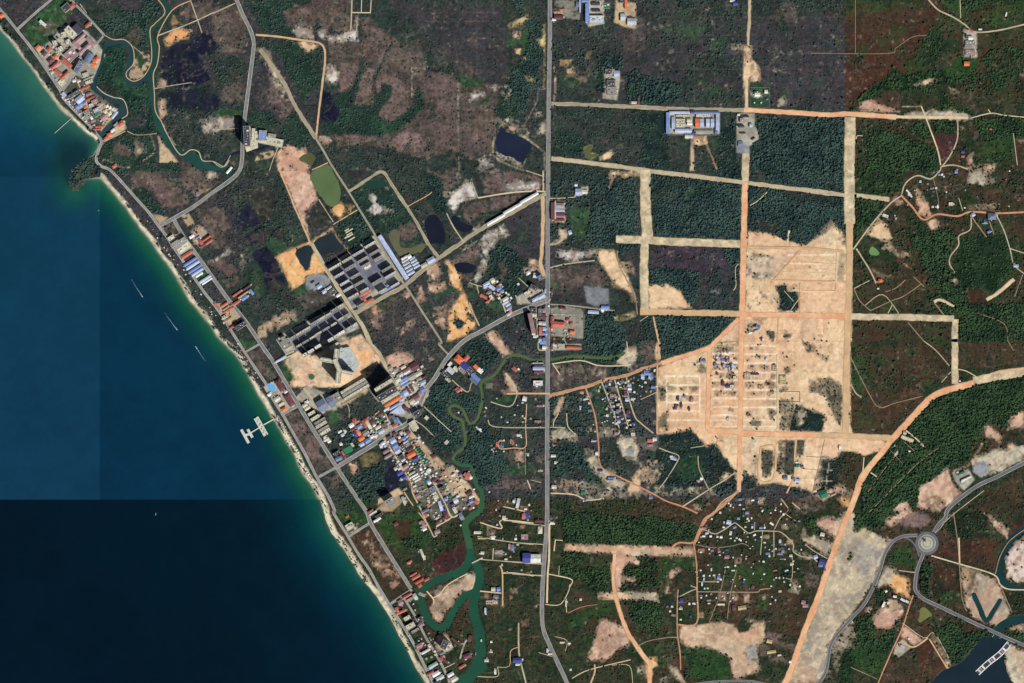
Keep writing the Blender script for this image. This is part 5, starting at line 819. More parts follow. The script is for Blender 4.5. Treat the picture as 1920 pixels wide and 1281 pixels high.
# dirt roads: sheet|points, width, material, raggedness, end width
D_ = [('B|318,262 480,275 650,300 780,320 830,360 838,450 815,650 790,850 770,1040', 3.6, DIRTT, .8), ('B|350,370 420,460 540,640 600,770 680,900 770,1040', 5.5, DIRTG, 2.4), ('B|770,1040 830,1140 900,1260 G:1010,150 1100,300 1200,460 1280,600 1340,700 1430,850', 3.6, DIRTG, .8),
 ('G|1440,860 1530,1000 H:0,1110 110,1281 L:90,20 158,95', 3.6, DIRTG, .5), ('G|1020,155 1180,50 1270,8 1340,110 1450,270 1530,400 1601,530 H:40,590 90,655', 4.0, DIRTG, .8), ('H|895,172 600,335 400,445 200,580 90,660 0,722 G:1430,865 1250,962 1060,1070', 5.6, DIRTG, .5),
 ('G|735,545 850,740 950,910 1060,1075 1130,1180 K:1175,5 1240,90 1290,180 1340,250', 5.2, DIRTP, .8), ('G|900,405 1080,295', 1.8, DIRTT, .6), ('G|500,0 600,250 700,480 730,545', 3.0, DIRTT, 1.6), ('G|790,215 900,385', 1.6, DIRTP, .5),
 ('H|385,205 600,170 770,155 890,158', 2.6, SANDR, .5), ('H|150,320 200,420 280,540', 2.2, DIRTP, .6), ('H|385,205 340,90', 1.4, DIRTP, .4), ('G|1455,270 1601,190 H:40,160', 1.6, DIRTT, .5), ('H|870,190 872,400 865,600 855,700 880,790', 5.5, DIRTT, 1.2), ('H|875,0 875,160', 3.0, DIRTP, .8),
 ('H|745,0 880,45', 1.6, DIRTP, .4), ('H|925,208 1000,208 1110,200', 1.8, DIRTP, .3), ('H|925,550 980,545 1040,480', 1.8, DIRTP, .5), ('H|925,730 1050,700 1260,675', 2.4, DIRTP, .5), ('H|930,1003 1100,1015 1300,1040 1410,1050', 2.4, DIRTG, .4), ('H|1430,600 1440,700 1500,820 1560,930 1580,1080', 2.5, DIRTB, 1.2),
 ('C|935,778 1200,786 1601,804 D:300,818 800,826', 5.2, DIRTG, .4), ('D|780,826 1100,842 1400,862 E:300,856 640,878', 7.5, DIRTO, .8), ('E|600,876 900,880 1180,885', 5, SANDR, 2.2), ('C|935,1188 1200,1220 1601,1272 I:100,8 400,42 800,92 1200,142 1601,192 J:330,185 590,218', 6.6, DIRTP, .7),
 ('D|825,-40 812,300 808,345', 4.2, DIRTP, 1.2), ('D|800,600 798,830', 4.5, SANDR, .8), ('D|795,1150 790,1281 I:790,80', 11, SANDR, 1.2), ('I|788,90 778,500 770,900 762,1090', 9.5, DIRTO, 1.0), ('I|762,1080 M:755,400 748,700', 8.0, DIRTO, .7), ('M|748,690 745,900 740,1130', 6.0, DIRTO, .9),
 ('M|740,1120 650,1205 560,1281 Q:480,60 445,150 405,235', 4.2, DIRTR, .7), ('I|40,-5 42,300 60,500', 17, SANDR, 2.4), ('I|40,480 30,700 35,1000 30,1060', 13, SANDR, 3), ('H|1420,515 1601,520 I:300,535 750,550', 12, SANDR, 1.4), ('I|0,1060 300,1065 760,1075', 9.5, DIRTT, 1.0),
 ('I|760,1080 1200,1085 1601,1095', 9.0, DIRTO, .8), ('J|300,1095 700,1100 1075,1110', 10, SANDR, 1.2), ('E|298,880 292,1100 290,1281 J:292,400', 17, SANDR, 1.4), ('J|292,380 290,700 280,1100 N:270,200 260,690', 10.5, DIRTT, 1.0), ('J|1085,1115 1080,1281 N:1082,0 1083,320', 10, SANDR, .9),
 ('N|1660,190 1601,215 1400,250 1200,320 1000,375 900,425 800,530 700,640 600,745', 10, DIRTO, 1.0), ('N|600,745 520,850 400,1000 345,1130 300,1260 Q:1540,60 1480,225 1400,450 1320,680 1230,900 1150,1130 1080,1300', 9.5, DIRTO, .8), ('N|1660,225 1601,235 1400,265 1220,300', 13, SANDR, 2), 
 ('M|510,668 750,680', 9, DIRTO, 1.2), ('M|750,690 1030,698 1340,702', 8.5, DIRTO, .7), ('M|1330,703 1601,712 N:600,728', 9, DIRTT, .8), ('M|520,60 515,300 505,660', 7, DIRTO, .8), ('M|160,165 300,120 500,55 570,0 I:740,1110', 7, DIRTO, 1.2),
 ('L|920,412 1000,388 1200,338 1350,285 1480,262 1601,215', 4.6, DIRTR, .5), ('M|0,214 80,190 160,160', 4.6, DIRTR, .6), ('P|770,310 758,500 770,610', 4.6, DIRTO, .8), ('P|770,610 820,780 870,900 960,1040 1035,1140', 6.0, DIRTO, 1.0), ('P|1035,1130 1030,1300', 7, DIRTO, 1.2), ('P|1180,280 1250,228 1360,225 1400,140 1460,50', 3.6, DIRTR, .5),
 ('P|1362,230 1385,400 1388,600 1385,830 1245,840', 2.6, DIRTR, .3), ('P|1245,580 1240,700 1240,900 1260,1050 1265,1180', 2.2, DIRTR, .3), ('Q|435,595 640,597 870,598 900,580 980,570', 2.0, DIRTB, .3), ('Q|640,430 590,640 520,820', 1.4, DIRTB, .3), ('Q|725,430 680,600 655,800', 1.4, DIRTB, .3), ('Q|440,520 590,520', 1.4, DIRTP, .2), ('Q|290,635 380,590 425,570 380,550', 1.6, DIRTP, .3), ('P|940,1005 1020,965 1170,938 1240,938', 1.6, DIRTB, .3), ('P|450,1245 580,1180 890,1105', 1.6, SANDR, .2), ('P|750,1145 880,1150 905,1281', 1.0, SANDR, .2),
 ('k|80,380 150,400 270,435 460,320 490,315 560,370 640,430 730,405 920,408 1020,425 1150,550 1155,640 1250,700 1370,710 1430,760', 1.8, DIRTP, .3), ('k|930,405 930,700', 1.6, DIRTP, .3), ('k|800,405 775,680', 1.4, DIRTP, .3), ('k|930,400 1000,260 1060,205', 1.6, DIRTP, .3), ('k|1060,205 1180,290', 1.0, DIRTP, .3), ('k|1060,200 1095,150 1010,40', 1.0, DIRTB, .3), ('k|1140,680 1140,940 1070,950', 1.3, DIRTP, .3), ('k|1290,560 1400,640 1550,725', 1.6, DIRTP, .5), ('k|20,560 230,598 430,580 560,550 640,580', 1.2, DIRTB, .3), ('k|710,300 705,400', 1.1, DIRTP, .2),
 ('J|680,190 600,245 460,400 320,590', 2.8, DIRTP, .4), ('J|680,190 712,95 800,38 900,62 970,0 E:985,1250 1080,1240 1180,1270', 2.6, DIRTP, .5), ('J|682,190 760,270 845,368 950,328 1100,342 1200,310 1390,320 1601,312 1680,300', 3.4, DIRTR, .5), ('J|1385,320 1450,450 1495,590 1523,700 1590,765 1700,830', 2.0, DIRTP, .3), ('J|1495,585 1601,620 1700,650', 1.8, DIRTP, .3), ('J|1200,330 1198,440 1112,490 1110,560 1050,640 1042,700 1080,765', 2.2, DIRTP, .4), ('J|1320,970 1400,920 1525,815', 5.0, SANDR, 1.0), ('J|342,585 440,740 490,845', 2.8, DIRTP, .5), ('J|325,885 440,825', 1.6, DIRTP, .3),
 ('J|325,885 370,980 450,1050', 1.6, DIRTB, .3), ('J|410,1010 540,930 660,1070', 1.5, DIRTP, .3), ('J|450,1050 600,980 700,940 830,850', 1.5, DIRTB, .3), ('J|560,910 640,880 710,820', 1.5, DIRTB, .3), ('J|770,795 850,870', 1.3, DIRTB, .3), ('J|925,985 970,970 1075,1020', 4.0, SANDR, .8), ('J|925,990 1000,1085', 2.0, DIRTB, .4), ('J|580,1070 610,1010', 1.4, SANDR, .3), ('J|730,1140 850,1281', 1.6, DIRTB, .3), ('J|1210,350 1320,500', 2.4, DIRTB, .5), ('J|1340,380 1375,480', 1.4, DIRTB, .4), ('J|920,60 955,210 955,300', 1.0, DIRTB, .3), ('J|1110,205 1140,300', 1.2, DIRTP, .3), ('J|1250,1070 1450,1150 1480,1281', 1.2, DIRTB, .3), ('J|1590,780 1530,945', 1.6, DIRTB, .3),
 ('E|860,-30 950,70 1050,120 1150,180 1230,240 1400,230 1601,185 1700,170', 2.8, DIRTP, .4), ('E|830,800 870,900 950,1120 975,1240', 2.4, SANDR, .4), ('E|1102,890 1100,1040 1050,1160 990,1245', 2.4, DIRTP, .5), ('E|1200,887 1350,850 1450,865 1601,880 1700,885', 1.8, SANDR, .4), ('E|0,400 570,402 640,360 760,280 870,265', 1.0, DIRTB, .2), ('E|1120,0 1125,140', 1.6, DIRTP, .3), ('E|335,0 335,400', 1.0, DIRTB, .2), ('E|1350,850 1330,820', 1.5, SANDR, .3), ('E|1520,1000 1550,1240', 1.4, DIRTP, .4), ('E|340,1050 350,1020 390,1020', 1.2, SANDR, .3),
 ('N|300,120 430,380 512,495 640,462 840,412', 1.5, DIRTB, .3), ('N|850,0 940,70 1040,185', 1.6, DIRTP, .3), ('N|300,320 340,390 380,420', 2.0, DIRTP, .6), ('N|1108,210 1170,225 1240,265', 1.6, SANDR, .4), ('N|1050,230 980,310', 1.6, DIRTP, .4), ('N|715,670 790,730 850,790', 2.2, SANDR, .5), ('N|680,715 770,750', 5, SANDR, 1), ('N|700,755 780,825', 1.0, DIRTB, .2), ('N|660,830 560,950 430,1130', 1.2, DIRTB, .3), ('N|600,820 690,920', .9, DIRTB, .2), ('N|450,985 495,1015', 2.2, SANDR, .4), ('N|400,870 390,990', 1.8, SANDR, .4), ('N|960,800 800,920 600,1120 440,1281', 1.3, DIRTB, .4), ('N|1480,0 1520,70', 1.2, DIRTB, .3),
 ('R|905,325 1110,385 1370,465 1420,540 1480,575 1601,580 1700,580', 2.4, SANDR, .4), ('R|1070,0 1100,200 1115,400 1135,640 1170,740', 1.6, DIRTB, .3), ('R|1112,190 1118,380', 2.4, SANDR, .4), ('R|770,620 740,700 700,830 660,930 590,1080 505,1281', 2.4, DIRTR, .4), ('R|690,830 850,940 930,908 1060,1140', 1.0, SANDR, .2), ('R|890,950 1025,1170', 2.4, DIRTT, .4), ('R|680,960 770,1010 880,940', 3.0, DIRTT, .5), ('R|1601,130 1490,215 1420,330 1385,460', 1.2, DIRTR, .4), ('R|1420,540 1510,750', 1.5, DIRTB, .4), ('R|660,435 780,450', 1.6, DIRTP, .4), ('R|300,1160 500,1250', 1.2, DIRTB, .3), ('R|930,150 960,130 1050,30 N:1300,1120', 1.4, DIRTP, .4),
 ('A|780,262 850,297 930,298 985,340 1005,400 1000,480 950,540 955,585 1010,610 1080,570 1130,480 1138,380 1125,230 1160,180 1230,110 1230,60 1180,-10', 1.5, DIRTT, .3), ('A|1000,350 1060,400 1090,440', 1.0, DIRTP, .2), ('A|1601,95 1440,170 1185,268', 2.2, DIRTP, .3), ('B|0,100 165,25', 2.0, DIRTP, .3), ('A|1430,5 1515,245', 1.8, DIRTP, .3), ('A|1430,5 1290,80 1185,265 1195,360 1180,480 1150,560 1158,700 1165,830 1210,910', 1.7, DIRTT, .3), ('A|1210,910 1250,1000 1350,1160 1430,1125 1490,1140 1520,1205 1601,1212 F:1200,50 1240,0', 1.7, DIRTP, .3), ('A|1160,665 1300,640 1440,620', 1.4, DIRTP, .4), ('A|565,580 620,700 655,790', 2.2, DIRTT, .4), ('A|725,650 780,700 850,730 920,745 950,800 955,860 915,890', 1.8, DIRTP, .9), ('A|955,985 1020,1012 1110,1010 1180,1000', 1.0, DIRTP, .3), ('A|775,1065 850,1030 940,985', 1.8, DIRTP, .5), ('A|760,1065 860,1000', 1.2, DIRTP, .5), ('A|600,30 650,100', 1.6, CONC, .2),
 ('B|1040,-20 1035,150 1028,240', 2.6, DIRTP, .4), ('B|1040,95 1180,97', 2.0, SANDR, .2), ('B|1112,-10 1110,95', 1.5, SANDR, .2), ('B|1185,-10 1178,97', 1.5, SANDR, .2), ('B|1078,130 1075,240', 1.6, DIRTP, .3), ('B|0,970 190,965', 1.4, DIRTP, .3), ('B|490,1095 450,1190 420,1281', 1.4, DIRTP, .3), ('B|740,1275 860,1220', 1.8, DIRTT, .4), ('B|0,1215 70,1255 130,1165', 1.4, DIRTP, .3), ('D|80,200 80,201', .1, DIRTP, 0),
 ('L|925,392 680,392 600,395', 3.2, DIRTT, .5), ('L|680,395 650,470 600,490 480,455', 2.0, DIRTP, .4), ('L|680,390 640,310 590,240', 3.6, DIRTP, 1.2), ('L|890,648 520,643 460,590', 1.8, DIRTP, .3), ('L|750,470 742,640 742,790 650,800 550,805 540,750', 1.8, DIRTT, .3), ('L|190,290 300,380 330,330 330,270 240,120', 1.8, DIRTP, .3), ('L|0,510 185,680', 1.6, DIRTP, .3), ('L|740,800 740,1000', 1.2, DIRTB, .3), ('L|575,1240 760,1281', 1.8, SANDR, .4), ('L|950,640 955,600 990,540', 1.6, SANDR, .5), ('L|1050,540 1060,640 1120,700', 1.6, SANDR, .4), ('L|925,645 1040,650', 1.8, DIRTP, .3), ('L|930,1140 1100,1150 1200,1190 1330,1180', 2.6, SANDR, 1.2), ('L|940,170 1150,145 1280,180 1420,185 1530,175', 2.0, SANDR, .5), ('L|1500,0 1500,80 1430,150', 1.4, SANDR, .4), ('L|945,170 1000,250', 1.8, SANDR, .5), ('L|755,1040 780,1110', 1.8, SANDR, .5), ('L|920,800 980,775', 1.4, DIRTP, .4), ('L|780,1040 860,1060', 1.2, DIRTP, .3),
 ('L|1190,345 1255,530 1275,640 1290,780 1308,940 1450,1020 1601,1095 M:100,1145 200,1200 320,1240 430,1290', 2.8, DIRTR, .4), ('L|1312,305 1380,480 1440,640 1445,690', 2.2, DIRTP, .3), ('L|1410,290 1480,530 1530,700', 2.2, DIRTP, .3), ('L|1500,270 1510,400 1560,560 1601,610 M:100,690', 2.4, DIRTP, .5), ('M|0,440 130,380', 1.6, DIRTP, .3), ('M|130,180 128,690', 2.6, DIRTT, .5), ('M|110,1140 180,1060 270,920 290,860 220,830 140,800', 1.8, DIRTP, .3), ('M|435,860 445,960 515,1110', 1.6, DIRTP, .4), ('M|320,1240 520,1110 620,1050 715,985', 2.2, DIRTP, .4), ('M|720,1140 620,1200 560,1281', 2, DIRTT, .4), ('M|1170,735 1160,870 1160,1000 1100,1140', 2.8, DIRTT, .6), ('M|1240,735 1225,860', 2.0, DIRTP, .4), ('M|1245,865 1350,870', .8, DIRTB, .1), ('M|1210,955 1330,965', .8, DIRTB, .1), ('M|1385,740 1300,1115', .7, DIRTB, .1), ('M|1060,1180 1110,1250', 1.6, DIRTP, .4), ('M|1140,1210 1200,1260', 1.8, DIRTP, .5), ('M|380,800 480,785', 1.4, DIRTP, .4), ('M|900,800 1010,795 1000,1030 890,1030 905,805', 3.6, DIRTT, .8), ('M|1030,100 1035,660', 3.4, SANDR, .4), ('I|1040,1110 1030,1281', 2.6, DIRTT, .4), ('I|1200,600 980,850', 3.2, DIRTT, .6), ('I|1200,840 1200,1080', 2.2, DIRTT, .5), ('I|810,575 1200,582 1470,600 1530,610', 4.2, DIRTT, .7), ('I|990,825 1200,828 1550,835', 3.4, DIRTT, .5), ('I|1475,610 1470,900', 1.8, SANDR, .3), ('I|1210,690 1470,700', 1.8, SANDR, .2), ('I|1070,762 1470,765', 1.8, SANDR, .2), ('I|1215,900 1470,902', 1.8, DIRTT, .2), ('I|825,262 880,230 955,160', 1.6, SANDR, .4), ('I|1120,450 1105,540', 3.6, SANDR, .5), ('I|100,1095 140,1281 M:140,60 150,130', 3.4, DIRTT, .7), ('I|0,1130 60,1090', 1.6, DIRTP, .5), ('I|1080,900 1150,980', .9, SANDR, .2), ('I|1200,950 1130,1050', 1.2, SANDR, .4), ('I|740,700 715,740 720,860 700,900', 1.2, SANDR, .5),
 ('O|740,0 800,80 855,185', 2.4, DIRTP, .3), ('O|870,110 1000,30', 2.0, SANDR, .3), ('O|855,185 880,170', 2, DIRTP, .3), ('O|1200,75 1360,120 1360,60 1601,80', 2.4, SANDR, .5), ('O|1180,180 1380,215 1601,240', 1.8, DIRTP, .3), ('O|1200,350 1300,360 1601,380', 1.8, DIRTP, .3), ('O|1140,380 1220,340', 2.2, SANDR, .5), ('O|1300,270 1295,355', 1.6, SANDR, .3), ('O|1370,455 1460,455 1601,475', 2.4, SANDR, .5), ('O|1350,400 1368,460 1370,700', 2.6, DIRTT, .5), ('O|1200,590 1360,605', 2.6, SANDR, .4), ('O|780,500 1,1', 0, None, 0), ('O|740,605 790,625', 4, DIRTG, .4), ('O|800,590 850,650 850,690', 2.4, SANDR, .5), ('O|850,640 900,610 960,540 1100,460', 2, SANDR, .6), ('O|1050,1100 1085,980 1130,930', 3.2, CONC, .3), ('O|1050,985 1085,985', 2, CONC, .3), ('O|930,1170 1010,1130', 1.6, DIRTP, .3), ('O|1490,830 1490,1000 1500,1100 1545,1281', 2.8, DIRTP, .6), ('O|1490,1010 1430,1040 1420,1150 1330,1160', 1.2, DIRTT, .3), ('O|1180,1230 1330,1230 1330,1160', 1.4, DIRTP, .5),
 ('P|0,70 250,100', 1.8, DIRTP, .3), ('P|0,225 240,240', 1.6, DIRTP, .2), ('P|0,372 230,388', 1.6, DIRTP, .2), ('P|0,460 235,475', 2.2, DIRTP, .5), ('P|280,60 278,350 268,460 262,680', 3.4, SANDR, .6), ('P|262,460 340,475 450,505 430,560', 2.0, SANDR, .5), ('P|250,690 360,690 420,600 435,540', 1.6, SANDR, .3), ('P|325,205 315,290', 2.0, SANDR, .3), ('P|325,205 380,210', 1.6, SANDR, .3), ('P|405,660 410,750', 1.4, SANDR, .3), ('P|420,755 520,710 640,690', 1.0, DIRTR, .3), ('P|355,400 350,470', 1.4, DIRTP, .4), ('P|320,930 410,960 400,1040', 1.2, DIRTP, .4), ('P|200,1050 300,1080', 1.2, DIRTP, .4), ('P|620,1140 620,1200 590,1281', 3, DIRTT, .8),
 ('g|60,310 130,440 220,560 260,640 265,740 330,880 400,1020 470,1180 530,1300', 2.8, DIRTT, .4), ('f|800,650 850,740 930,860 1040,1040 1130,1200 1200,1300', 3.2, DIRTT, .4), ('f|1040,40 1120,150 1200,250', 2.6, DIRTP, .4), ('g|250,0 380,200 470,400 560,560 640,700 760,920 850,1110 960,1080 1000,1040', 3.0, DIRTP, .4), ('g|300,0 420,110 560,240 680,340 760,410', 2.4, DIRTR, .5), ('g|760,410 690,500 780,560', 1.6, DIRTR, .4), ('g|760,410 810,340', 1.4, DIRTR, .3), ('g|880,480 1080,740 1180,860 1270,900', 1.8, SANDR, .4), ('g|140,740 210,850 280,950', 2.0, DIRTT, .6), ('g|410,1020 600,900', 1.4, DIRTP, .3), ('g|630,1250 830,1150', 2.0, SANDR, .3), ('g|370,740 500,690', 1.4, DIRTP, .3),
 ('f|820,290 930,510', 2.2, DIRTP, .3), ('f|1400,180 1520,290 1640,410', 1.8, DIRTP, .3), ('f|1240,370 1400,480 1560,640', 1.6, DIRTP, .3), ('f|1290,390 1180,490 1280,640 1390,720', 1.8, DIRTP, .4), ('e|430,710 460,780 460,880', 1.4, DIRTP, .4), ('e|1060,540 1220,450 1350,390', 2.0, DIRTT, .3), ('e|1040,420 1060,600 1130,720 1200,820', 2.4, DIRTP, .3), ('e|640,440 700,560 800,700', 1.5, CONC, .2), ('h|420,400 500,560 560,730', 2.4, DIRTP, .3), ('h|0,240 110,280 200,300', 1.6, DIRTP, .3), ('h|110,280 150,430', 1.6, DIRTP, .3), ('h|1010,600 1020,900 1030,1150 1050,1250 1150,1250', 2.4, DIRTP, .3), ('h|930,640 930,780 960,960', 2.4, DIRTP, .3), ('h|1215,720 1400,722 1601,725', 1.6, CONC, .2), ('h|0,540 60,700 150,890', 2.4, DIRTP, .4), ('h|1430,1000 1430,1100 1460,1170', 1.4, DIRTP, .3), ('h|690,430 780,570', 2.2, DIRTP, .6), ('h|740,170 880,300', 1.4, DIRTP, .5),
 ('d|50,940 190,840 300,790', 3.2, DIRTP, .3), ('d|60,630 190,830', 1.2, CONC, .2), ('K|680,350 740,430 830,540', 4.0, DIRTP, .5), ('K|455,165 600,100', 2.8, CONC, .3)]
VERGE = mat('sandy_verge', (196, 174, 138), 1, .25, .06, rgb2=(150, 138, 108)); WIDE = mat('worn_sand_strip', (214, 196, 164), 1, .24, .07, rgb2=(158, 148, 120))
for spec, w, m_, jit in D_:
    if m_ is None or w < .2: continue
    s, t = spec.split('|')
    if w >= 4: ribbon('road_verge', pts(s, t), w * 1.12 + 1.2, VERGE, 1.1, z=.03 + nextz(.002) * .3)
    if w >= 9.5 and m_ is SANDR: m_ = WIDE; jit *= 1.6
    ribbon('dirt_road' if w >= 2.4 else 'dirt_track', pts(s, t), w, m_, jit * .45)
# ------------------------------------------------------------------ buildings
PAL = dict(R=('red tiled', (190, 104, 86)), O=('bright orange', (232, 118, 74)), M=('maroon', (108, 66, 72)), B=('blue', (112, 140, 200)), D=('deep blue', (54, 60, 136)),
    L=('light blue', (176, 190, 220)), W=('white', (228, 228, 222)), G=('grey', (150, 148, 142)), C=('cream', (206, 202, 176)), T=('tan', (182, 154, 122)),
    K=('dark grey', (66, 66, 78)), N=('green', (44, 112, 84)), P=('mauve', (162, 128, 132)), S=('silver', (186, 194, 196)), Y=('yellow', (196, 180, 128)), Q=('grey-blue', (104, 118, 146)))
def roofmat(k): return mat('roof_' + PAL[k][0].replace(' ', '_'), PAL[k][1], .65 if k in 'BDLSWQ' else .85, .16, .22, .3 if k in 'BDLSWQ' else .15, vary=.16, stripes=.18, rgb2=tuple(c * .78 + 18 for c in PAL[k][1]))
WALLS = [mat('wall_cream', (190, 184, 166), .9, .1, .1), mat('wall_grey', (150, 150, 148), .9, .1, .1), mat('wall_white', (212, 210, 202), .9, .08, .1)]
GLASS = mat('window_glass', (40, 48, 70), .2, .1, .2, .5); TANK = mat('water_tank', (180, 186, 190), .4, .1, .3); VENT = mat('roof_plant', (120, 120, 122), .7, .1, .3)
SLABM = mat('roof_slab_edge', (176, 172, 160), .9, .1, .15)
def gable(b, w, d, h, rh, m=0, ov=.5):
    x, y = w / 2 + ov, d / 2 + ov
    b.quad((-x, -y, h), (x, -y, h), (x, 0, h + rh), (-x, 0, h + rh), m=m); b.quad((x, y, h), (-x, y, h), (-x, 0, h + rh), (x, 0, h + rh), m=m)
    b.quad((x, -y, h), (x, y, h), (x, 0, h + rh), m=m); b.quad((-x, y, h), (-x, -y, h), (-x, 0, h + rh), m=m); b.quad((-x, -y, h), (-x, y, h), (x, y, h), (x, -y, h), m=m)
def hip(b, w, d, h, rh, m=0, ov=.6):
    x, y = w / 2 + ov, d / 2 + ov; r = max(x - y, 0.3)
    if y > x: r = 0.3
    b.quad((-x, -y, h), (x, -y, h), (r, 0, h + rh), (-r, 0, h + rh), m=m); b.quad((x, y, h), (-x, y, h), (-r, 0, h + rh), (r, 0, h + rh), m=m)
    b.quad((x, -y, h), (x, y, h), (r, 0, h + rh), m=m); b.quad((-x, y, h), (-x, -y, h), (-r, 0, h + rh), m=m); b.quad((-x, -y, h), (-x, y, h), (x, y, h), (x, -y, h), m=m)
def bands(b, w, d, h, st=3.4):
    """a strip of windows on every storey, set into the walls' line a hand proud"""
    n = int(h / st)
    for k in range(n):
        z = 1.0 + k * st
        for sx, sy, ww, dd in ((0, -1, w, d), (0, 1, w, d), (-1, 0, w, d), (1, 0, w, d)):
            if sy: 
                m_ = max(2, int(w / 7)); 
                for q in range(m_): x0 = -w / 2 + (q + .18) * w / m_; x1 = -w / 2 + (q + .82) * w / m_; b.box(x0, sy * d / 2 - .05, z, x1, sy * d / 2 + .05, z + 1.7)
            else: b.box(sx * w / 2 - .05, -d / 2 + d * .2, z, sx * w / 2 + .05, d / 2 - d * .2, z + 1.7)
SHARED = {}
FOOT = []
def building(x, y, w, d, h, rot, typ, colr, name, cat, place, noun, small=False):
    """x, y on the map; w, d in map units; h in metres; rot degrees anticlockwise of east"""
    FOOT.append((x, y, max(w, d) / 2 + 1.0)); r = random.Random(int(x * 91 + y * 57)); wx, wy = W(x, y); w *= U; d *= U
    wall = WALLS[r.randrange(3)]; rm = roofmat(colr); bias = (w >= d)
    if small:
        w_, d_ = round(w), round(d); key = (typ, colr, w_, d_, wall.name)
        if key not in SHARED:
            b = MB(); b.box(-w_ / 2, -d_ / 2, 0, w_ / 2, d_ / 2, 3.2)
            k = len(b.f)
            if typ in 'gh': gable(b, w_, d_, 3.2, min(w_, d_) * .22, 1)
            else: b.box(-w_ / 2 - .4, -d_ / 2 - .4, 3.2, w_ / 2 + .4, d_ / 2 + .4, 3.55, 1)
            SHARED[key] = b
            o = b.build(name, [wall, rm]); SHARED[key] = o.data
        else:
            o = bpy.data.objects.new(name, SHARED[key]); COL.objects.link(o)
        o.location = (wx, wy, 0); o.rotation_euler = (0, 0, radians(rot)); 
    else:
        o = empty(name, wx, wy, 0, radians(rot))
        b = MB(); b.box(-w / 2, -d / 2, 0, w / 2, d / 2, h); b.build('wall', wall, o)
        if h > 9:
            b = MB(); bands(b, w, d, h); q = b.build('window_row', GLASS, o); q['kind'] = 'stuff'
        b = MB()
        if typ == 'g': (gable(b, w, d, h, min(w, d) * .2) if bias else gable(b, w, d, h, w * .2)); b.build('roof', rm, o)
        elif typ == 'h': hip(b, w, d, h, min(w, d) * .28); b.build('roof', rm, o)
        elif typ == 's':
            n = max(2, int(max(w, d) / 14))
            for k in range(n):
                bb = MB(); t0 = -w / 2 + k * w / n; t1 = t0 + w / n - .5
                bb.box(t0, -d / 2 - .4, h, t1, d / 2 + .4, h + .5); bb.quad((t0, -d / 2 - .4, h + .52), (t1, -d / 2 - .4, h + .52), (t1, d / 2 + .4, h + 1.6), (t0, d / 2 + .4, h + 1.6)); bb.quad((t0, d / 2 + .4, h), (t0, d / 2 + .4, h + 1.6), (t1, d / 2 + .4, h + 1.6), (t1, d / 2 + .4, h))
                bb.build('roof_panel', rm, o)
        elif typ == 'v':
            n = 8; L = w / 2 + .4; ang = [pi * k / n for k in range(n + 1)]; Pp = [(-(d / 2 + .4) * cos(a), h + d * .25 * sin(a)) for a in ang]
            for k in range(n): b.quad((-L, Pp[k][0], Pp[k][1]), (L, Pp[k][0], Pp[k][1]), (L, Pp[k + 1][0], Pp[k + 1][1]), (-L, Pp[k + 1][0], Pp[k + 1][1]))
            b.quad(*[(L, p[0], p[1]) for p in Pp]); b.quad(*[(-L, p[0], p[1]) for p in Pp[::-1]]); b.build('roof', rm, o)
        else:
            b.box(-w / 2 - .2, -d / 2 - .2, h, w / 2 + .2, d / 2 + .2, h + .4); b.build('roof', rm, o)
            b = MB(); t = .5 if min(w, d) < 20 else .8
            for a0, a1, c0, c1 in ((-w / 2, w / 2, -d / 2, -d / 2 + t), (-w / 2, w / 2, d / 2 - t, d / 2), (-w / 2, -w / 2 + t, -d / 2 + t, d / 2 - t), (w / 2 - t, w / 2, -d / 2 + t, d / 2 - t)): b.box(a0, c0, h + .402, a1, c1, h + 1.5)
            b.build('parapet', SLABM, o)
            n = max(1, min(7, int(max(w, d) / 9)))
            for k in range(n):
                t = (k + .5) / n - .5; px, py = (t * w * .92, r.uniform(-.22, .22) * d) if bias else (r.uniform(-.22, .22) * w, t * d * .92)
                b = MB()
                if r.random() < .6: s = min(w, d) * r.uniform(.14, .26); b.box(px - s * .7, py - s / 2, h + .402, px + s * .7, py + s / 2, h + .4 + r.uniform(1.6, 3.2)); b.build('stair_house', [WALLS[0], WALLS[2], VENT, roofmat('G')][r.randrange(4)], o)
                else: b.cyl(px, py, min(2.0, min(w, d) * .12), h + .402, h + 2.6, 8); b.build('water_tank', TANK if r.random() < .6 else GLASS, o)
    if not small and cat in ('house', 'shop', 'building', 'guest house', 'resort building', 'temple') and h < 12:
        for q in range(r.choice((1, 2, 2, 3))):                          # lean-tos and sheds against the walls
            s_ = r.choice((-1, 1)); e_ = r.random() < .5; a_ = r.uniform(3, 6.5); c_ = r.uniform(3, 8); hh = r.uniform(2.3, 3.2); b = MB()
            px, py = (s_ * (w / 2 + a_ / 2), r.uniform(-.35, .35) * d) if e_ else (r.uniform(-.35, .35) * w, s_ * (d / 2 + a_ / 2))
            if not e_: a_, c_ = c_, a_
            b.box(px - a_ / 2, py - c_ / 2, 0, px + a_ / 2, py + c_ / 2, hh); b.build('lean_to', roofmat('GWSCTPGKSM'[r.randrange(10)]), o)
    o['_place'] = place; o['_noun'] = noun; o['_col'] = colr; o['_typ'] = typ; o['_size'] = w * d; o['category'] = cat
    return o
PLACED = []
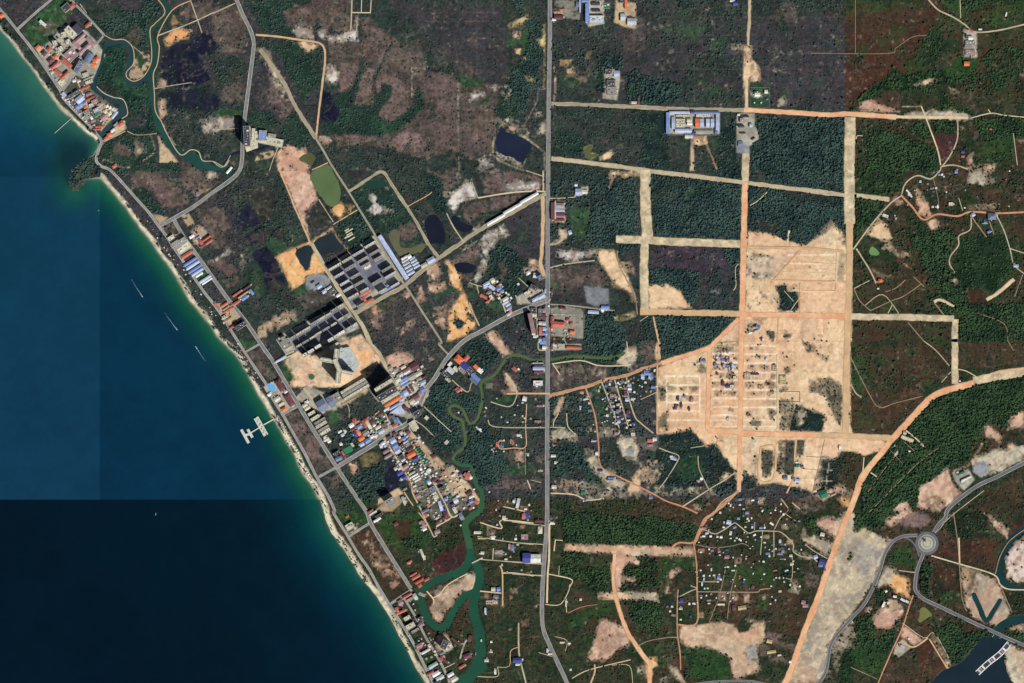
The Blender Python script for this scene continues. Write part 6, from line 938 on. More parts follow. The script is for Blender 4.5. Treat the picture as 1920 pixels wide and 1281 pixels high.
def cluster(place, noun, name, cat, rot, text, h=6, small=False):
    for it in text.split(';'):
        it = it.split()
        if not it: continue
        if float(it[3]) < 3: continue
        sh, x, y, w, d, tc = it[0], float(it[1]), float(it[2]), float(it[3]), float(it[4]), it[5]
        hh = float(it[6]) if len(it) > 6 else h; rr = float(it[7]) if len(it) > 7 else rot
        gx_, gy_ = loc(sh, x, y); s = SHEETS[sh][2]
        sm = small or (w / s < 4.6 and d / s < 4.6 and hh <= 6)
        PLACED.append(building(gx_, gy_, w / s, d / s, hh, rr, tc[0], tc[1], name, cat, place, noun, sm))
cluster('in the northwestern beach resort', 'resort building', 'resort_building', 'resort building', 42,
 'a 440 840 200 62 hR 11;a 655 790 250 80 hR 11 -40;a 490 965 170 70 hR 10 -40;a 625 1020 200 60 hR 10;a 895 345 300 62 hP 14;a 1110 390 230 62 hP 14 -45;a 985 530 280 60 hP 14;a 850 460 200 62 hP 14 -45;a 735 640 210 190 fP 10;a 870 745 180 80 fP 7;a 735 215 240 130 fC 15 -45;a 860 160 170 150 gK 13 -45;a 620 265 90 90 fC 26 20;a 450 425 80 90 fC 26 10;a 700 400 80 90 fC 20 30;a 560 530 80 90 fC 20 30;a 240 610 90 90 hM 8;a 325 530 80 80 hR 8;a 450 670 80 80 hO 7;a 355 740 110 85 hM 7;a 120 500 90 80 gO 7;a 1060 70 110 60 gR 9;a 1070 690 200 130 vQ 12 58;a 1215 715 110 80 hO 7;a 1160 815 110 70 hO 7 -45;a 890 870 240 90 fQ 24 60;a 1010 1010 110 80 fC 8 20;a 1060 1070 200 26 gG 5 25;a 1075 1140 140 60 fC 6 25;a 380 960 70 60 gS 5;a 560 1150 120 110 fC 4;a 210 45 150 60 fW 10 -40')
cluster('between the beach road and the lagoon', 'beach village house', 'beach_house', 'house', 25,
 'b 600 150 190 46 gR 5;b 670 265 110 50 gP 5;b 690 355 180 36 gR 5;b 200 280 80 70 gL 5 -50;b 500 370 150 120 gL 7 40;b 550 455 140 70 gB 6 15;b 470 505 90 80 gB 6;b 610 520 70 70 hO 6;b 715 480 80 60 fW 6;b 630 610 110 70 fG 12 30;b 830 560 150 70 fS 8 30;b 810 640 130 90 fN 5 30;b 650 690 120 80 fG 12 30;b 725 720 40 80 gW 4;b 755 770 90 50 gP 5;b 860 880 140 36 gR 5 5;b 830 930 150 30 gR 5 5;b 950 700 120 90 gP 6 40;b 1010 490 46 46 hW 4;b 1065 520 46 46 hW 4;b 1115 550 46 46 hW 4;b 1160 575 46 46 hW 4;b 975 595 70 70 hC 4;b 1055 630 70 70 hC 4;b 1150 660 160 50 gL 6 52;b 1270 820 110 80 hR 6 40;b 1180 850 80 60 fP 5 40;b 1060 1030 80 70 hO 7;b 1010 1080 130 50 gR 6 42;b 1120 950 80 50 gW 5 40;b 440 250 100 60 fK 12 30;b 340 310 100 60 fK 10 30;b 780 410 110 70 fP 10 25;b 880 470 90 60 gT 5 20;b 395 20 60 50 gW 5;b 485 25 60 40 gW 5;A 500 60 60 50 fK 10 40;A 540 50 50 36 hR 7 40;A 15 120 30 30 gO 5')
cluster('beside the northern boulevard', 'hotel block', 'hotel_block', 'hotel', 0,
 'B 262 1030 46 150 fK 52 3;B 400 1055 250 60 fC 6 -12;B 372 1018 56 76 fB 10 -3;B 300 1030 24 130 fC 8 -3;B 440 1020 60 30 fG 7 -8;B 290 1110 40 20 fP 5')
cluster('between the coast road and the boulevard', 'roadside building', 'roadside_building', 'building', 33,
 'F 900 655 110 70 fC 16;F 850 640 60 60 fG 18;F 900 610 50 46 fG 18;F 925 712 90 26 gR 7;F 868 600 36 20 gR 7;F 950 765 110 22 gB 6;F 968 790 110 22 gL 6;F 985 818 110 22 gB 6;F 1002 842 100 20 gL 6;F 1016 862 60 16 gW 6;F 1060 895 100 20 gL 6;F 1075 910 90 12 gW 5;F 810 592 50 46 fC 8;F 380 48 30 24 hR 6;F 1002 262 20 16 gB 4;F 1240 78 60 16 gW 5 50;F 1265 1085 50 12 gR 5;F 1215 1115 50 12 gT 5;F 1230 1128 80 12 gR 5;F 1205 1085 60 14 gR 5;F 1330 1245 90 32 fK 18;F 1270 1250 60 16 gR 6;F 1230 1200 70 16 gT 5;F 1150 1100 60 14 gR 5 -50;K 500 330 90 42 hM 8 -58;K 572 440 100 46 hM 8 -58;K 532 510 40 28 hO 6;K 480 432 44 30 gC 6;K 420 400 26 20 gW 5;K 545 380 24 20 gW 5;F 1210 1180 40 30 fC 6;K 510 470 40 16 gC 5')
cluster('inland of the boulevard near the marsh', 'roadside building', 'roadside_building', 'building', 35,
 'F 1070 592 76 16 hR 9;F 1090 615 60 16 hR 9;F 1050 638 60 14 hM 9;F 1025 615 24 50 hR 9;F 960 575 40 20 gW 5;F 1010 590 36 24 gL 5;F 1300 1003 80 14 gR 6;F 1370 960 70 12 gM 6;F 1345 1012 90 12 gT 6;F 1408 992 16 46 gB 5;F 1355 1035 50 26 gB 6;F 1300 1070 50 20 gR 6;G 795 870 36 30 gL 6;G 832 908 30 26 gL 6;G 895 910 46 40 fK 9;G 750 835 20 10 gK 4;G 940 935 30 20 gW 5;G 870 880 40 20 gS 5')
T_ = []
for x, y, l in ((210,515,190),(375,418,150),(530,325,180),(690,215,170),(270,625,150),(420,520,160),(590,418,160),(750,320,160),(340,735,140),(488,640,140),(632,490,130),(800,400,120),(392,815,150),(545,735,150),(915,545,150),(462,915,160),(612,835,130),(785,715,160),(965,630,170),(560,1040,100),(1030,765,130),(865,840,120)):
    T_.append('c %d %d %d 34 f%s 23' % (x, y, l, 'GCGS'[(x + y) % 4]))
cluster('in the walled estate of parallel terraces', 'terrace', 'terrace', 'terrace', 30, ';'.join(T_))
cluster('in the walled estate of parallel terraces', 'school wing', 'school_wing', 'school', 30, 'c 625 868 165 42 gR 11;c 665 985 150 38 gR 9;c 610 960 30 80 gR 9;c 905 830 170 34 gB 7;c 925 765 44 34 gB 7;c 648 510 100 60 fW 8;c 590 800 40 26 gB 6')
cluster('just east of the terrace estate', 'warehouse', 'warehouse', 'warehouse', 30,
 'c 1000 385 702 58 gL 8 -57.2;c 1150 392 86 30 gW 6;c 1162 430 100 32 gS 6;c 1178 472 100 32 gL 6;c 1200 515 100 32 gS 6;c 1222 558 100 32 gL 6;c 1245 600 100 34 gL 6;c 1220 372 50 50 gW 6;c 1258 400 80 30 gL 6;c 1280 436 90 30 gS 6;c 1302 472 90 30 gL 6;c 1322 510 90 30 gL 6;c 1420 492 90 50 gC 6;c 1515 425 110 70 gL 8;H 518 370 150 22 gW 10;H 643 287 150 22 gW 10;H 770 207 150 22 gW 10')
cluster('in the scrub beside the sand-edged ponds', 'poultry shed', 'long_shed', 'shed', 30, 'c 400 18 110 16 gC 3;c 400 62 80 16 gC 3;c 415 85 80 14 gC 3;c 360 110 50 14 gC 3;c 430 132 100 14 gC 3;c 365 8 60 12 gC 3')
cluster('north of the Y-shaped tower', 'apartment block', 'apartment_block', 'apartments', 31,
 'd 945 175 95 30 fC 27;d 850 232 95 30 fG 27;d 790 285 100 30 fC 27;d 690 343 110 30 fC 27;d 590 402 110 30 fG 27;d 480 490 110 30 fC 25;d 385 548 110 30 fC 25;d 290 605 90 30 fG 25;d 1030 300 80 30 fG 22;d 945 352 90 30 fC 22;d 850 425 90 28 fC 22;d 745 488 110 28 fG 22;d 640 550 100 28 fC 22;d 560 605 90 28 fC 20;d 465 662 100 28 fG 20;d 375 715 80 28 fC 20;d 1140 435 70 46 fS 24;d 1065 482 80 46 fS 24;d 462 838 62 40 fW 44;d 545 790 90 40 fW 46;d 640 728 90 40 fW 46;d 815 635 80 42 fW 46;d 890 590 60 42 fW 46;d 955 545 110 42 fW 44;d 200 690 130 120 fG 7;d 160 620 60 50 fG 16;d 120 900 170 26 gL 5')
cluster('south of the Y-shaped tower', 'commercial building', 'commercial_building', 'building', 31,
 'e 510 515 330 36 fC 12;e 530 552 330 36 fG 10;e 550 590 330 34 fC 12;e 310 655 110 100 fG 12;e 150 740 96 130 gQ 17 31;e 250 700 60 130 gQ 17 31;e 870 505 232 44 fC 74;e 905 605 250 70 fK 40;e 935 650 230 50 fC 7;e 965 695 215 36 gO 8;e 1000 745 170 26 gL 6;e 430 290 150 60 fC 12')
cluster('in the market by the diagonal road', 'shop row', 'shop_row', 'shop', 31,
 'e 1085 440 100 26 gB 6;e 1095 470 100 26 gL 6;e 1105 500 90 26 gB 6;e 1215 295 90 90 gM 7;e 1110 330 90 36 gM 6;e 1125 360 80 22 gW 6;e 1085 300 60 30 gC 6;e 1260 375 80 50 gC 6;e 1250 320 20 30 gW 5;e 1180 410 90 46 gG 6;e 1310 480 60 46 gL 6;e 1185 545 26 80 gM 6;e 1150 570 26 80 gM 6;e 1212 530 22 80 gC 6;e 1115 595 50 60 gL 6;e 1220 640 100 30 gM 6;e 1235 668 100 20 gP 6;e 1310 560 50 60 gB 6;e 1285 605 40 60 gP 6;e 1185 695 60 50 gC 6;e 1235 705 60 30 gW 6;e 1110 770 40 60 gM 6;e 1145 800 30 50 gK 6;e 1045 395 70 40 gS 6;e 1025 440 60 60 gC 8;e 1330 415 60 24 gM 6;e 1000 330 50 40 gG 5;e 940 310 40 50 gG 5;e 1245 838 80 66 fK 20;e 1302 798 40 40 fK 16;e 1205 975 110 80 gC 8 -58;e 1080 620 30 60 gB 6;e 1065 680 50 26 gL 5;e 900 780 60 26 gS 5;e 1300 290 30 20 gC 5;e 1150 480 60 16 gT 5;e 1270 430 50 24 gG 5')
cluster('north of the old town street', 'town house', 'town_house', 'house', 32,
 'f 365 400 60 90 hR 7;f 312 462 70 60 gW 7;f 432 482 70 60 gB 7;f 330 525 60 46 gM 6;f 375 600 40 80 gD 6;f 420 570 46 100 gO 7;f 462 660 90 56 gO 7;f 470 745 70 56 gL 7;f 562 690 90 60 gB 7;f 510 440 40 120 hR 7;f 572 455 46 130 gC 7;f 540 375 50 50 hR 6;f 632 410 46 66 gM 6;f 655 462 40 36 gW 6;f 712 492 90 46 gC 7;f 762 550 90 56 gL 7;f 622 632 60 46 gW 7;f 675 615 50 50 gS 6;f 520 575 80 70 gG 7;f 745 385 50 40 gN 5;f 802 455 44 44 fK 9;f 840 510 50 40 gT 6;f 965 380 50 150 gQ 7;f 1022 390 26 110 gB 7;f 965 460 80 50 gR 7;f 888 320 40 50 gM 6;f 180 605 50 46 gS 6;f 140 555 60 30 gW 5;f 212 555 16 60 gW 5;f 328 755 60 30 gC 6 -55;f 125 960 100 60 gQ 8 25;f 190 885 26 90 gR 6;f 95 880 90 50 fK 10;f 155 740 40 40 gW 5;f 215 925 50 30 gM 6;f 740 290 50 50 gM 5;f 690 280 60 16 gT 4')
cluster('south of the old town street', 'town house', 'town_house', 'house', 31,
 'f 790 730 60 46 gW 8;f 755 770 40 60 gS 7;f 818 765 40 46 gL 7;f 835 852 100 46 gP 8;f 865 925 110 40 gG 8;f 935 690 86 80 gL 9;f 965 770 86 76 gB 9;f 1000 840 90 86 gL 9;f 890 655 70 56 fK 9;f 965 590 50 50 gM 7;f 1030 640 40 40 gC 7;f 1038 692 44 40 gR 7;f 1098 660 56 46 gB 7;f 1128 712 80 26 gS 6;f 1080 775 60 60 fK 9;f 1060 790 26 36 gW 6;f 1160 752 60 50 fG 7;f 1195 825 96 50 gM 8 28;f 1212 905 126 66 gO 8 28;f 1275 962 84 46 gD 8 28;f 1070 940 70 70 fK 10;f 1092 985 60 26 gW 6;f 1130 1080 80 60 gP 7;f 1310 1085 70 60 fK 8;f 1352 1112 30 56 gW 7;f 1040 1175 90 66 gD 8;f 1108 1240 70 60 gD 8;f 1262 1212 110 24 gW 7;f 1285 1244 110 24 gW 7;f 1308 1278 110 26 gC 7;f 1228 1175 90 26 gC 6;f 1478 1128 46 46 gW 6;f 978 1110 50 46 gC 6;f 1035 1118 40 50 gW 6;f 1110 585 30 50 gL 6;f 1060 570 50 40 gC 6;f 1180 590 40 40 gR 5;f 1255 745 40 24 gR 5;f 1325 640 40 30 gS 5;f 1310 690 40 24 gC 5;f 1385 720 26 26 gW 4;f 1230 790 40 24 gN 5;f 1150 560 40 30 gM 5;f 1380 1160 50 20 gS 5;f 1430 1030 24 24 gW 4;'
 + ';'.join('f %d %d 70 16 gN 4 25' % (1308 + i * 18, 800 + i * 33) for i in range(8)))
cluster('in the settlement west of the creek', 'village house', 'village_house', 'house', 30,
 'g 110 545 50 40 gL 6;g 470 595 30 80 gN 5;g 520 600 50 50 gW 6;g 548 645 50 40 gP 6;g 495 555 46 50 gD 6;g 570 700 80 80 fQ 12;g 720 690 70 60 fK 12;g 305 690 40 60 gP 5;g 355 800 70 70 gP 5;g 300 655 50 24 gW 5;g 620 820 80 70 fC 7;g 600 765 60 40 fC 6;g 690 950 46 150 gL 6 18;g 770 845 50 50 gB 6;g 915 865 70 80 gS 7;g 870 930 50 40 gD 6;g 905 1015 50 100 fC 6;g 1000 1105 56 110 gQ 7 25;g 465 1020 100 40 gQ 6;g 770 1090 66 110 hM 7 10;g 470 1090 40 60 gR 5;g 140 860 32 110 gS 6 28;g 510 885 16 50 gW 4 40;g 498 930 24 24 gO 4;g 1095 505 60 110 gR 7 -25;g 1140 520 40 60 gW 6;g 1030 575 100 34 gC 6 -32;g 1120 755 100 40 gM 7;g 1150 812 70 34 gW 6;g 1145 885 60 50 gB 6;g 1225 890 80 44 hR 7 -40;g 1140 985 40 40 hR 6;g 1182 975 24 24 gW 5;g 940 425 40 26 gW 5 -40;g 990 1240 20 20 gW 4;g 1420 742 16 16 gW 4;g 430 1255 60 40 gP 5;g 650 1200 60 50 gM 6;g 740 1010 50 30 gD 5;g 655 600 50 40 gM 5;g 590 560 60 50 gM 5;g 800 350 40 50 fK 5;g 590 205 70 50 gM 5;g 980 470 40 40 gD 5;g 890 480 50 30 gW 5;g 1190 700 26 20 gW 5;g 1040 980 30 26 gW 5;g 950 800 50 30 gW 5;g 830 800 60 40 gN 5;g 540 330 40 30 gT 5;g 700 530 50 24 gT 5;g 380 930 60 40 gN 5;g 640 1130 46 30 gC 5;g 20 1220 60 50 gM 6;g 395 1195 60 40 gT 6;g 160 695 50 30 gP 5;g 1110 920 40 30 gQ 5')
cluster('facing the beach on the boulevard', 'guest house', 'guest_house', 'guest house', 31,
 'K 688 480 40 24 gC 8;K 706 502 44 24 gC 8;K 738 540 56 24 fC 9;K 700 455 30 16 gW 6;K 765 575 70 26 fC 10;K 800 598 90 18 fG 10;K 812 625 90 26 fC 10;K 828 655 90 18 fG 10;K 842 678 80 26 fC 10;K 850 735 40 22 gC 7;K 870 750 26 18 gW 6;K 838 722 20 20 gW 6;O 400 5 60 16 fW 9;O 430 55 60 16 gW 8;O 445 20 60 16 fK 12;O 380 -8 40 16 gR 7;K 1330 1200 66 52 fG 44;K 1430 1195 22 50 gS 6 25')
cluster('near the diagonal and main road junction', 'junction building', 'junction_building', 'building', 32,
 'h 255 265 100 50 gL 6;h 245 300 70 36 gL 6;h 340 315 100 50 gL 6 -35;h 350 210 60 70 gC 6;h 440 335 70 60 gB 7;h 480 365 60 60 gQ 7;h 500 380 30 26 gW 6;h 430 290 50 24 gR 5;h 540 490 90 50 gC 7;h 545 540 90 40 gL 7;h 580 575 80 36 gS 7;h 600 625 56 50 gB 7;h 622 672 30 56 gO 7;h 590 715 60 40 gS 7;h 215 450 110 40 gR 6 -30;h 330 460 50 70 fC 8;h 280 522 80 26 gR 6;h 412 412 30 30 gR 5;h 300 390 60 50 gP 5;h 990 135 60 70 gS 9 -10;h 885 95 50 50 gW 7;h 1065 165 76 70 fQ 20;h 735 265 30 30 fW 5;h 965 315 110 60 fK 18 -30;h 1080 445 110 60 gL 8;h 990 490 110 50 gL 8;h 930 520 50 50 fK 9;h 870 400 90 60 fC 6;h 1140 370 20 60 gL 6 0;h 940 410 50 26 gT 5;h 1240 370 30 60 gM 5 0;h 1190 590 20 20 gW 4 0')
cluster('on the west side of the main road', 'roadside shop', 'roadside_shop', 'shop', 0,
 'h 963 655 76 60 fK 8;h 975 735 80 56 fC 6;h 1065 665 60 66 fQ 9;h 1122 665 36 60 gP 8;h 1062 745 56 80 fK 9;h 1120 760 50 90 gM 9;h 1122 855 50 56 gL 8;h 1066 850 50 50 gC 7;h 1068 970 44 130 gR 8;h 1125 935 46 60 gL 8;h 1125 1010 56 36 gB 8;h 1062 1115 44 60 gL 7;h 1125 1115 50 90 gB 8;h 1122 1215 56 50 gW 7;h 965 1012 50 26 gW 6;h 985 1050 50 40 gC 5;h 935 850 60 300 gP 24 12;L 840 180 66 20 gK 7;L 842 205 90 24 gL 8;L 842 230 70 22 gM 8;L 835 165 80 10 gS 6;L 835 315 72 40 fW 9;L 870 8 40 30 gB 7;L 735 432 30 34 gW 7 -12;O 1550 340 60 72 gD 10;P 177 345 74 64 gW 10;P 210 132 32 52 hC 7;P 95 25 20 40 gP 6;P 118 30 20 40 gD 6;P 205 65 60 20 gM 6;P 5 265 20 44 gQ 7;P 28 198 16 16 gW 4')
cluster('in the temple compound', 'temple hall', 'temple_hall', 'temple', -6,
 'h 1335 870 210 80 hR 12;h 1245 800 46 100 hR 10;h 1250 905 60 60 hR 9;h 1400 622 90 36 hM 7;h 1480 798 50 36 hR 6;h 1530 860 44 34 hR 6;h 1545 985 80 44 hO 8;L 1105 50 110 20 gR 7 -3;h 1240 1200 30 90 gM 5;L 960 30 30 16 gC 5')
cluster('on the east side of the main road', 'roadside building', 'roadside_building', 'building', 0,
 'C 990 130 66 28 gM 7;C 955 150 30 16 gW 6;C 985 88 40 12 gR 5;C 1025 72 30 8 gR 5;C 1150 40 8 110 gL 6;C 1132 35 24 40 gQ 6;C 1204 100 26 140 gB 9;C 1190 8 56 22 gB 8;C 1275 150 110 60 fS 10;C 1268 30 60 26 gK 6;C 1270 80 60 20 gK 6;C 1495 30 18 76 gO 8;C 1465 10 30 30 fK 8;C 1472 130 36 50 gS 7;C 1538 165 66 50 gS 6;C 1525 130 40 8 gK 4;C 1350 45 50 44 fN 1;C 1425 555 40 44 gL 7;C 1398 540 20 40 gG 6;C 1360 540 40 40 fK 6;C 1380 600 60 10 gK 5;C 1382 632 60 50 fK 7;C 1390 685 70 60 fG 3;C 1555 772 36 20 gC 5;C 1590 765 16 40 gM 5;H 946 305 26 130 gM 8;H 965 300 8 130 gC 8;H 1000 275 60 26 fS 8;H 1000 300 60 20 gL 7;H 1000 325 66 16 gM 7;H 1000 345 66 14 gP 7;H 1000 370 66 18 gM 7;H 1000 250 60 10 gP 7;H 1140 162 50 50 gL 8;H 1185 160 40 30 gC 5;H 1120 110 20 16 gW 4;H 1075 465 24 30 gL 5 20;H 1250 1062 80 24 gL 6 -4;H 1340 1028 60 26 gB 6;H 1320 1045 24 20 gW 5;L 950 860 36 18 gW 6;L 965 910 14 20 gW 5;L 955 1092 34 26 gC 6;L 1170 1135 28 30 gN 7;L 1190 1195 20 10 gB 4;L 970 775 30 10 gM 5;L 1275 840 20 16 gW 5;L 1250 750 30 10 gS 4;D 715 28 36 30 gD 6;D 690 8 30 16 gW 5;P 300 80 26 20 gW 5')
cluster('in the walled factory compound', 'factory hall', 'factory_hall', 'factory', 0,
 'D 207 925 22 160 gB 7;D 295 846 150 20 gL 7;D 395 842 30 20 gD 7;D 500 848 190 18 gB 7;D 582 922 26 156 gL 7;D 325 982 125 28 gL 8;D 430 925 32 66 gO 10;D 464 925 26 62 gL 10;D 508 925 26 62 gL 10;D 542 925 24 62 gL 10;D 250 925 24 90 gL 7;D 302 912 70 36 fC 9;D 302 945 70 28 fC 9;D 368 905 34 24 gC 8;D 372 930 36 18 gW 8;D 478 985 140 22 gG 5;D 365 1025 56 24 gS 5;D 405 1000 24 24 gD 7;D 475 870 110 22 fC 6;D 570 990 18 40 gQ 7;D 320 870 100 14 fC 6')
cluster('in the concrete works yard', 'plant building', 'plant_building', 'plant', 0,
 'D 785 875 60 14 gK 6;D 760 950 40 16 gK 10;D 832 942 22 26 gL 7;D 765 905 30 30 fG 8;D 770 1000 40 10 gK 5;D 850 1042 30 8 gK 6 30;D 752 1080 30 40 gQ 4;D 740 862 20 12 gW 5')
cluster('on the fenced green lots', 'pavilion', 'pavilion', 'house', 0, 'D 880 712 40 26 gW 5;D 865 690 20 12 gK 5;D 945 690 22 26 gW 5;D 858 772 8 8 fW 3;D 908 772 8 8 fW 3;D 955 745 14 14 gQ 5')
cluster('at the northeastern farm', 'farm building', 'farm_building', 'farm building', 0, 'E 1168 480 38 32 gO 7;E 1198 288 34 26 gW 8;E 1172 278 12 30 fK 8;E 1195 322 70 30 fG 5;E 1180 350 50 20 fG 5;E 1180 395 40 40 fP 4;E 1215 405 30 60 fP 4;E 1200 232 40 10 gR 5 -30;E 1270 222 24 10 gW 5;E 1465 110 8 30 gW 4 -15;E 1140 1140 24 20 gD 5;E 1140 1175 24 14 gR 5;E 1350 970 16 14 gR 5')
cluster('on the wooded eastern plain', 'farmhouse', 'farmhouse', 'house', 0,
 'J 1217 332 26 26 gL 6 30;J 1358 345 60 46 hQ 8;J 1375 335 30 16 gD 7;J 1310 392 24 16 gB 6;J 1335 460 24 16 gB 6 20;J 1538 715 36 20 gL 6;J 520 826 28 26 hO 7;J 822 82 14 18 gL 4;J 985 30 12 14 gW 4;J 965 32 16 10 gB 4;J 998 45 12 10 gS 4;J 560 340 46 22 fW 4 -20;J 1090 10 20 24 gB 5;J 1050 252 32 26 fC 5;J 952 272 12 20 gW 4;J 915 272 16 14 gC 4;J 730 160 40 10 gW 4 -45;J 745 185 40 10 gW 4 -45;J 905 135 20 12 gQ 4;J 940 130 14 14 gS 4;J 505 885 14 10 gW 4;J 640 350 26 8 gK 4;N 832 772 20 14 gP 5;N 1118 298 10 8 gW 4;N 705 688 24 20 gC 5;N 640 845 14 30 gC 4 -40;N 740 825 14 10 gW 4;N 615 790 24 6 gN 4 30')
cluster('beside the creek west of the main road', 'creekside building', 'creekside_building', 'building', -42,
 'L 242 138 66 50 hO 9;L 298 128 30 50 hR 7;L 285 185 62 46 gD 9;L 262 215 60 30 fG 7;L 325 218 40 40 fK 9;L 375 198 50 26 gO 7;L 402 222 40 30 gW 7;L 368 272 76 30 gB 8;L 355 298 70 26 gQ 8;L 175 172 20 36 gW 6;L 180 220 60 36 gS 7;L 215 205 30 26 gC 6;L 140 250 60 30 fK 8;L 160 290 46 20 fC 6;L 245 368 40 20 gR 6 35;L 225 355 30 12 gR 6 35;L 660 210 44 24 hR 6;L 690 210 16 12 gW 4;L 240 535 10 10 gW 3;L 150 758 24 30 gC 5;L 690 705 24 16 gW 5 0;L 710 720 10 8 gW 4;L 722 605 16 10 gY 4 0;L 735 578 12 8 gW 4;L 640 745 30 10 gR 5;L 645 770 20 10 gR 5;L 565 785 24 26 gQ 5 0;L 530 770 20 30 gR 5 0;L 560 745 30 12 gT 5 0;L 848 970 26 14 gT 4 0;L 760 850 14 20 gC 4 0;L 850 485 50 16 gP 5 0;L 685 1215 22 74 gS 7 -12;L 655 1200 18 20 gW 6 -12;L 445 500 16 10 gW 4;L 380 650 26 10 gS 4;L 400 668 30 8 gW 4;L 440 560 14 14 gQ 4;L 470 1130 8 8 gW 3;L 15 975 30 26 gW 6;L 150 985 36 20 gT 5;L 300 1010 50 26 gP 6;L 0 575 26 26 gC 5;L 830 600 40 14 gP 5 0;L 855 636 20 8 gM 5 0')
cluster('in the village by the laterite road', 'village house', 'village_house', 'house', 0,
 'i 500 390 40 40 gQ 5 -15;i 562 360 26 40 gW 5;i 575 310 50 20 gP 5;i 742 412 36 18 gC 5;i 770 310 30 60 gQ 5;i 875 310 26 40 gC 5;i 890 375 60 50 gL 6;i 895 440 60 40 gW 6;i 900 480 40 40 gB 6;i 820 430 50 40 gP 5;i 820 480 50 26 gM 5;i 830 520 60 20 gM 5;i 835 560 80 26 gP 5;i 850 620 60 56 gL 6;i 940 610 50 40 gS 5;i 590 555 50 66 gP 6;i 590 590 50 26 gD 6;i 665 570 50 26 gT 5;i 665 628 26 16 gW 5;i 700 700 50 36 gC 5 15;i 628 728 36 30 gS 5;i 445 610 26 14 gW 5 30;i 600 665 60 26 gP 5;i 690 815 46 60 gQ 6;i 720 790 50 26 gP 5;i 520 760 20 20 gC 4;i 700 905 36 18 gC 5;i 712 940 60 30 gD 5;i 715 985 50 40 gL 6;i 775 938 40 16 gC 5 15;i 620 1002 26 16 gW 5;i 865 825 40 70 gM 6;i 870 880 40 60 gD 5;i 880 960 50 20 gC 5;i 955 1010 60 36 gD 5;i 1105 228 36 70 gC 5;i 1150 160 40 50 gB 5;i 1190 165 30 60 gP 5;i 1225 230 30 90 gL 6;i 1260 240 40 50 gQ 5;i 1290 410 76 40 gB 6;i 1035 290 20 24 gP 4;i 68 755 20 70 gL 5 10;i 165 610 80 26 gC 5 10;i 205 650 50 20 gM 5;i 220 685 30 12 gW 4;i 230 800 60 36 gQ 5;i 400 410 20 40 gY 4;i 935 1125 70 60 fK 9 10;i 950 1200 70 60 fC 8;i 965 1245 60 40 gP 7;i 672 1185 60 46 gP 6;i 665 1160 60 14 gK 5;i 290 1035 14 14 gW 3;i 440 1000 20 10 gW 3;i 480 985 20 10 gW 3;i 520 970 20 10 gW 3;i 320 1145 26 20 gC 4;i 510 775 30 30 gY 3;i 100 500 60 40 gT 4;i 650 820 26 20 gW 4;i 640 850 20 14 gS 4;i 820 605 20 20 gC 4;i 965 250 20 30 gQ 4;i 380 470 16 40 gC 4;L 1385 1027 50 16 gQ 5;L 1375 1037 50 10 gD 5;L 1305 970 30 14 gD 5;L 1200 430 20 14 gS 5')
cluster('on the cleared sand tract', 'plot house', 'plot_house', 'house', 0,
 'j 518 695 26 50 gR 5;j 570 695 30 60 gQ 5;j 400 800 30 30 gW 5;j 440 815 26 40 gL 5;j 470 800 30 60 gP 5;j 490 840 60 50 gQ 5;j 545 850 26 60 gD 5;j 560 800 30 30 gT 5;j 380 850 26 30 gM 5;j 600 830 20 60 gP 5;j 370 925 40 60 gQ 6;j 510 940 30 46 gL 5;j 485 925 16 60 gK 5;j 580 940 40 16 gP 5;j 600 985 16 60 gL 5;j 620 960 20 120 gK 5;j 655 935 30 60 gL 5;j 690 945 36 40 gL 5;j 700 830 40 26 gQ 5;j 540 985 40 30 gC 5;j 655 1000 20 30 gW 4;j 398 1075 20 50 gM 5;j 490 1220 30 60 gM 5;j 160 860 90 50 gQ 5;j 1075 295 76 50 gQ 6 -25;j 1050 360 60 26 gL 5 20;j 950 395 60 26 gW 4 20;j 880 390 20 30 gK 4;j 1140 505 16 50 gM 4;j 1120 490 14 30 gM 4;j 1000 965 26 30 gP 4;j 1215 830 26 46 gL 4;j 1350 980 66 96 fT 3;j 1490 1150 110 90 fY 3;j 1490 1225 110 50 fY 3;j 900 1115 100 110 fT 3;j 690 1140 56 50 fC 4;j 310 1120 30 30 gC 4;M 655 338 20 24 gD 5;M 690 340 30 26 fC 4;M 625 318 14 36 gM 5;M 905 343 34 26 fT 3;M 285 430 12 26 gK 5;M 335 412 10 24 gQ 5;M 390 435 20 26 gP 5;M 270 490 14 30 gM 5;M 310 480 12 30 gM 5;M 370 508 12 20 gM 5;M 262 505 20 16 gD 4;M 860 245 60 14 gK 4;M 660 585 14 24 fC 3;M 50 240 40 30 gB 5;M 20 265 24 36 gL 5;M 85 265 26 40 gB 5;M 100 345 34 18 gB 5;M 75 745 40 26 gR 5;M 110 735 30 24 gW 5;M 80 780 30 16 gP 4;M 250 880 40 20 gL 5 -15;M 235 865 20 14 gW 5;M 460 1030 20 16 gW 4;M 440 1045 30 12 gP 4;M 455 1095 10 10 gR 4;M 1180 930 26 26 gN 5;M 1215 935 20 14 gD 4;M 1150 1030 20 20 gQ 4;M 1180 1045 40 26 gL 5;M 1090 1025 30 26 gQ 5;M 1375 1145 56 56 gN 8 25;M 1350 1135 20 20 gW 5;M 1330 1150 30 14 gQ 5;M 1500 795 16 26 gW 4;M 80 1170 26 24 gQ 4;M 1230 955 10 10 gR 3;M 1175 910 20 10 gW 4')
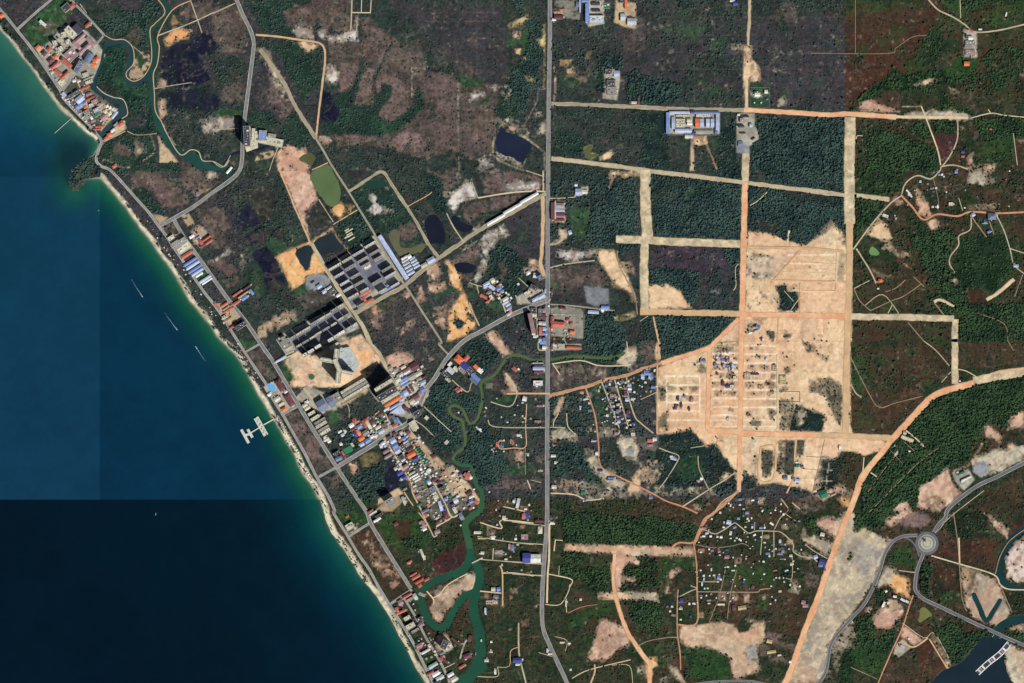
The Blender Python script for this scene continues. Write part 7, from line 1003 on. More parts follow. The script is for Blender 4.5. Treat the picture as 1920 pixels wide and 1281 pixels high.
cluster('near the roundabout', 'yard building', 'yard_building', 'shed', 25,
 'R 630 630 26 16 gW 6 -10;R 690 655 36 16 gW 6 -30;R 722 668 26 16 gW 6 -30;R 655 640 24 14 gK 6;R 545 690 14 44 gW 6 -25;R 565 590 16 16 gW 4;R 700 690 60 10 gK 5 -30;R 735 945 12 14 gW 4;R 670 1000 10 20 gR 5;R 690 1005 30 14 gL 5 -35;R 580 675 20 16 gC 5;N 1165 1030 80 12 gW 6;N 1125 990 60 14 gN 6;N 1100 985 16 16 gW 5;N 1140 1050 26 14 gS 5;N 395 1180 14 36 gK 5;N 60 1145 14 20 gW 4;R 430 1050 1 1 gW 3;N 170 1150 40 12 gT 4')
cluster('along the southern coast road', 'guest house', 'guest_house', 'guest house', 30,
 'O 655 625 76 18 hR 7;O 680 650 60 22 fG 7;O 715 630 26 46 gS 6;O 605 675 36 40 gP 7;O 610 745 80 18 hR 6 25;O 580 735 20 50 hR 6;O 720 485 66 22 hR 7;O 745 515 70 20 hR 7;O 800 502 40 20 hR 6;O 748 548 30 26 hR 6;O 700 465 40 14 hR 6;O 655 790 50 30 fC 14;O 680 850 70 40 fC 14;O 715 885 60 20 fG 9;O 750 800 40 30 fK 9;O 760 840 40 30 gP 7;O 745 1000 50 30 gP 6;O 795 1040 70 18 gW 6;O 740 1020 40 14 hR 6;O 820 1000 16 26 gC 5;O 935 985 46 66 fK 30 -25;O 915 1055 36 16 gQ 5 30;O 965 1010 60 46 fC 4;O 1020 967 90 14 hM 7 -38;O 1125 945 24 46 gM 8 -15;O 1105 1075 60 36 hM 7 20;O 935 1108 60 20 hM 7 -35;O 915 1095 30 36 hR 6;O 1065 1155 50 20 hR 5 30;O 850 1145 70 26 gS 8;O 830 1165 30 20 gB 6;O 830 1205 50 20 hR 6;O 870 1210 60 30 gW 7;O 900 1240 60 30 gS 7;O 880 1270 50 24 gK 7;O 980 1215 50 26 gW 7;O 1005 1250 50 36 gC 7;O 960 1235 26 26 gM 5;O 770 315 16 84 gC 6 22;O 755 300 10 60 gK 5 22;O 780 95 26 60 gP 7 20;O 785 125 30 20 gW 6;O 880 145 40 30 gP 6 20;O 900 65 30 16 gP 5;O 935 40 30 20 gM 5;O 1057 35 24 26 gQ 6 -30;O 670 372 40 16 hR 5 30;O 205 30 26 16 hR 5;O 225 105 60 50 fC 9 30;O 235 135 46 16 gK 6')
cluster('between the southern river and main road', 'riverside house', 'riverside_house', 'house', 0,
 'O 1450 265 16 46 gD 6;O 1420 255 16 40 gP 6;O 1218 303 26 20 gW 6;O 1395 350 20 12 gW 5;O 1298 188 24 26 gW 5;O 1468 198 14 14 gW 4;O 1180 150 50 20 gC 5;O 1215 195 60 8 gY 4;O 1340 575 26 26 gB 6;O 1300 575 30 26 gC 6;O 1320 630 36 26 gQ 6;O 1290 675 90 30 fT 1;O 1365 393 10 16 gL 5;O 1480 1108 66 36 gD 7;O 1480 1140 26 14 gW 6;O 1240 735 12 40 gL 5;O 1430 1115 1 1 gW 3;O 1525 30 20 40 gR 6;O 1555 25 20 50 gD 6;O 1380 40 26 30 gC 5;O 1315 1195 14 36 gW 5;O 1280 1165 1 1 gW 3;O 1285 970 14 14 gW 4;O 1285 1045 20 12 gC 4;O 1250 1110 30 20 gS 4;O 1210 960 8 16 gW 3;O 1535 185 50 40 fP 1;O 1340 300 60 30 fG 2;P 265 1035 12 30 gL 5;P 285 1060 30 14 gC 5;P 515 652 16 16 gW 4;P 405 680 10 50 gC 4;P 440 1178 14 14 gW 4;P 375 975 30 12 gC 4;P 430 982 20 10 gW 4;P 1270 660 26 36 gD 6;P 1265 720 26 16 gS 5;P 1265 803 14 10 gW 4;P 1340 778 14 18 gD 5;P 185 640 1 1 gW 3')
hut_spec = 'k 310 192 22 22 W;k 212 265 20 20 W;k 410 305 52 46 L;k 350 362 24 16 W;k 475 360 40 30 Q;k 520 260 30 26 B;k 615 195 34 32 B;k 625 262 20 20 W;k 537 102 24 16 W;k 580 150 24 16 S;k 685 50 30 16 W;k 600 357 22 20 C;k 680 360 20 24 W;k 682 325 34 20 D;k 780 368 36 26 B;k 822 365 14 22 W;k 905 322 46 20 W -35;k 1040 212 20 26 W;k 795 172 26 14 W 60;k 945 162 16 14 W;k 1008 178 14 14 W;k 1078 265 20 16 P;k 155 430 36 26 L;k 120 465 34 20 W;k 200 465 26 22 W;k 278 472 20 20 W;k 320 475 28 24 W;k 430 430 26 46 S;k 500 485 22 18 C;k 540 507 36 18 W -35;k 478 515 16 16 W;k 705 450 30 20 W 30;k 1000 522 26 36 S;k 822 538 24 12 W;k 295 640 30 30 P;k 290 610 20 14 R;k 305 682 18 10 W;k 385 705 56 36 P;k 385 620 30 26 D;k 215 630 30 26 Q;k 182 615 14 18 W;k 860 665 50 24 Q;k 1000 668 60 24 Q;k 1030 600 40 26 D;k 1030 640 26 30 P;k 878 695 20 18 W;k 810 758 22 20 W;k 1410 705 44 40 L 20;k 1488 762 70 60 D -20;k 1468 800 50 36 Q;k 1515 835 20 60 D 20;k 398 820 26 12 W;k 208 850 12 34 W;k 460 860 40 16 S;k 62 855 14 30 M;k 85 858 16 14 W;k 120 920 22 20 W;k 188 920 16 14 W;k 238 915 26 16 C;k 292 945 34 40 B;k 318 965 16 18 W;k 282 990 26 16 C;k 122 960 16 34 L;k 532 925 14 14 R;k 532 950 14 14 R;k 582 985 26 36 D;k 588 965 14 14 W;k 455 965 10 10 W;k 955 945 16 12 W;k 1048 990 14 14 W;k 1228 1042 18 18 W;k 690 1050 36 36 M;k 100 1015 16 46 S;k 130 1068 16 16 W;k 165 1065 20 16 C;k 90 1150 30 16 Q;k 90 1175 16 12 W;k 205 1130 20 26 P;k 150 1150 12 16 W;k 180 1205 46 16 P;k 180 1240 26 12 W;k 320 1252 80 20 C;k 1270 1230 46 46 P;k 1290 1275 60 16 D;k 1490 445 46 40 C;k 1300 560 26 24 P;k 1125 690 34 26 C;k 1135 785 40 30 C;k 950 610 26 16 C;k 945 860 40 16 R;k 1075 860 40 16 S;k 1000 1100 30 26 C;k 1245 620 12 16 W;k 1220 290 26 20 Q;k 430 110 12 30 W;k 408 85 16 16 W;k 540 40 40 26 Q;k 120 370 60 20 P;k 15 1245 16 20 W;k 60 1100 1 1 W;Q 1240 700 40 24 P;Q 705 715 26 40 M;Q 765 715 60 30 Y;Q 800 730 70 8 K;Q 970 967 40 26 Y;Q 1045 1070 26 12 C;Q 985 1045 66 22 Y;Q 1125 1120 16 16 W;Q 370 685 14 16 W;Q 400 682 14 10 W;Q 240 705 16 14 S;Q 205 705 14 12 Q;Q 250 770 30 16 P;Q 225 740 14 14 C'
for it in hut_spec.split(';'):
    t = it.split()
    if float(t[3]) < 4: continue
    s = SHEETS[t[0]][2]; X_, Y_ = loc(t[0], float(t[1]), float(t[2]))
    cl = t[5]; rr = float(t[6]) if len(t) > 6 else (0, 8, -12, 20)[int(float(t[1])) % 4]
    PLACED.append(building(X_, Y_, float(t[3]) / s, float(t[4]) / s, 5, rr, "g", cl, "village_hut", "hut", "among the trees of the southern village", "hut", True))

# more of the little huts and sheds that fill the villages
def fill(place, poly, n, rot, cols, seed, smin=2.0, smax=4.4, name='village_hut', noun='hut'):
    rr_ = random.Random(seed); p = poly; xs = [q[0] for q in p]; ys = [q[1] for q in p]; k = t = 0
    while k < n and t < n * 60:
        t += 1; x = rr_.uniform(min(xs), max(xs)); y = rr_.uniform(min(ys), max(ys)); w = rr_.uniform(smin, smax); d = w * rr_.uniform(.55, 1)
        if not inside(np.array([[x]]), np.array([[y]]), p)[0, 0]: continue
        i = int(round((x - GX0) / STEP)); j = int(round((y - GY0) / STEP))
        if WM[j, i] > .2: continue
        if any((x - a) ** 2 + (y - b_) ** 2 < (c + w * .55) ** 2 for a, b_, c in FOOT): continue
        PLACED.append(building(x, y, w, d, 4, rot + rr_.choice((0, 0, 90)), 'g', rr_.choice(cols), name, noun, place, noun, True)); k += 1
fill('in the village by the laterite road', pts('i', '350,280 820,260 1320,60 1340,460 900,700 980,1000 800,1120 640,1060 500,1000'), 40, -15, 'WSGCWQPT', 1)
fill('among the trees of the southern village', pts('k', '60,380 520,20 1060,60 1150,500 1240,640 1160,1240 40,1280 20,600'), 80, 0, 'WWWSGCQT', 2, 1.6, 3.2)
fill('in the settlement west of the creek', pts('g', '60,250 500,230 1100,640 1240,880 1000,1040 820,1120 560,1150 330,800'), 60, 30, 'WSGCPTKGMW', 3, 2.0, 4.4, 'backyard_shed', 'shed')
fill('south of the old town street', pts('f', '760,720 930,560 1180,540 1400,900 1560,1260 1160,1270 1000,1100'), 45, 31, 'WSGCPTKGLW', 4, 2.4, 5, 'town_shed', 'shed')
fill('north of the old town street', pts('f', '290,470 560,350 800,300 920,480 690,640 500,740'), 26, 32, 'WSGCPTKGLW', 5, 2.4, 5, 'town_shed', 'shed')
fill('in the market by the diagonal road', pts('e', '930,360 1240,260 1350,420 1280,660 1180,800 1080,640'), 30, 31, 'WSGCMTKMBW', 6, 2.4, 5, 'market_stall', 'stall')
fill('on the west side of the main road', [(888, 935), (1018, 935), (1015, 1075), (930, 1075)], 26, 0, 'WSGCPTKM', 7, 2, 4.4)
fill('beside the creek west of the main road', [(905, 745), (1018, 745), (1018, 850), (915, 850)], 20, 0, 'WSGCPTKM', 8, 2, 4)
fill('between the beach road and the lagoon', pts('b', '160,300 500,240 760,340 1200,560 900,950 700,880'), 34, 30, 'WSGCTPGW', 9, 2, 4.4, 'beach_hut', 'hut')
fill('in the northwestern beach resort', pts('A', '290,400 480,220 640,260 700,380 560,560 450,660'), 16, 42, 'GSCKGW', 10, 2, 4.4, 'outbuilding', 'outbuilding')
fill('on the cleared sand tract', pts('j', '330,640 740,620 740,1000 330,1000'), 12, 0, 'WGQPKTC', 11, 1.2, 2.4)
fill('in the temple compound', pts('h', '1230,740 1580,740 1580,1200 1240,1240'), 14, -6, 'RMGCT', 13, 1.8, 3.4, 'temple_shrine', 'shrine')
fill('near the diagonal and main road junction', pts('h', '240,220 420,200 640,480 620,720 520,600'), 18, 32, 'WSGCLK', 14, 2, 4.2, 'outbuilding', 'outbuilding')
fill('on the wooded eastern plain', [(1690, 320), (1900, 320), (1900, 400), (1700, 400)], 16, 0, 'WSGQ', 15, 1.6, 3)
fill('along the southern coast road', pts('O', '590,700 700,640 1000,1230 880,1270 640,880'), 24, 30, 'WSGCPK', 16, 2, 4.2, 'outbuilding', 'outbuilding')
for q_, n_, sd_ in ((pts('K', '120,0 185,0 470,500 440,540'), 22, 21), (pts('K', '450,560 500,560 850,1240 790,1240'), 60, 22), (pts('F', '560,380 690,520 1150,1180 1110,1180'), 20, 23)):
    fill('on the beach below the coast road', q_, n_, -57, 'WWCTGP', sd_, 1.2, 2.6, 'beach_shelter', 'shelter')
# ------------------------------------------------------------------ Y-shaped tower, podium, odd-shaped roofs
def poly_building(sheet, text, h, colr, name, cat, label, parapet=True, roofm=None):
    p = [W(*q) for q in pts(sheet, text)]; cx = sum(q[0] for q in p) / len(p); cy = sum(q[1] for q in p) / len(p); q = [(a - cx, b - cy) for a, b in p]
    o = empty(name, cx, cy); tag(o, label, cat)
    b = MB(); b.prism(q, 0, h); b.build('wall', WALLS[0], o)
    b = MB(); b.prism([(a * 1.004, c * 1.004) for a, c in q], h, h + .5); b.build('roof', roofm or roofmat(colr), o)
    return o, q
tw = empty('tower', *W(*loc('d', 905, 980))); tag(tw, 'tall cream tower with Y-shaped plan, the largest building near the beach', 'tower')
tx, ty = W(*loc('d', 905, 980))
for sx, sy, L, D, a, hh in ((892, 855, 190, 58, 82, 74), (780, 915, 200, 56, -9, 72), (912, 985, 190, 60, -64, 78), (918, 1140, 170, 52, 84, 73), (1045, 1082, 150, 48, -12, 70)):
    x, y = W(*loc('d', sx, sy)); L = L / 7.277 * U; D = D / 7.277 * U; ra = radians(a)
    b = MB(); b.box(-L / 2, -D / 2, 0, L / 2, D / 2, hh, rz=ra, c=(x - tx, y - ty)); b.build('wing_wall', WALLS[0], tw)
    b = MB(); b.box(-L / 2 - .3, -D / 2 - .3, hh, L / 2 + .3, D / 2 + .3, hh + .6, rz=ra, c=(x - tx, y - ty)); r_ = b.build('roof', roofmat('C'), tw)
    b = MB(); b.box(-L / 2 + 1, -D / 2 + 2, hh + .61, L / 2 - 1, -D / 2 + 3, hh + 2, rz=ra, c=(x - tx, y - ty)); b.box(-L / 2 + 1, D / 2 - 3, hh + .61, L / 2 - 1, D / 2 - 2, hh + 2, rz=ra, c=(x - tx, y - ty)); b.build('parapet', VENT, tw)
    b = MB(); n = int(hh / 3.6)
    for k in range(n):
        for s in (-1, 1): b.box(-L / 2 + 1, s * D / 2 - .08, 1 + k * 3.6, L / 2 - 1, s * D / 2 + .08, 2.9 + k * 3.6, rz=ra, c=(x - tx, y - ty))
    b.build('window_row', GLASS, tw)['kind'] = 'stuff'
pd, q = poly_building('d', '920,760 1060,730 1110,810 1195,970 1150,1050 1080,1090 960,1060 890,900', 12, 'S', 'podium', 'mall', 'silver flat-roofed podium hall wrapped by the Y-shaped tower')
for a, c in ((960, 795), (1015, 880), (1065, 965)):
    x, y = W(*loc('d', a, c)); pw = pd.location; b = MB(); b.box(-5, -.6, 12.51, 5, .6, 13.6, rz=radians(32), c=(x - pw.x, y - pw.y)); b.build('skylight', VENT, pd)
pd2, q = poly_building('d', '780,735 900,665 960,740 900,790 800,770', 12, 'C', 'annex', 'mall', 'cream wedge-shaped annex just north of the Y-shaped tower')
x, y = W(*loc('d', 925, 725)); b = MB(); b.box(-7, -7, 12.51, 7, 7, 15, rz=radians(32), c=(x - pd2.location.x, y - pd2.location.y)); b.build('stair_house', roofmat('K'), pd2)
poly_building('e', '925,832 1050,738 1115,838', 7, 'L', 'market_hall', 'market', 'light blue triangular market roof beside the diagonal road')
poly_building('B', '285,985 330,985 335,1110 250,1140 240,1110', 5, 'C', 'hotel_deck', 'deck', 'cream paved deck at the foot of the dark slab by the boulevard')
# ------------------------------------------------------------------ piers, jetty, boats, pool
DECK = mat('deck_concrete', (196, 196, 184), .9, .12, .1); WOOD = mat('weathered_wood', (170, 164, 148), .9, .15, .2)
def pier(name, label, cat, pieces, m_, h=2.2):
    x0, y0 = W(*loc(*pieces[0][0])); o = empty(name, x0, y0); tag(o, label, cat)
    for (a, c, w) in pieces:
        ax, ay = W(*loc(*a)); bx, by = W(*loc(*c)); L = math.hypot(bx - ax, by - ay); an = atan2(by - ay, bx - ax); ctr = ((ax + bx) / 2 - x0, (ay + by) / 2 - y0)
        b = MB(); b.box(-L / 2, -w * U / 2, h - .5, L / 2, w * U / 2, h, rz=an, c=ctr, bottom=True); b.build('deck', m_, o); h += .02
        b = MB(); n = max(2, int(L / 12))
        for k in range(n):
            for s in (-1, 1):
                t = (k + .5) / n - .5; px = t * L * cos(an) - s * w * U * .4 * sin(an); py = t * L * sin(an) + s * w * U * .4 * cos(an); b.cyl(ctr[0] + px, ctr[1] + py, .35, -4, h - .5, 6, cap=False)
        b.build('pile', WOOD, o)['kind'] = 'stuff'
    return o
pr = pier('pier', 'wide grey pier with a square deck and an H-shaped head off the beach', 'pier',
     [(('K', 452, 585), ('K', 378, 627), 2.4), (('K', 320, 572), ('K', 396, 706), 9.5), (('K', 350, 645), ('K', 280, 688), 2.2), (('K', 258, 660), ('K', 294, 722), 5.0), (('K', 288, 692), ('K', 236, 706), 4.4), (('K', 210, 662), ('K', 266, 764), 5.2)], DECK)
pp = pr.location
for k in range(10):
    t = (k + .5) / 10; x, y = W(*loc('K', 320 + 76 * t + (6 if k % 2 else -6), 572 + 134 * t)); b = MB(); b.box(-2.5, -2, 2.6, 2.5, 2, 4.2, rz=radians(30), c=(x - pp.x, y - pp.y)); b.build('deck_kiosk', roofmat('S') if k % 3 else roofmat('G'), pr)
pier('jetty', 'long thin jetty reaching into the bay from the northern beach', 'jetty', [(('A', 545, 880), ('A', 410, 1000), .9)], DECK, 1.8)
mr = empty('floating_dock', *W(*loc('R', 1370, 1090))); tag(mr, 'long white floating dock with dark berths in the estuary', 'dock'); mx, my = W(*loc('R', 1370, 1090))
dk = smooth(pts('R', '1250,1205 1330,1130 1420,1060 1490,980'), 3); dw = [W(*q) for q in dk]
for side in (-1, 1):
    V = []; F = []
    for k, (x, y) in enumerate(dw):
        a = dw[max(k - 1, 0)]; c = dw[min(k + 1, len(dw) - 1)]; L = math.hypot(c[0] - a[0], c[1] - a[1]); nx, ny = -(c[1] - a[1]) / L, (c[0] - a[0]) / L
        for o_ in (7.5, 10.5):
            for z in (.0, 1.2): V.append((x + nx * side * o_ - mx, y + ny * side * o_ - my, z))
    for k in range(len(dw) - 1):
        i = 4 * k; F += [(i + 1, i + 3, i + 7, i + 5), (i, i + 1, i + 5, i + 4), (i + 3, i + 2, i + 6, i + 7)]
    mesh_obj('dock_edge', V, F, mat('white_paint', (226, 226, 222)), parent=mr)
for k in range(17):
    t = (k + .5) / 17; j = t * (len(dw) - 1); i = int(j); f = j - i; x = dw[i][0] * (1 - f) + dw[min(i + 1, len(dw) - 1)][0] * f; y = dw[i][1] * (1 - f) + dw[min(i + 1, len(dw) - 1)][1] * f
    an = atan2(dw[min(i + 1, len(dw) - 1)][1] - dw[i][1], dw[min(i + 1, len(dw) - 1)][0] - dw[i][0]); b = MB(); b.box(-3.6, -7.2, .1, 3.6, 7.2, (.9, 1.8, .6)[k % 3], rz=an, c=(x - mx, y - my)); b.build('berth', roofmat('KSPWK'[k % 5]), mr)
FOAM = mat('foam', (120, 156, 166), .6, .3, .1); HULL = mat('boat_hull', (214, 216, 216), .4, .1, .3); CAB = mat('boat_cabin', (70, 90, 120), .3, .1, .3)
def boat(x, y, ang, L, label, group=None):
    wx, wy = W(x, y); o = empty('speedboat' if L > 10 else 'fishing_boat', wx, wy, -.9, ang); tag(o, label, 'boat', group); w = L * .28
    sec = [(-.5, .8, 0), (-.1, 1, 0), (.25, .8, .1), (.5, .05, .35)]; V = []; F = []
    for t, k, r in sec: V += [(t * L, -w / 2 * k, 1.1 + r), (t * L, -w / 3 * k, 0), (t * L, w / 3 * k, 0), (t * L, w / 2 * k, 1.1 + r)]
    for s in range(3):
        i = 4 * s
        for j in range(3): F.append((i + j, i + 4 + j, i + 5 + j, i + 1 + j))
        F.append((i + 3, i + 7, i + 4, i))
    F.append((0, 1, 2, 3)); mesh_obj('hull', V, F, HULL, parent=o)
    b = MB(); b.box(-L * .25, -w * .3, 1.12, L * .12, w * .3, 2.6); b.build('cabin', CAB, o)
for (bx, by, path, lab) in ((266, 555, [(264, 552), (256, 540), (246, 524), (233, 507), (217, 493)], 'white speedboat with a long wake, northernmost of the three'), (331, 617, [(329, 615), (318, 600), (308, 586), (300, 572)], 'white speedboat with a wake, middle of the three'), (368, 652, [(370, 655), (377, 666), (385, 678), (398, 690)], 'white speedboat with a faint wake, southernmost of the three')):
    a = atan2(-(by - path[1][1]), bx - path[1][0]); boat(bx, by, a, 12, lab)
    for off, w0, w1 in ((0, .9, .15), (.6, .25, .1)):
        q = [(p[0] + off * (1 + .7 * i), p[1]) for i, p in enumerate(path[:3])]
        o = ribbon('wake', q, w0, FOAM, jit=.12, w1=w1, z=-.95 + nextz(.001), kind='stuff'); tag(o, 'white foam wake spreading behind the speedboat', 'wake', 'wakes behind the speedboats'); o['kind'] = 'stuff'
for x, y, s, a, lab in ((292, 964, 8, 1.5, 'tiny white boat alone on the dark southern sea'), (185, 395, 6, .5, 'small boat drifting off the northern bay'), (902, 1200, 9, 1.2, 'white boat moored on the lower river near the bend'), (892, 1226, 9, 1.4, 'white boat moored just below the bend of the lower river'), (864, 985, 8, .8, 'small white boat on the upper river bend'), (1876, 1196, 8, .4, 'small boat by the highway bridge'), (1862, 1192, 10, .9, 'grey boat tied near the head of the floating dock')):
    boat(x, y, a, s, lab)
b = MB(); b.cyl(0, 0, 13, .0, .35, 20); b.cyl(-9, 7, 9, .0, .37, 16); o = empty('swimming_pool', *W(*loc('K', 440, 350)), .5); tag(o, 'bright blue swimming pool of the beachfront hotel', 'pool'); b.build('water', mat('pool_water', (96, 170, 226), .15, .08, .2, .5), o); b = MB(); b.box(-26, -26, -.45, 24, 20, -.02, rz=radians(30)); b.build('terrace', CONC, o)
b = MB(); b.box(-17, -11, 0, 17, 11, .35, rz=radians(28)); o = b.build('sports_pitch', mat('pitch_turf', (48, 120, 84), .95, .1, .2)); o.location = (*W(*loc('f', 265, 832)), 0); tag(o, 'green sports pitch beside the old town street', 'sports pitch')
b = MB(); b.cyl(0, 0, 11, 0, .5, 24); o = b.build('garden_circle', mat('garden_green', (52, 100, 60), .95, .2, .2)); o.location = (*W(*loc('d', 540, 1140)), 0); tag(o, 'round green garden bed in the sandy forecourt of the tower', 'garden')
def wall(sheet, text, h=2.2, label='', m_=None):
    p = [W(*q) for q in pts(sheet, text)]; b = MB(); ox, oy = p[0]
    for (ax, ay), (bx, by) in zip(p[:-1], p[1:]):
        L = math.hypot(bx - ax, by - ay); b.box(0, -.3, 0, L - .3, .3, h, rz=atan2(by - ay, bx - ax), c=(ax - ox, ay - oy))
    o = b.build('compound_wall', m_ or WALLS[1]); o.location = (ox, oy, 0); tag(o, label, 'wall')
wall('c', '85,505 430,1110 520,1100', 2.6, 'low grey wall on the western side of the terrace estate'); wall('H', '1178,1035 1178,1260', 2.4, 'straight grey wall on the eastern edge of the temple compound')
wall('D', '200,1012 600,1016 600,838', 2.6, 'grey perimeter wall south and east of the factory compound'); wall('D', '822,656 972,656 972,805 826,805 822,656', 2.2, 'pale wall around the fenced green lot'); wall('M', '1043,378 1200,380 1200,455 1043,455', 2.4, 'grey block wall round a sandy plot near the orchard'); wall('d', '55,935 190,835 60,640', 2.4, 'pale wall on the western side of the apartment rows'); wall('K', '1160,360 1228,450', 2.6, 'pale wall at the end of the tall slab by the market')
rk_ = random.Random(8); b = MB()
for k in range(70):
    t = rk_.random(); q = smooth(pts('S', '170,296 152,308 141,318 133,332 136,350 146,352 160,340'), 4); i = int(t * (len(q) - 1)); x, y = W(q[i][0] + rk_.uniform(-5, 3), q[i][1] + rk_.uniform(-4, 5)); r_ = rk_.uniform(1.5, 5)
    b.cyl(x, y, r_, -3, rk_.uniform(.2, 1.6), 6, r1=r_ * .6)
o = b.build('shore_rock', mat('wet_rock', (84, 82, 70), .9, .3, .2)); tag(o, 'dark boulders scattered round the tip of the wooded headland', 'rocks', kind='stuff')
# ------------------------------------------------------------------ trees
ROADM = np.zeros((NY, NX), bool)
for q, w in ROADS:
    for a, c in zip(q[:-1], q[1:]):
        sl = window([a, c], w / 2 + 3)
        if PX[sl].size: ROADM[sl] |= seg_dist(PX[sl], PY[sl], [a, c], False) < w / 2 + 1.3
for x, y, r in FOOT:
    sl = window([(x, y)], r + 2); ROADM[sl] |= np.hypot(PX[sl] - x, PY[sl] - y) < r * .9 + 1
ROADM |= WM > .3; ROADM |= np.hypot(PX - RC[0], PY - RC[1]) < 24; ROADM |= (CLASS == CLS.index('yard')) & (TREE < .3)
def leaf_mat(name, rgb, rgb2):
    m = bpy.data.materials.new(name); nt, bs = nodes_of(m)
    oi = nt.nodes.new('ShaderNodeObjectInfo'); mx = nt.nodes.new('ShaderNodeMix'); mx.data_type = 'RGBA'; mx.inputs[6].default_value = (*alb(rgb), 1); mx.inputs[7].default_value = (*alb(rgb2), 1)
    ge = nt.nodes.new('ShaderNodeNewGeometry'); nb = noise_node(nt, .012, 4, .6, vec=ge.outputs['Position']); ad = nt.nodes.new('ShaderNodeMath'); ad.operation = 'MULTIPLY_ADD'; nt.links.new(maprange(nt, nb.outputs[0], .35, .65, -.5, .9), ad.inputs[0]); ad.inputs[1].default_value = 1; nt.links.new(oi.outputs['Random'], ad.inputs[2]); ad.use_clamp = True
    nt.links.new(ad.outputs[0], mx.inputs[0]); tc = nt.nodes.new('ShaderNodeTexCoord'); n = noise_node(nt, 3.0, 3, .7, vec=tc.outputs['Object'])
    nt.links.new(mul_val(nt, mx.outputs[2], maprange(nt, n.outputs[0], .3, .7, .7, 1.35)), bs.inputs['Base Color']); bs.inputs['Roughness'].default_value = .9; bs.inputs['Specular IOR Level'].default_value = .1
    return m
LEAFW = leaf_mat('leaves_bluish', (38, 58, 60), (62, 84, 78)); LEAFE = leaf_mat('leaves_green', (34, 56, 40), (58, 82, 54)); BARK = mat('bark', (92, 80, 66), .95, .2, .5)
def scatter(name, label, sel, spacing, seed, leaf, r0, r1, cat='trees'):
    rg = np.random.default_rng(seed); X, Y = np.meshgrid(np.arange(-30, 1950, spacing), np.arange(-30, 1311, spacing))
    X = X + rg.uniform(-.5, .5, X.shape) * spacing; Y = Y + rg.uniform(-.5, .5, Y.shape) * spacing
    i = np.clip(((X - GX0) / STEP).round().astype(int), 0, NX - 1); j = np.clip(((Y - GY0) / STEP).round().astype(int), 0, NY - 1)
    dn = TREE[j, i]; clump = .25 + 1.2 * sstep(.35 * FINE[j, i] + .65 * F2[j, i], .38, .6)
    p = np.where(dn > .6, dn * (.72 + .5 * sstep(F2[j, i], .35, .5)), dn * clump * .85); keep = (rg.random(X.shape) < p) & (~ROADM[j, i]) & sel(X, Y)
    x, y, dn = X[keep], Y[keep], dn[keep]; n = len(x); co = np.zeros((n, 3), np.float32); co[:, 0] = (x - 960) * U; co[:, 1] = (640.5 - y) * U
    sc = rg.uniform(r0, r1, n) * np.where(dn > .5, 1.0, .8); sc = np.where(rg.random(n) < .12, sc * 1.45, sc)
    me = bpy.data.meshes.new(name); me.vertices.add(n); me.vertices.foreach_set('co', co.ravel()); a = me.attributes.new('crown_size', 'FLOAT', 'POINT'); a.data.foreach_set('value', sc.astype(np.float32)); me.update()
    o = bpy.data.objects.new(name, me); COL.objects.link(o); tag(o, label, cat, kind='stuff')
    ng = bpy.data.node_groups.new(name, 'GeometryNodeTree'); ng.interface.new_socket('Geometry', in_out='INPUT', socket_type='NodeSocketGeometry'); ng.interface.new_socket('Geometry', in_out='OUTPUT', socket_type='NodeSocketGeometry')
    N = ng.nodes; Lk = ng.links; gi = N.new('NodeGroupInput'); go = N.new('NodeGroupOutput')
    ico = N.new('GeometryNodeMeshIcoSphere'); ico.inputs['Radius'].default_value = 1; ico.inputs['Subdivisions'].default_value = 2
    sp = N.new('GeometryNodeSetPosition'); nz = N.new('ShaderNodeTexNoise'); nz.inputs['Scale'].default_value = 1.7; nz.inputs['Detail'].default_value = 2
    vm = N.new('ShaderNodeVectorMath'); vm.operation = 'SUBTRACT'; vm.inputs[1].default_value = (.5, .5, .5); vs_ = N.new('ShaderNodeVectorMath'); vs_.operation = 'SCALE'; vs_.inputs['Scale'].default_value = 1.5
    Lk.new(nz.outputs['Color'], vm.inputs[0]); Lk.new(vm.outputs[0], vs_.inputs[0]); Lk.new(ico.outputs['Mesh'], sp.inputs['Geometry']); Lk.new(vs_.outputs[0], sp.inputs['Offset'])
    tr = N.new('GeometryNodeTransform'); tr.inputs['Translation'].default_value = (0, 0, .95); tr.inputs['Scale'].default_value = (1.1, 1.1, .62); Lk.new(sp.outputs[0], tr.inputs['Geometry'])
    s1 = N.new('GeometryNodeSetMaterial'); s1.inputs['Material'].default_value = leaf; Lk.new(tr.outputs[0], s1.inputs[0])
    cn = N.new('GeometryNodeMeshCone'); cn.inputs['Vertices'].default_value = 5; cn.inputs['Radius Top'].default_value = .05; cn.inputs['Radius Bottom'].default_value = .1; cn.inputs['Depth'].default_value = 1.0
    s2 = N.new('GeometryNodeSetMaterial'); s2.inputs['Material'].default_value = BARK; Lk.new(cn.outputs['Mesh'], s2.inputs[0])
    jn = N.new('GeometryNodeJoinGeometry'); Lk.new(s1.outputs[0], jn.inputs[0]); Lk.new(s2.outputs[0], jn.inputs[0])
    ip = N.new('GeometryNodeInstanceOnPoints'); na = N.new('GeometryNodeInputNamedAttribute'); na.data_type = 'FLOAT'; na.inputs['Name'].default_value = 'crown_size'
    rv = N.new('FunctionNodeRandomValue'); rv.data_type = 'FLOAT_VECTOR'; rv.inputs[0].default_value = (0, 0, 0); rv.inputs[1].default_value = (.3, .3, 6.28)
    Lk.new(gi.outputs[0], ip.inputs['Points']); Lk.new(jn.outputs[0], ip.inputs['Instance']); Lk.new(rv.outputs[0], ip.inputs['Rotation']); Lk.new(na.outputs['Attribute'], ip.inputs['Scale']); Lk.new(ip.outputs[0], go.inputs[0])
    md = o.modifiers.new('plants', 'NODES'); md.node_group = ng; print(name, n)
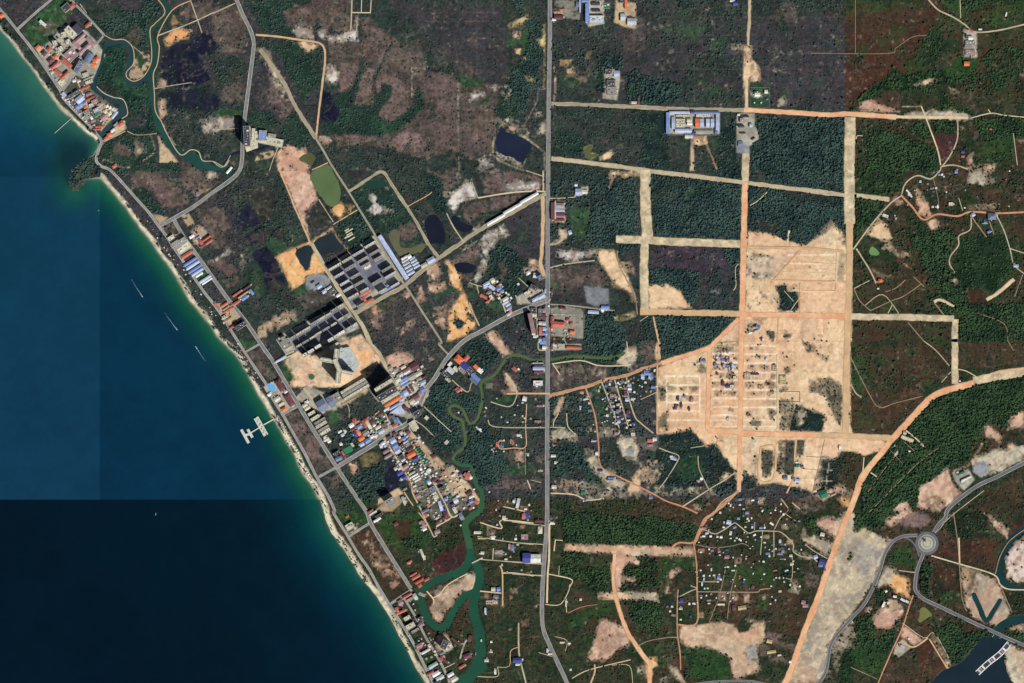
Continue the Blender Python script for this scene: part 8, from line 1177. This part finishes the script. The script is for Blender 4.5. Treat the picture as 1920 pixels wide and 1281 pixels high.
    return o
east_f = lambda X, Y: (X > 1585) | (Y > 937)
SC_ = 2.7
scatter('woodland', 'bluish green woodland and scrub between the beach and the main road', lambda X, Y: (~east_f(X, Y)) & (X < 1029), SC_, 3, LEAFW, 1.6, 3.5)
scatter('plantation', 'dark bluish plantation woods in the blocks east of the main road', lambda X, Y: (~east_f(X, Y)) & (X >= 1029), SC_, 4, LEAFW, 1.7, 3.7)
scatter('forest', 'deep green forest and thickets along the eastern edge', lambda X, Y: east_f(X, Y) & (X > 1585), SC_, 5, LEAFE, 1.8, 3.8)
scatter('thicket', 'green thickets among the southern villages and fields', lambda X, Y: east_f(X, Y) & (X <= 1585), SC_, 6, LEAFE, 1.7, 3.6)
def crown_mesh(name, leaf, seed, lobes=7):
    rr = random.Random(seed); b = MB()
    for k in range(lobes):
        a = rr.uniform(0, 6.28); r = rr.uniform(0, .55) if k else 0; z = rr.uniform(1.0, 1.7); s = rr.uniform(.4, .62)
        cx, cy = r * cos(a), r * sin(a); n = 6
        rings = [(.55, -.6), (1, 0), (.62, .6)]; i0 = len(b.v)
        for f, dz in rings:
            for t in range(n): q = 2 * pi * t / n + a; j_ = rr.uniform(.8, 1.2); b.v.append((cx + s * f * j_ * cos(q), cy + s * f * j_ * sin(q), z + s * dz * rr.uniform(.8, 1.1)))
        b.v.append((cx, cy, z + s * .95)); top = len(b.v) - 1
        for lv in range(2):
            for t in range(n): u = (t + 1) % n; b.f.append((i0 + lv * n + t, i0 + lv * n + u, i0 + (lv + 1) * n + u, i0 + (lv + 1) * n + t)); b.m.append(0)
        for t in range(n): b.f.append((i0 + 2 * n + t, i0 + 2 * n + (t + 1) % n, top)); b.m.append(0)
    b.cyl(0, 0, .09, 0, 1.1, 5, m=1, r1=.05, cap=False)
    o = b.build(name, [leaf, BARK]); me = o.data; bpy.data.objects.remove(o); return me
CW = [crown_mesh('crown', LEAFW, s) for s in (1, 2, 3)]; CE = [crown_mesh('crown', LEAFE, s) for s in (4, 5, 6)]
rr = random.Random(5); ntree = 0
def lone_tree(x, y, r, east, label, group, name='tree'):
    o = bpy.data.objects.new(name, rr.choice(CE if east else CW)); COL.objects.link(o); o.location = (*W(x, y), 0); o.scale = (r, r, r * 1.1); o.rotation_euler = (0, 0, rr.uniform(0, 6.28)); tag(o, label, 'tree', group)
cl = [p for p in COAST if -5 < p[1] < 1285 and not (262 < p[1] < 356 and p[0] < 196)]
k = 0
while ntree < 150:
    p = cl[rr.randrange(len(cl) - 1)]; q = cl[min(cl.index(p) + 1, len(cl) - 1)]; L = math.hypot(q[0] - p[0], q[1] - p[1]) + 1e-6; nx, ny = (q[1] - p[1]) / L, -(q[0] - p[0]) / L
    o_ = rr.uniform(2.0, 9) if p[1] > 600 else rr.uniform(5, 10); t = rr.random(); x = p[0] + (q[0] - p[0]) * t + nx * o_; y = p[1] + (q[1] - p[1]) * t + ny * o_
    if fbm(40, 77, 2, np.array([[x]]), np.array([[y]]))[0, 0] < .47: continue
    lone_tree(x, y, rr.uniform(2.6, 5.4), y > 937, 'dark rounded tree standing on the sandy strip between beach and coast road', 'trees along the beach strip'); ntree += 1
n2 = 0
while n2 < 140:
    x = rr.uniform(1040, 1900); y = rr.uniform(5, 930)
    i = int((x - GX0) / STEP); j = int((y - GY0) / STEP)
    if ROADM[j, i] or CLS[CLASS[j, i]] not in ('field', 'ground', 'grass'): continue
    lone_tree(x, y, rr.uniform(3.0, 5.2), x > 1585, 'dark lone tree standing in an open eastern field', 'lone trees in the open fields'); n2 += 1
# ------------------------------------------------------------------ labels of the buildings
ORD = 'first second third fourth fifth sixth seventh eighth ninth tenth eleventh twelfth thirteenth fourteenth fifteenth sixteenth seventeenth eighteenth nineteenth twentieth twenty-first twenty-second twenty-third twenty-fourth twenty-fifth twenty-sixth twenty-seventh twenty-eighth'.split()
def size_word(o): s = o['_size']; return 'tiny' if s < 110 else 'small' if s < 320 else 'mid-sized' if s < 900 else 'large' if s < 3000 else 'huge'
LAND = [('pier', 490, 800), ('roundabout', 1737, 1018), ('Y-shaped tower', 640, 680), ('headland', 160, 320), ('terrace estate', 690, 510), ('fish pond', 962, 275), ('factory compound', 1300, 230), ('temple compound', 1100, 610), ('river island', 860, 1130), ('boulevard junction', 631, 876), ('northern jetty', 120, 235), ('beach resort', 120, 110), ('orchard', 1515, 785), ('concrete works', 1400, 240), ('northeastern farm', 1815, 90), ('laterite road bend', 1340, 1000), ('deep blue roof', 1000, 1046), ('long sand clearing', 1180, 1030), ('southern sand pit', 1350, 1200), ('eastern hill farm', 1860, 410), ('south end of the coast road', 790, 1240), ('green pond', 610, 350), ('purple forest block', 1300, 520), ('diagonal dirt road', 1700, 800), ('eastern plain track', 1800, 520), ('beach guest houses', 600, 800), ('blue roadside sheds', 375, 505), ('oval sand circle', 1435, 870), ('creek loop', 860, 790), ('old town street', 720, 830), ('circular brown pit', 770, 440), ('triangular market roof', 755, 770), ('village lanes', 1160, 740), ('highway village bend', 1480, 1040), ('southern village crossing', 1310, 1110), ('village pond road', 1400, 1060), ('settlement yard', 860, 920), ('lagoon', 200, 200), ('hotel slab', 465, 258), ('northern cross road', 1500, 150), ('northern halls', 1110, 20), ('southern beach corner', 700, 1090)]
def near_to(o):
    x = o.location.x / U + 960; y = 640.5 - o.location.y / U; return min(LAND, key=lambda q: (q[1] - x) ** 2 + (q[2] - y) ** 2)[0]
def ordinals(L, base):
    L.sort(key=lambda o: -o.location.y)
    if len(L) > 20:
        sub = {}
        for o in L: sub.setdefault(near_to(o), []).append(o)
        words = base.split(' in ')[0].split(' on ')[0].split(' among ')[0].split(' standing ')[0]
        for nm, S in sub.items():
            for k, o in enumerate(S): o['label'] = '%s near the %s' % (words, nm) + ('' if len(S) == 1 else ', %s from north' % ORD[k] if k < 28 else '')
    else:
        for k, o in enumerate(L): o['label'] = base if len(L) == 1 else '%s, %s from north' % (base, ORD[k])
TR = {}
for o in bpy.data.objects:
    if o.get('category') == 'tree': TR.setdefault(('small' if o.scale[0] < 3.6 else 'broad', o['group']), []).append(o)
for (sz, gp), L in TR.items(): ordinals(L, '%s dark %s' % (sz, 'beach tree' if 'beach' in gp else 'lone field tree'))
books = {}
for o in PLACED:
    key = (size_word(o), PAL[o['_col']][0], o['_noun'], o['_place']); books.setdefault(key, []).append(o)
groups = {}
for o in PLACED: groups.setdefault((o['_noun'], o['_place']), []).append(o)
for (noun, place), L in groups.items():
    if len(L) > 2:
        for o in L: o['group'] = '%ss %s' % (noun, place)
for (sz, colr, noun, place), L in books.items():
    rf = 'roofed' if not colr.endswith('tiled') else 'roofed'
    base = '%s %s-roofed %s %s' % (sz, colr.replace(' ', '-'), noun, place)
    ordinals(L, base)
for o in PLACED:
    for p in ('_place', '_noun', '_col', '_typ', '_size'): del o[p]
print('objects', len(bpy.data.objects), 'tris', sum(len(m.polygons) * 2 for m in bpy.data.meshes))
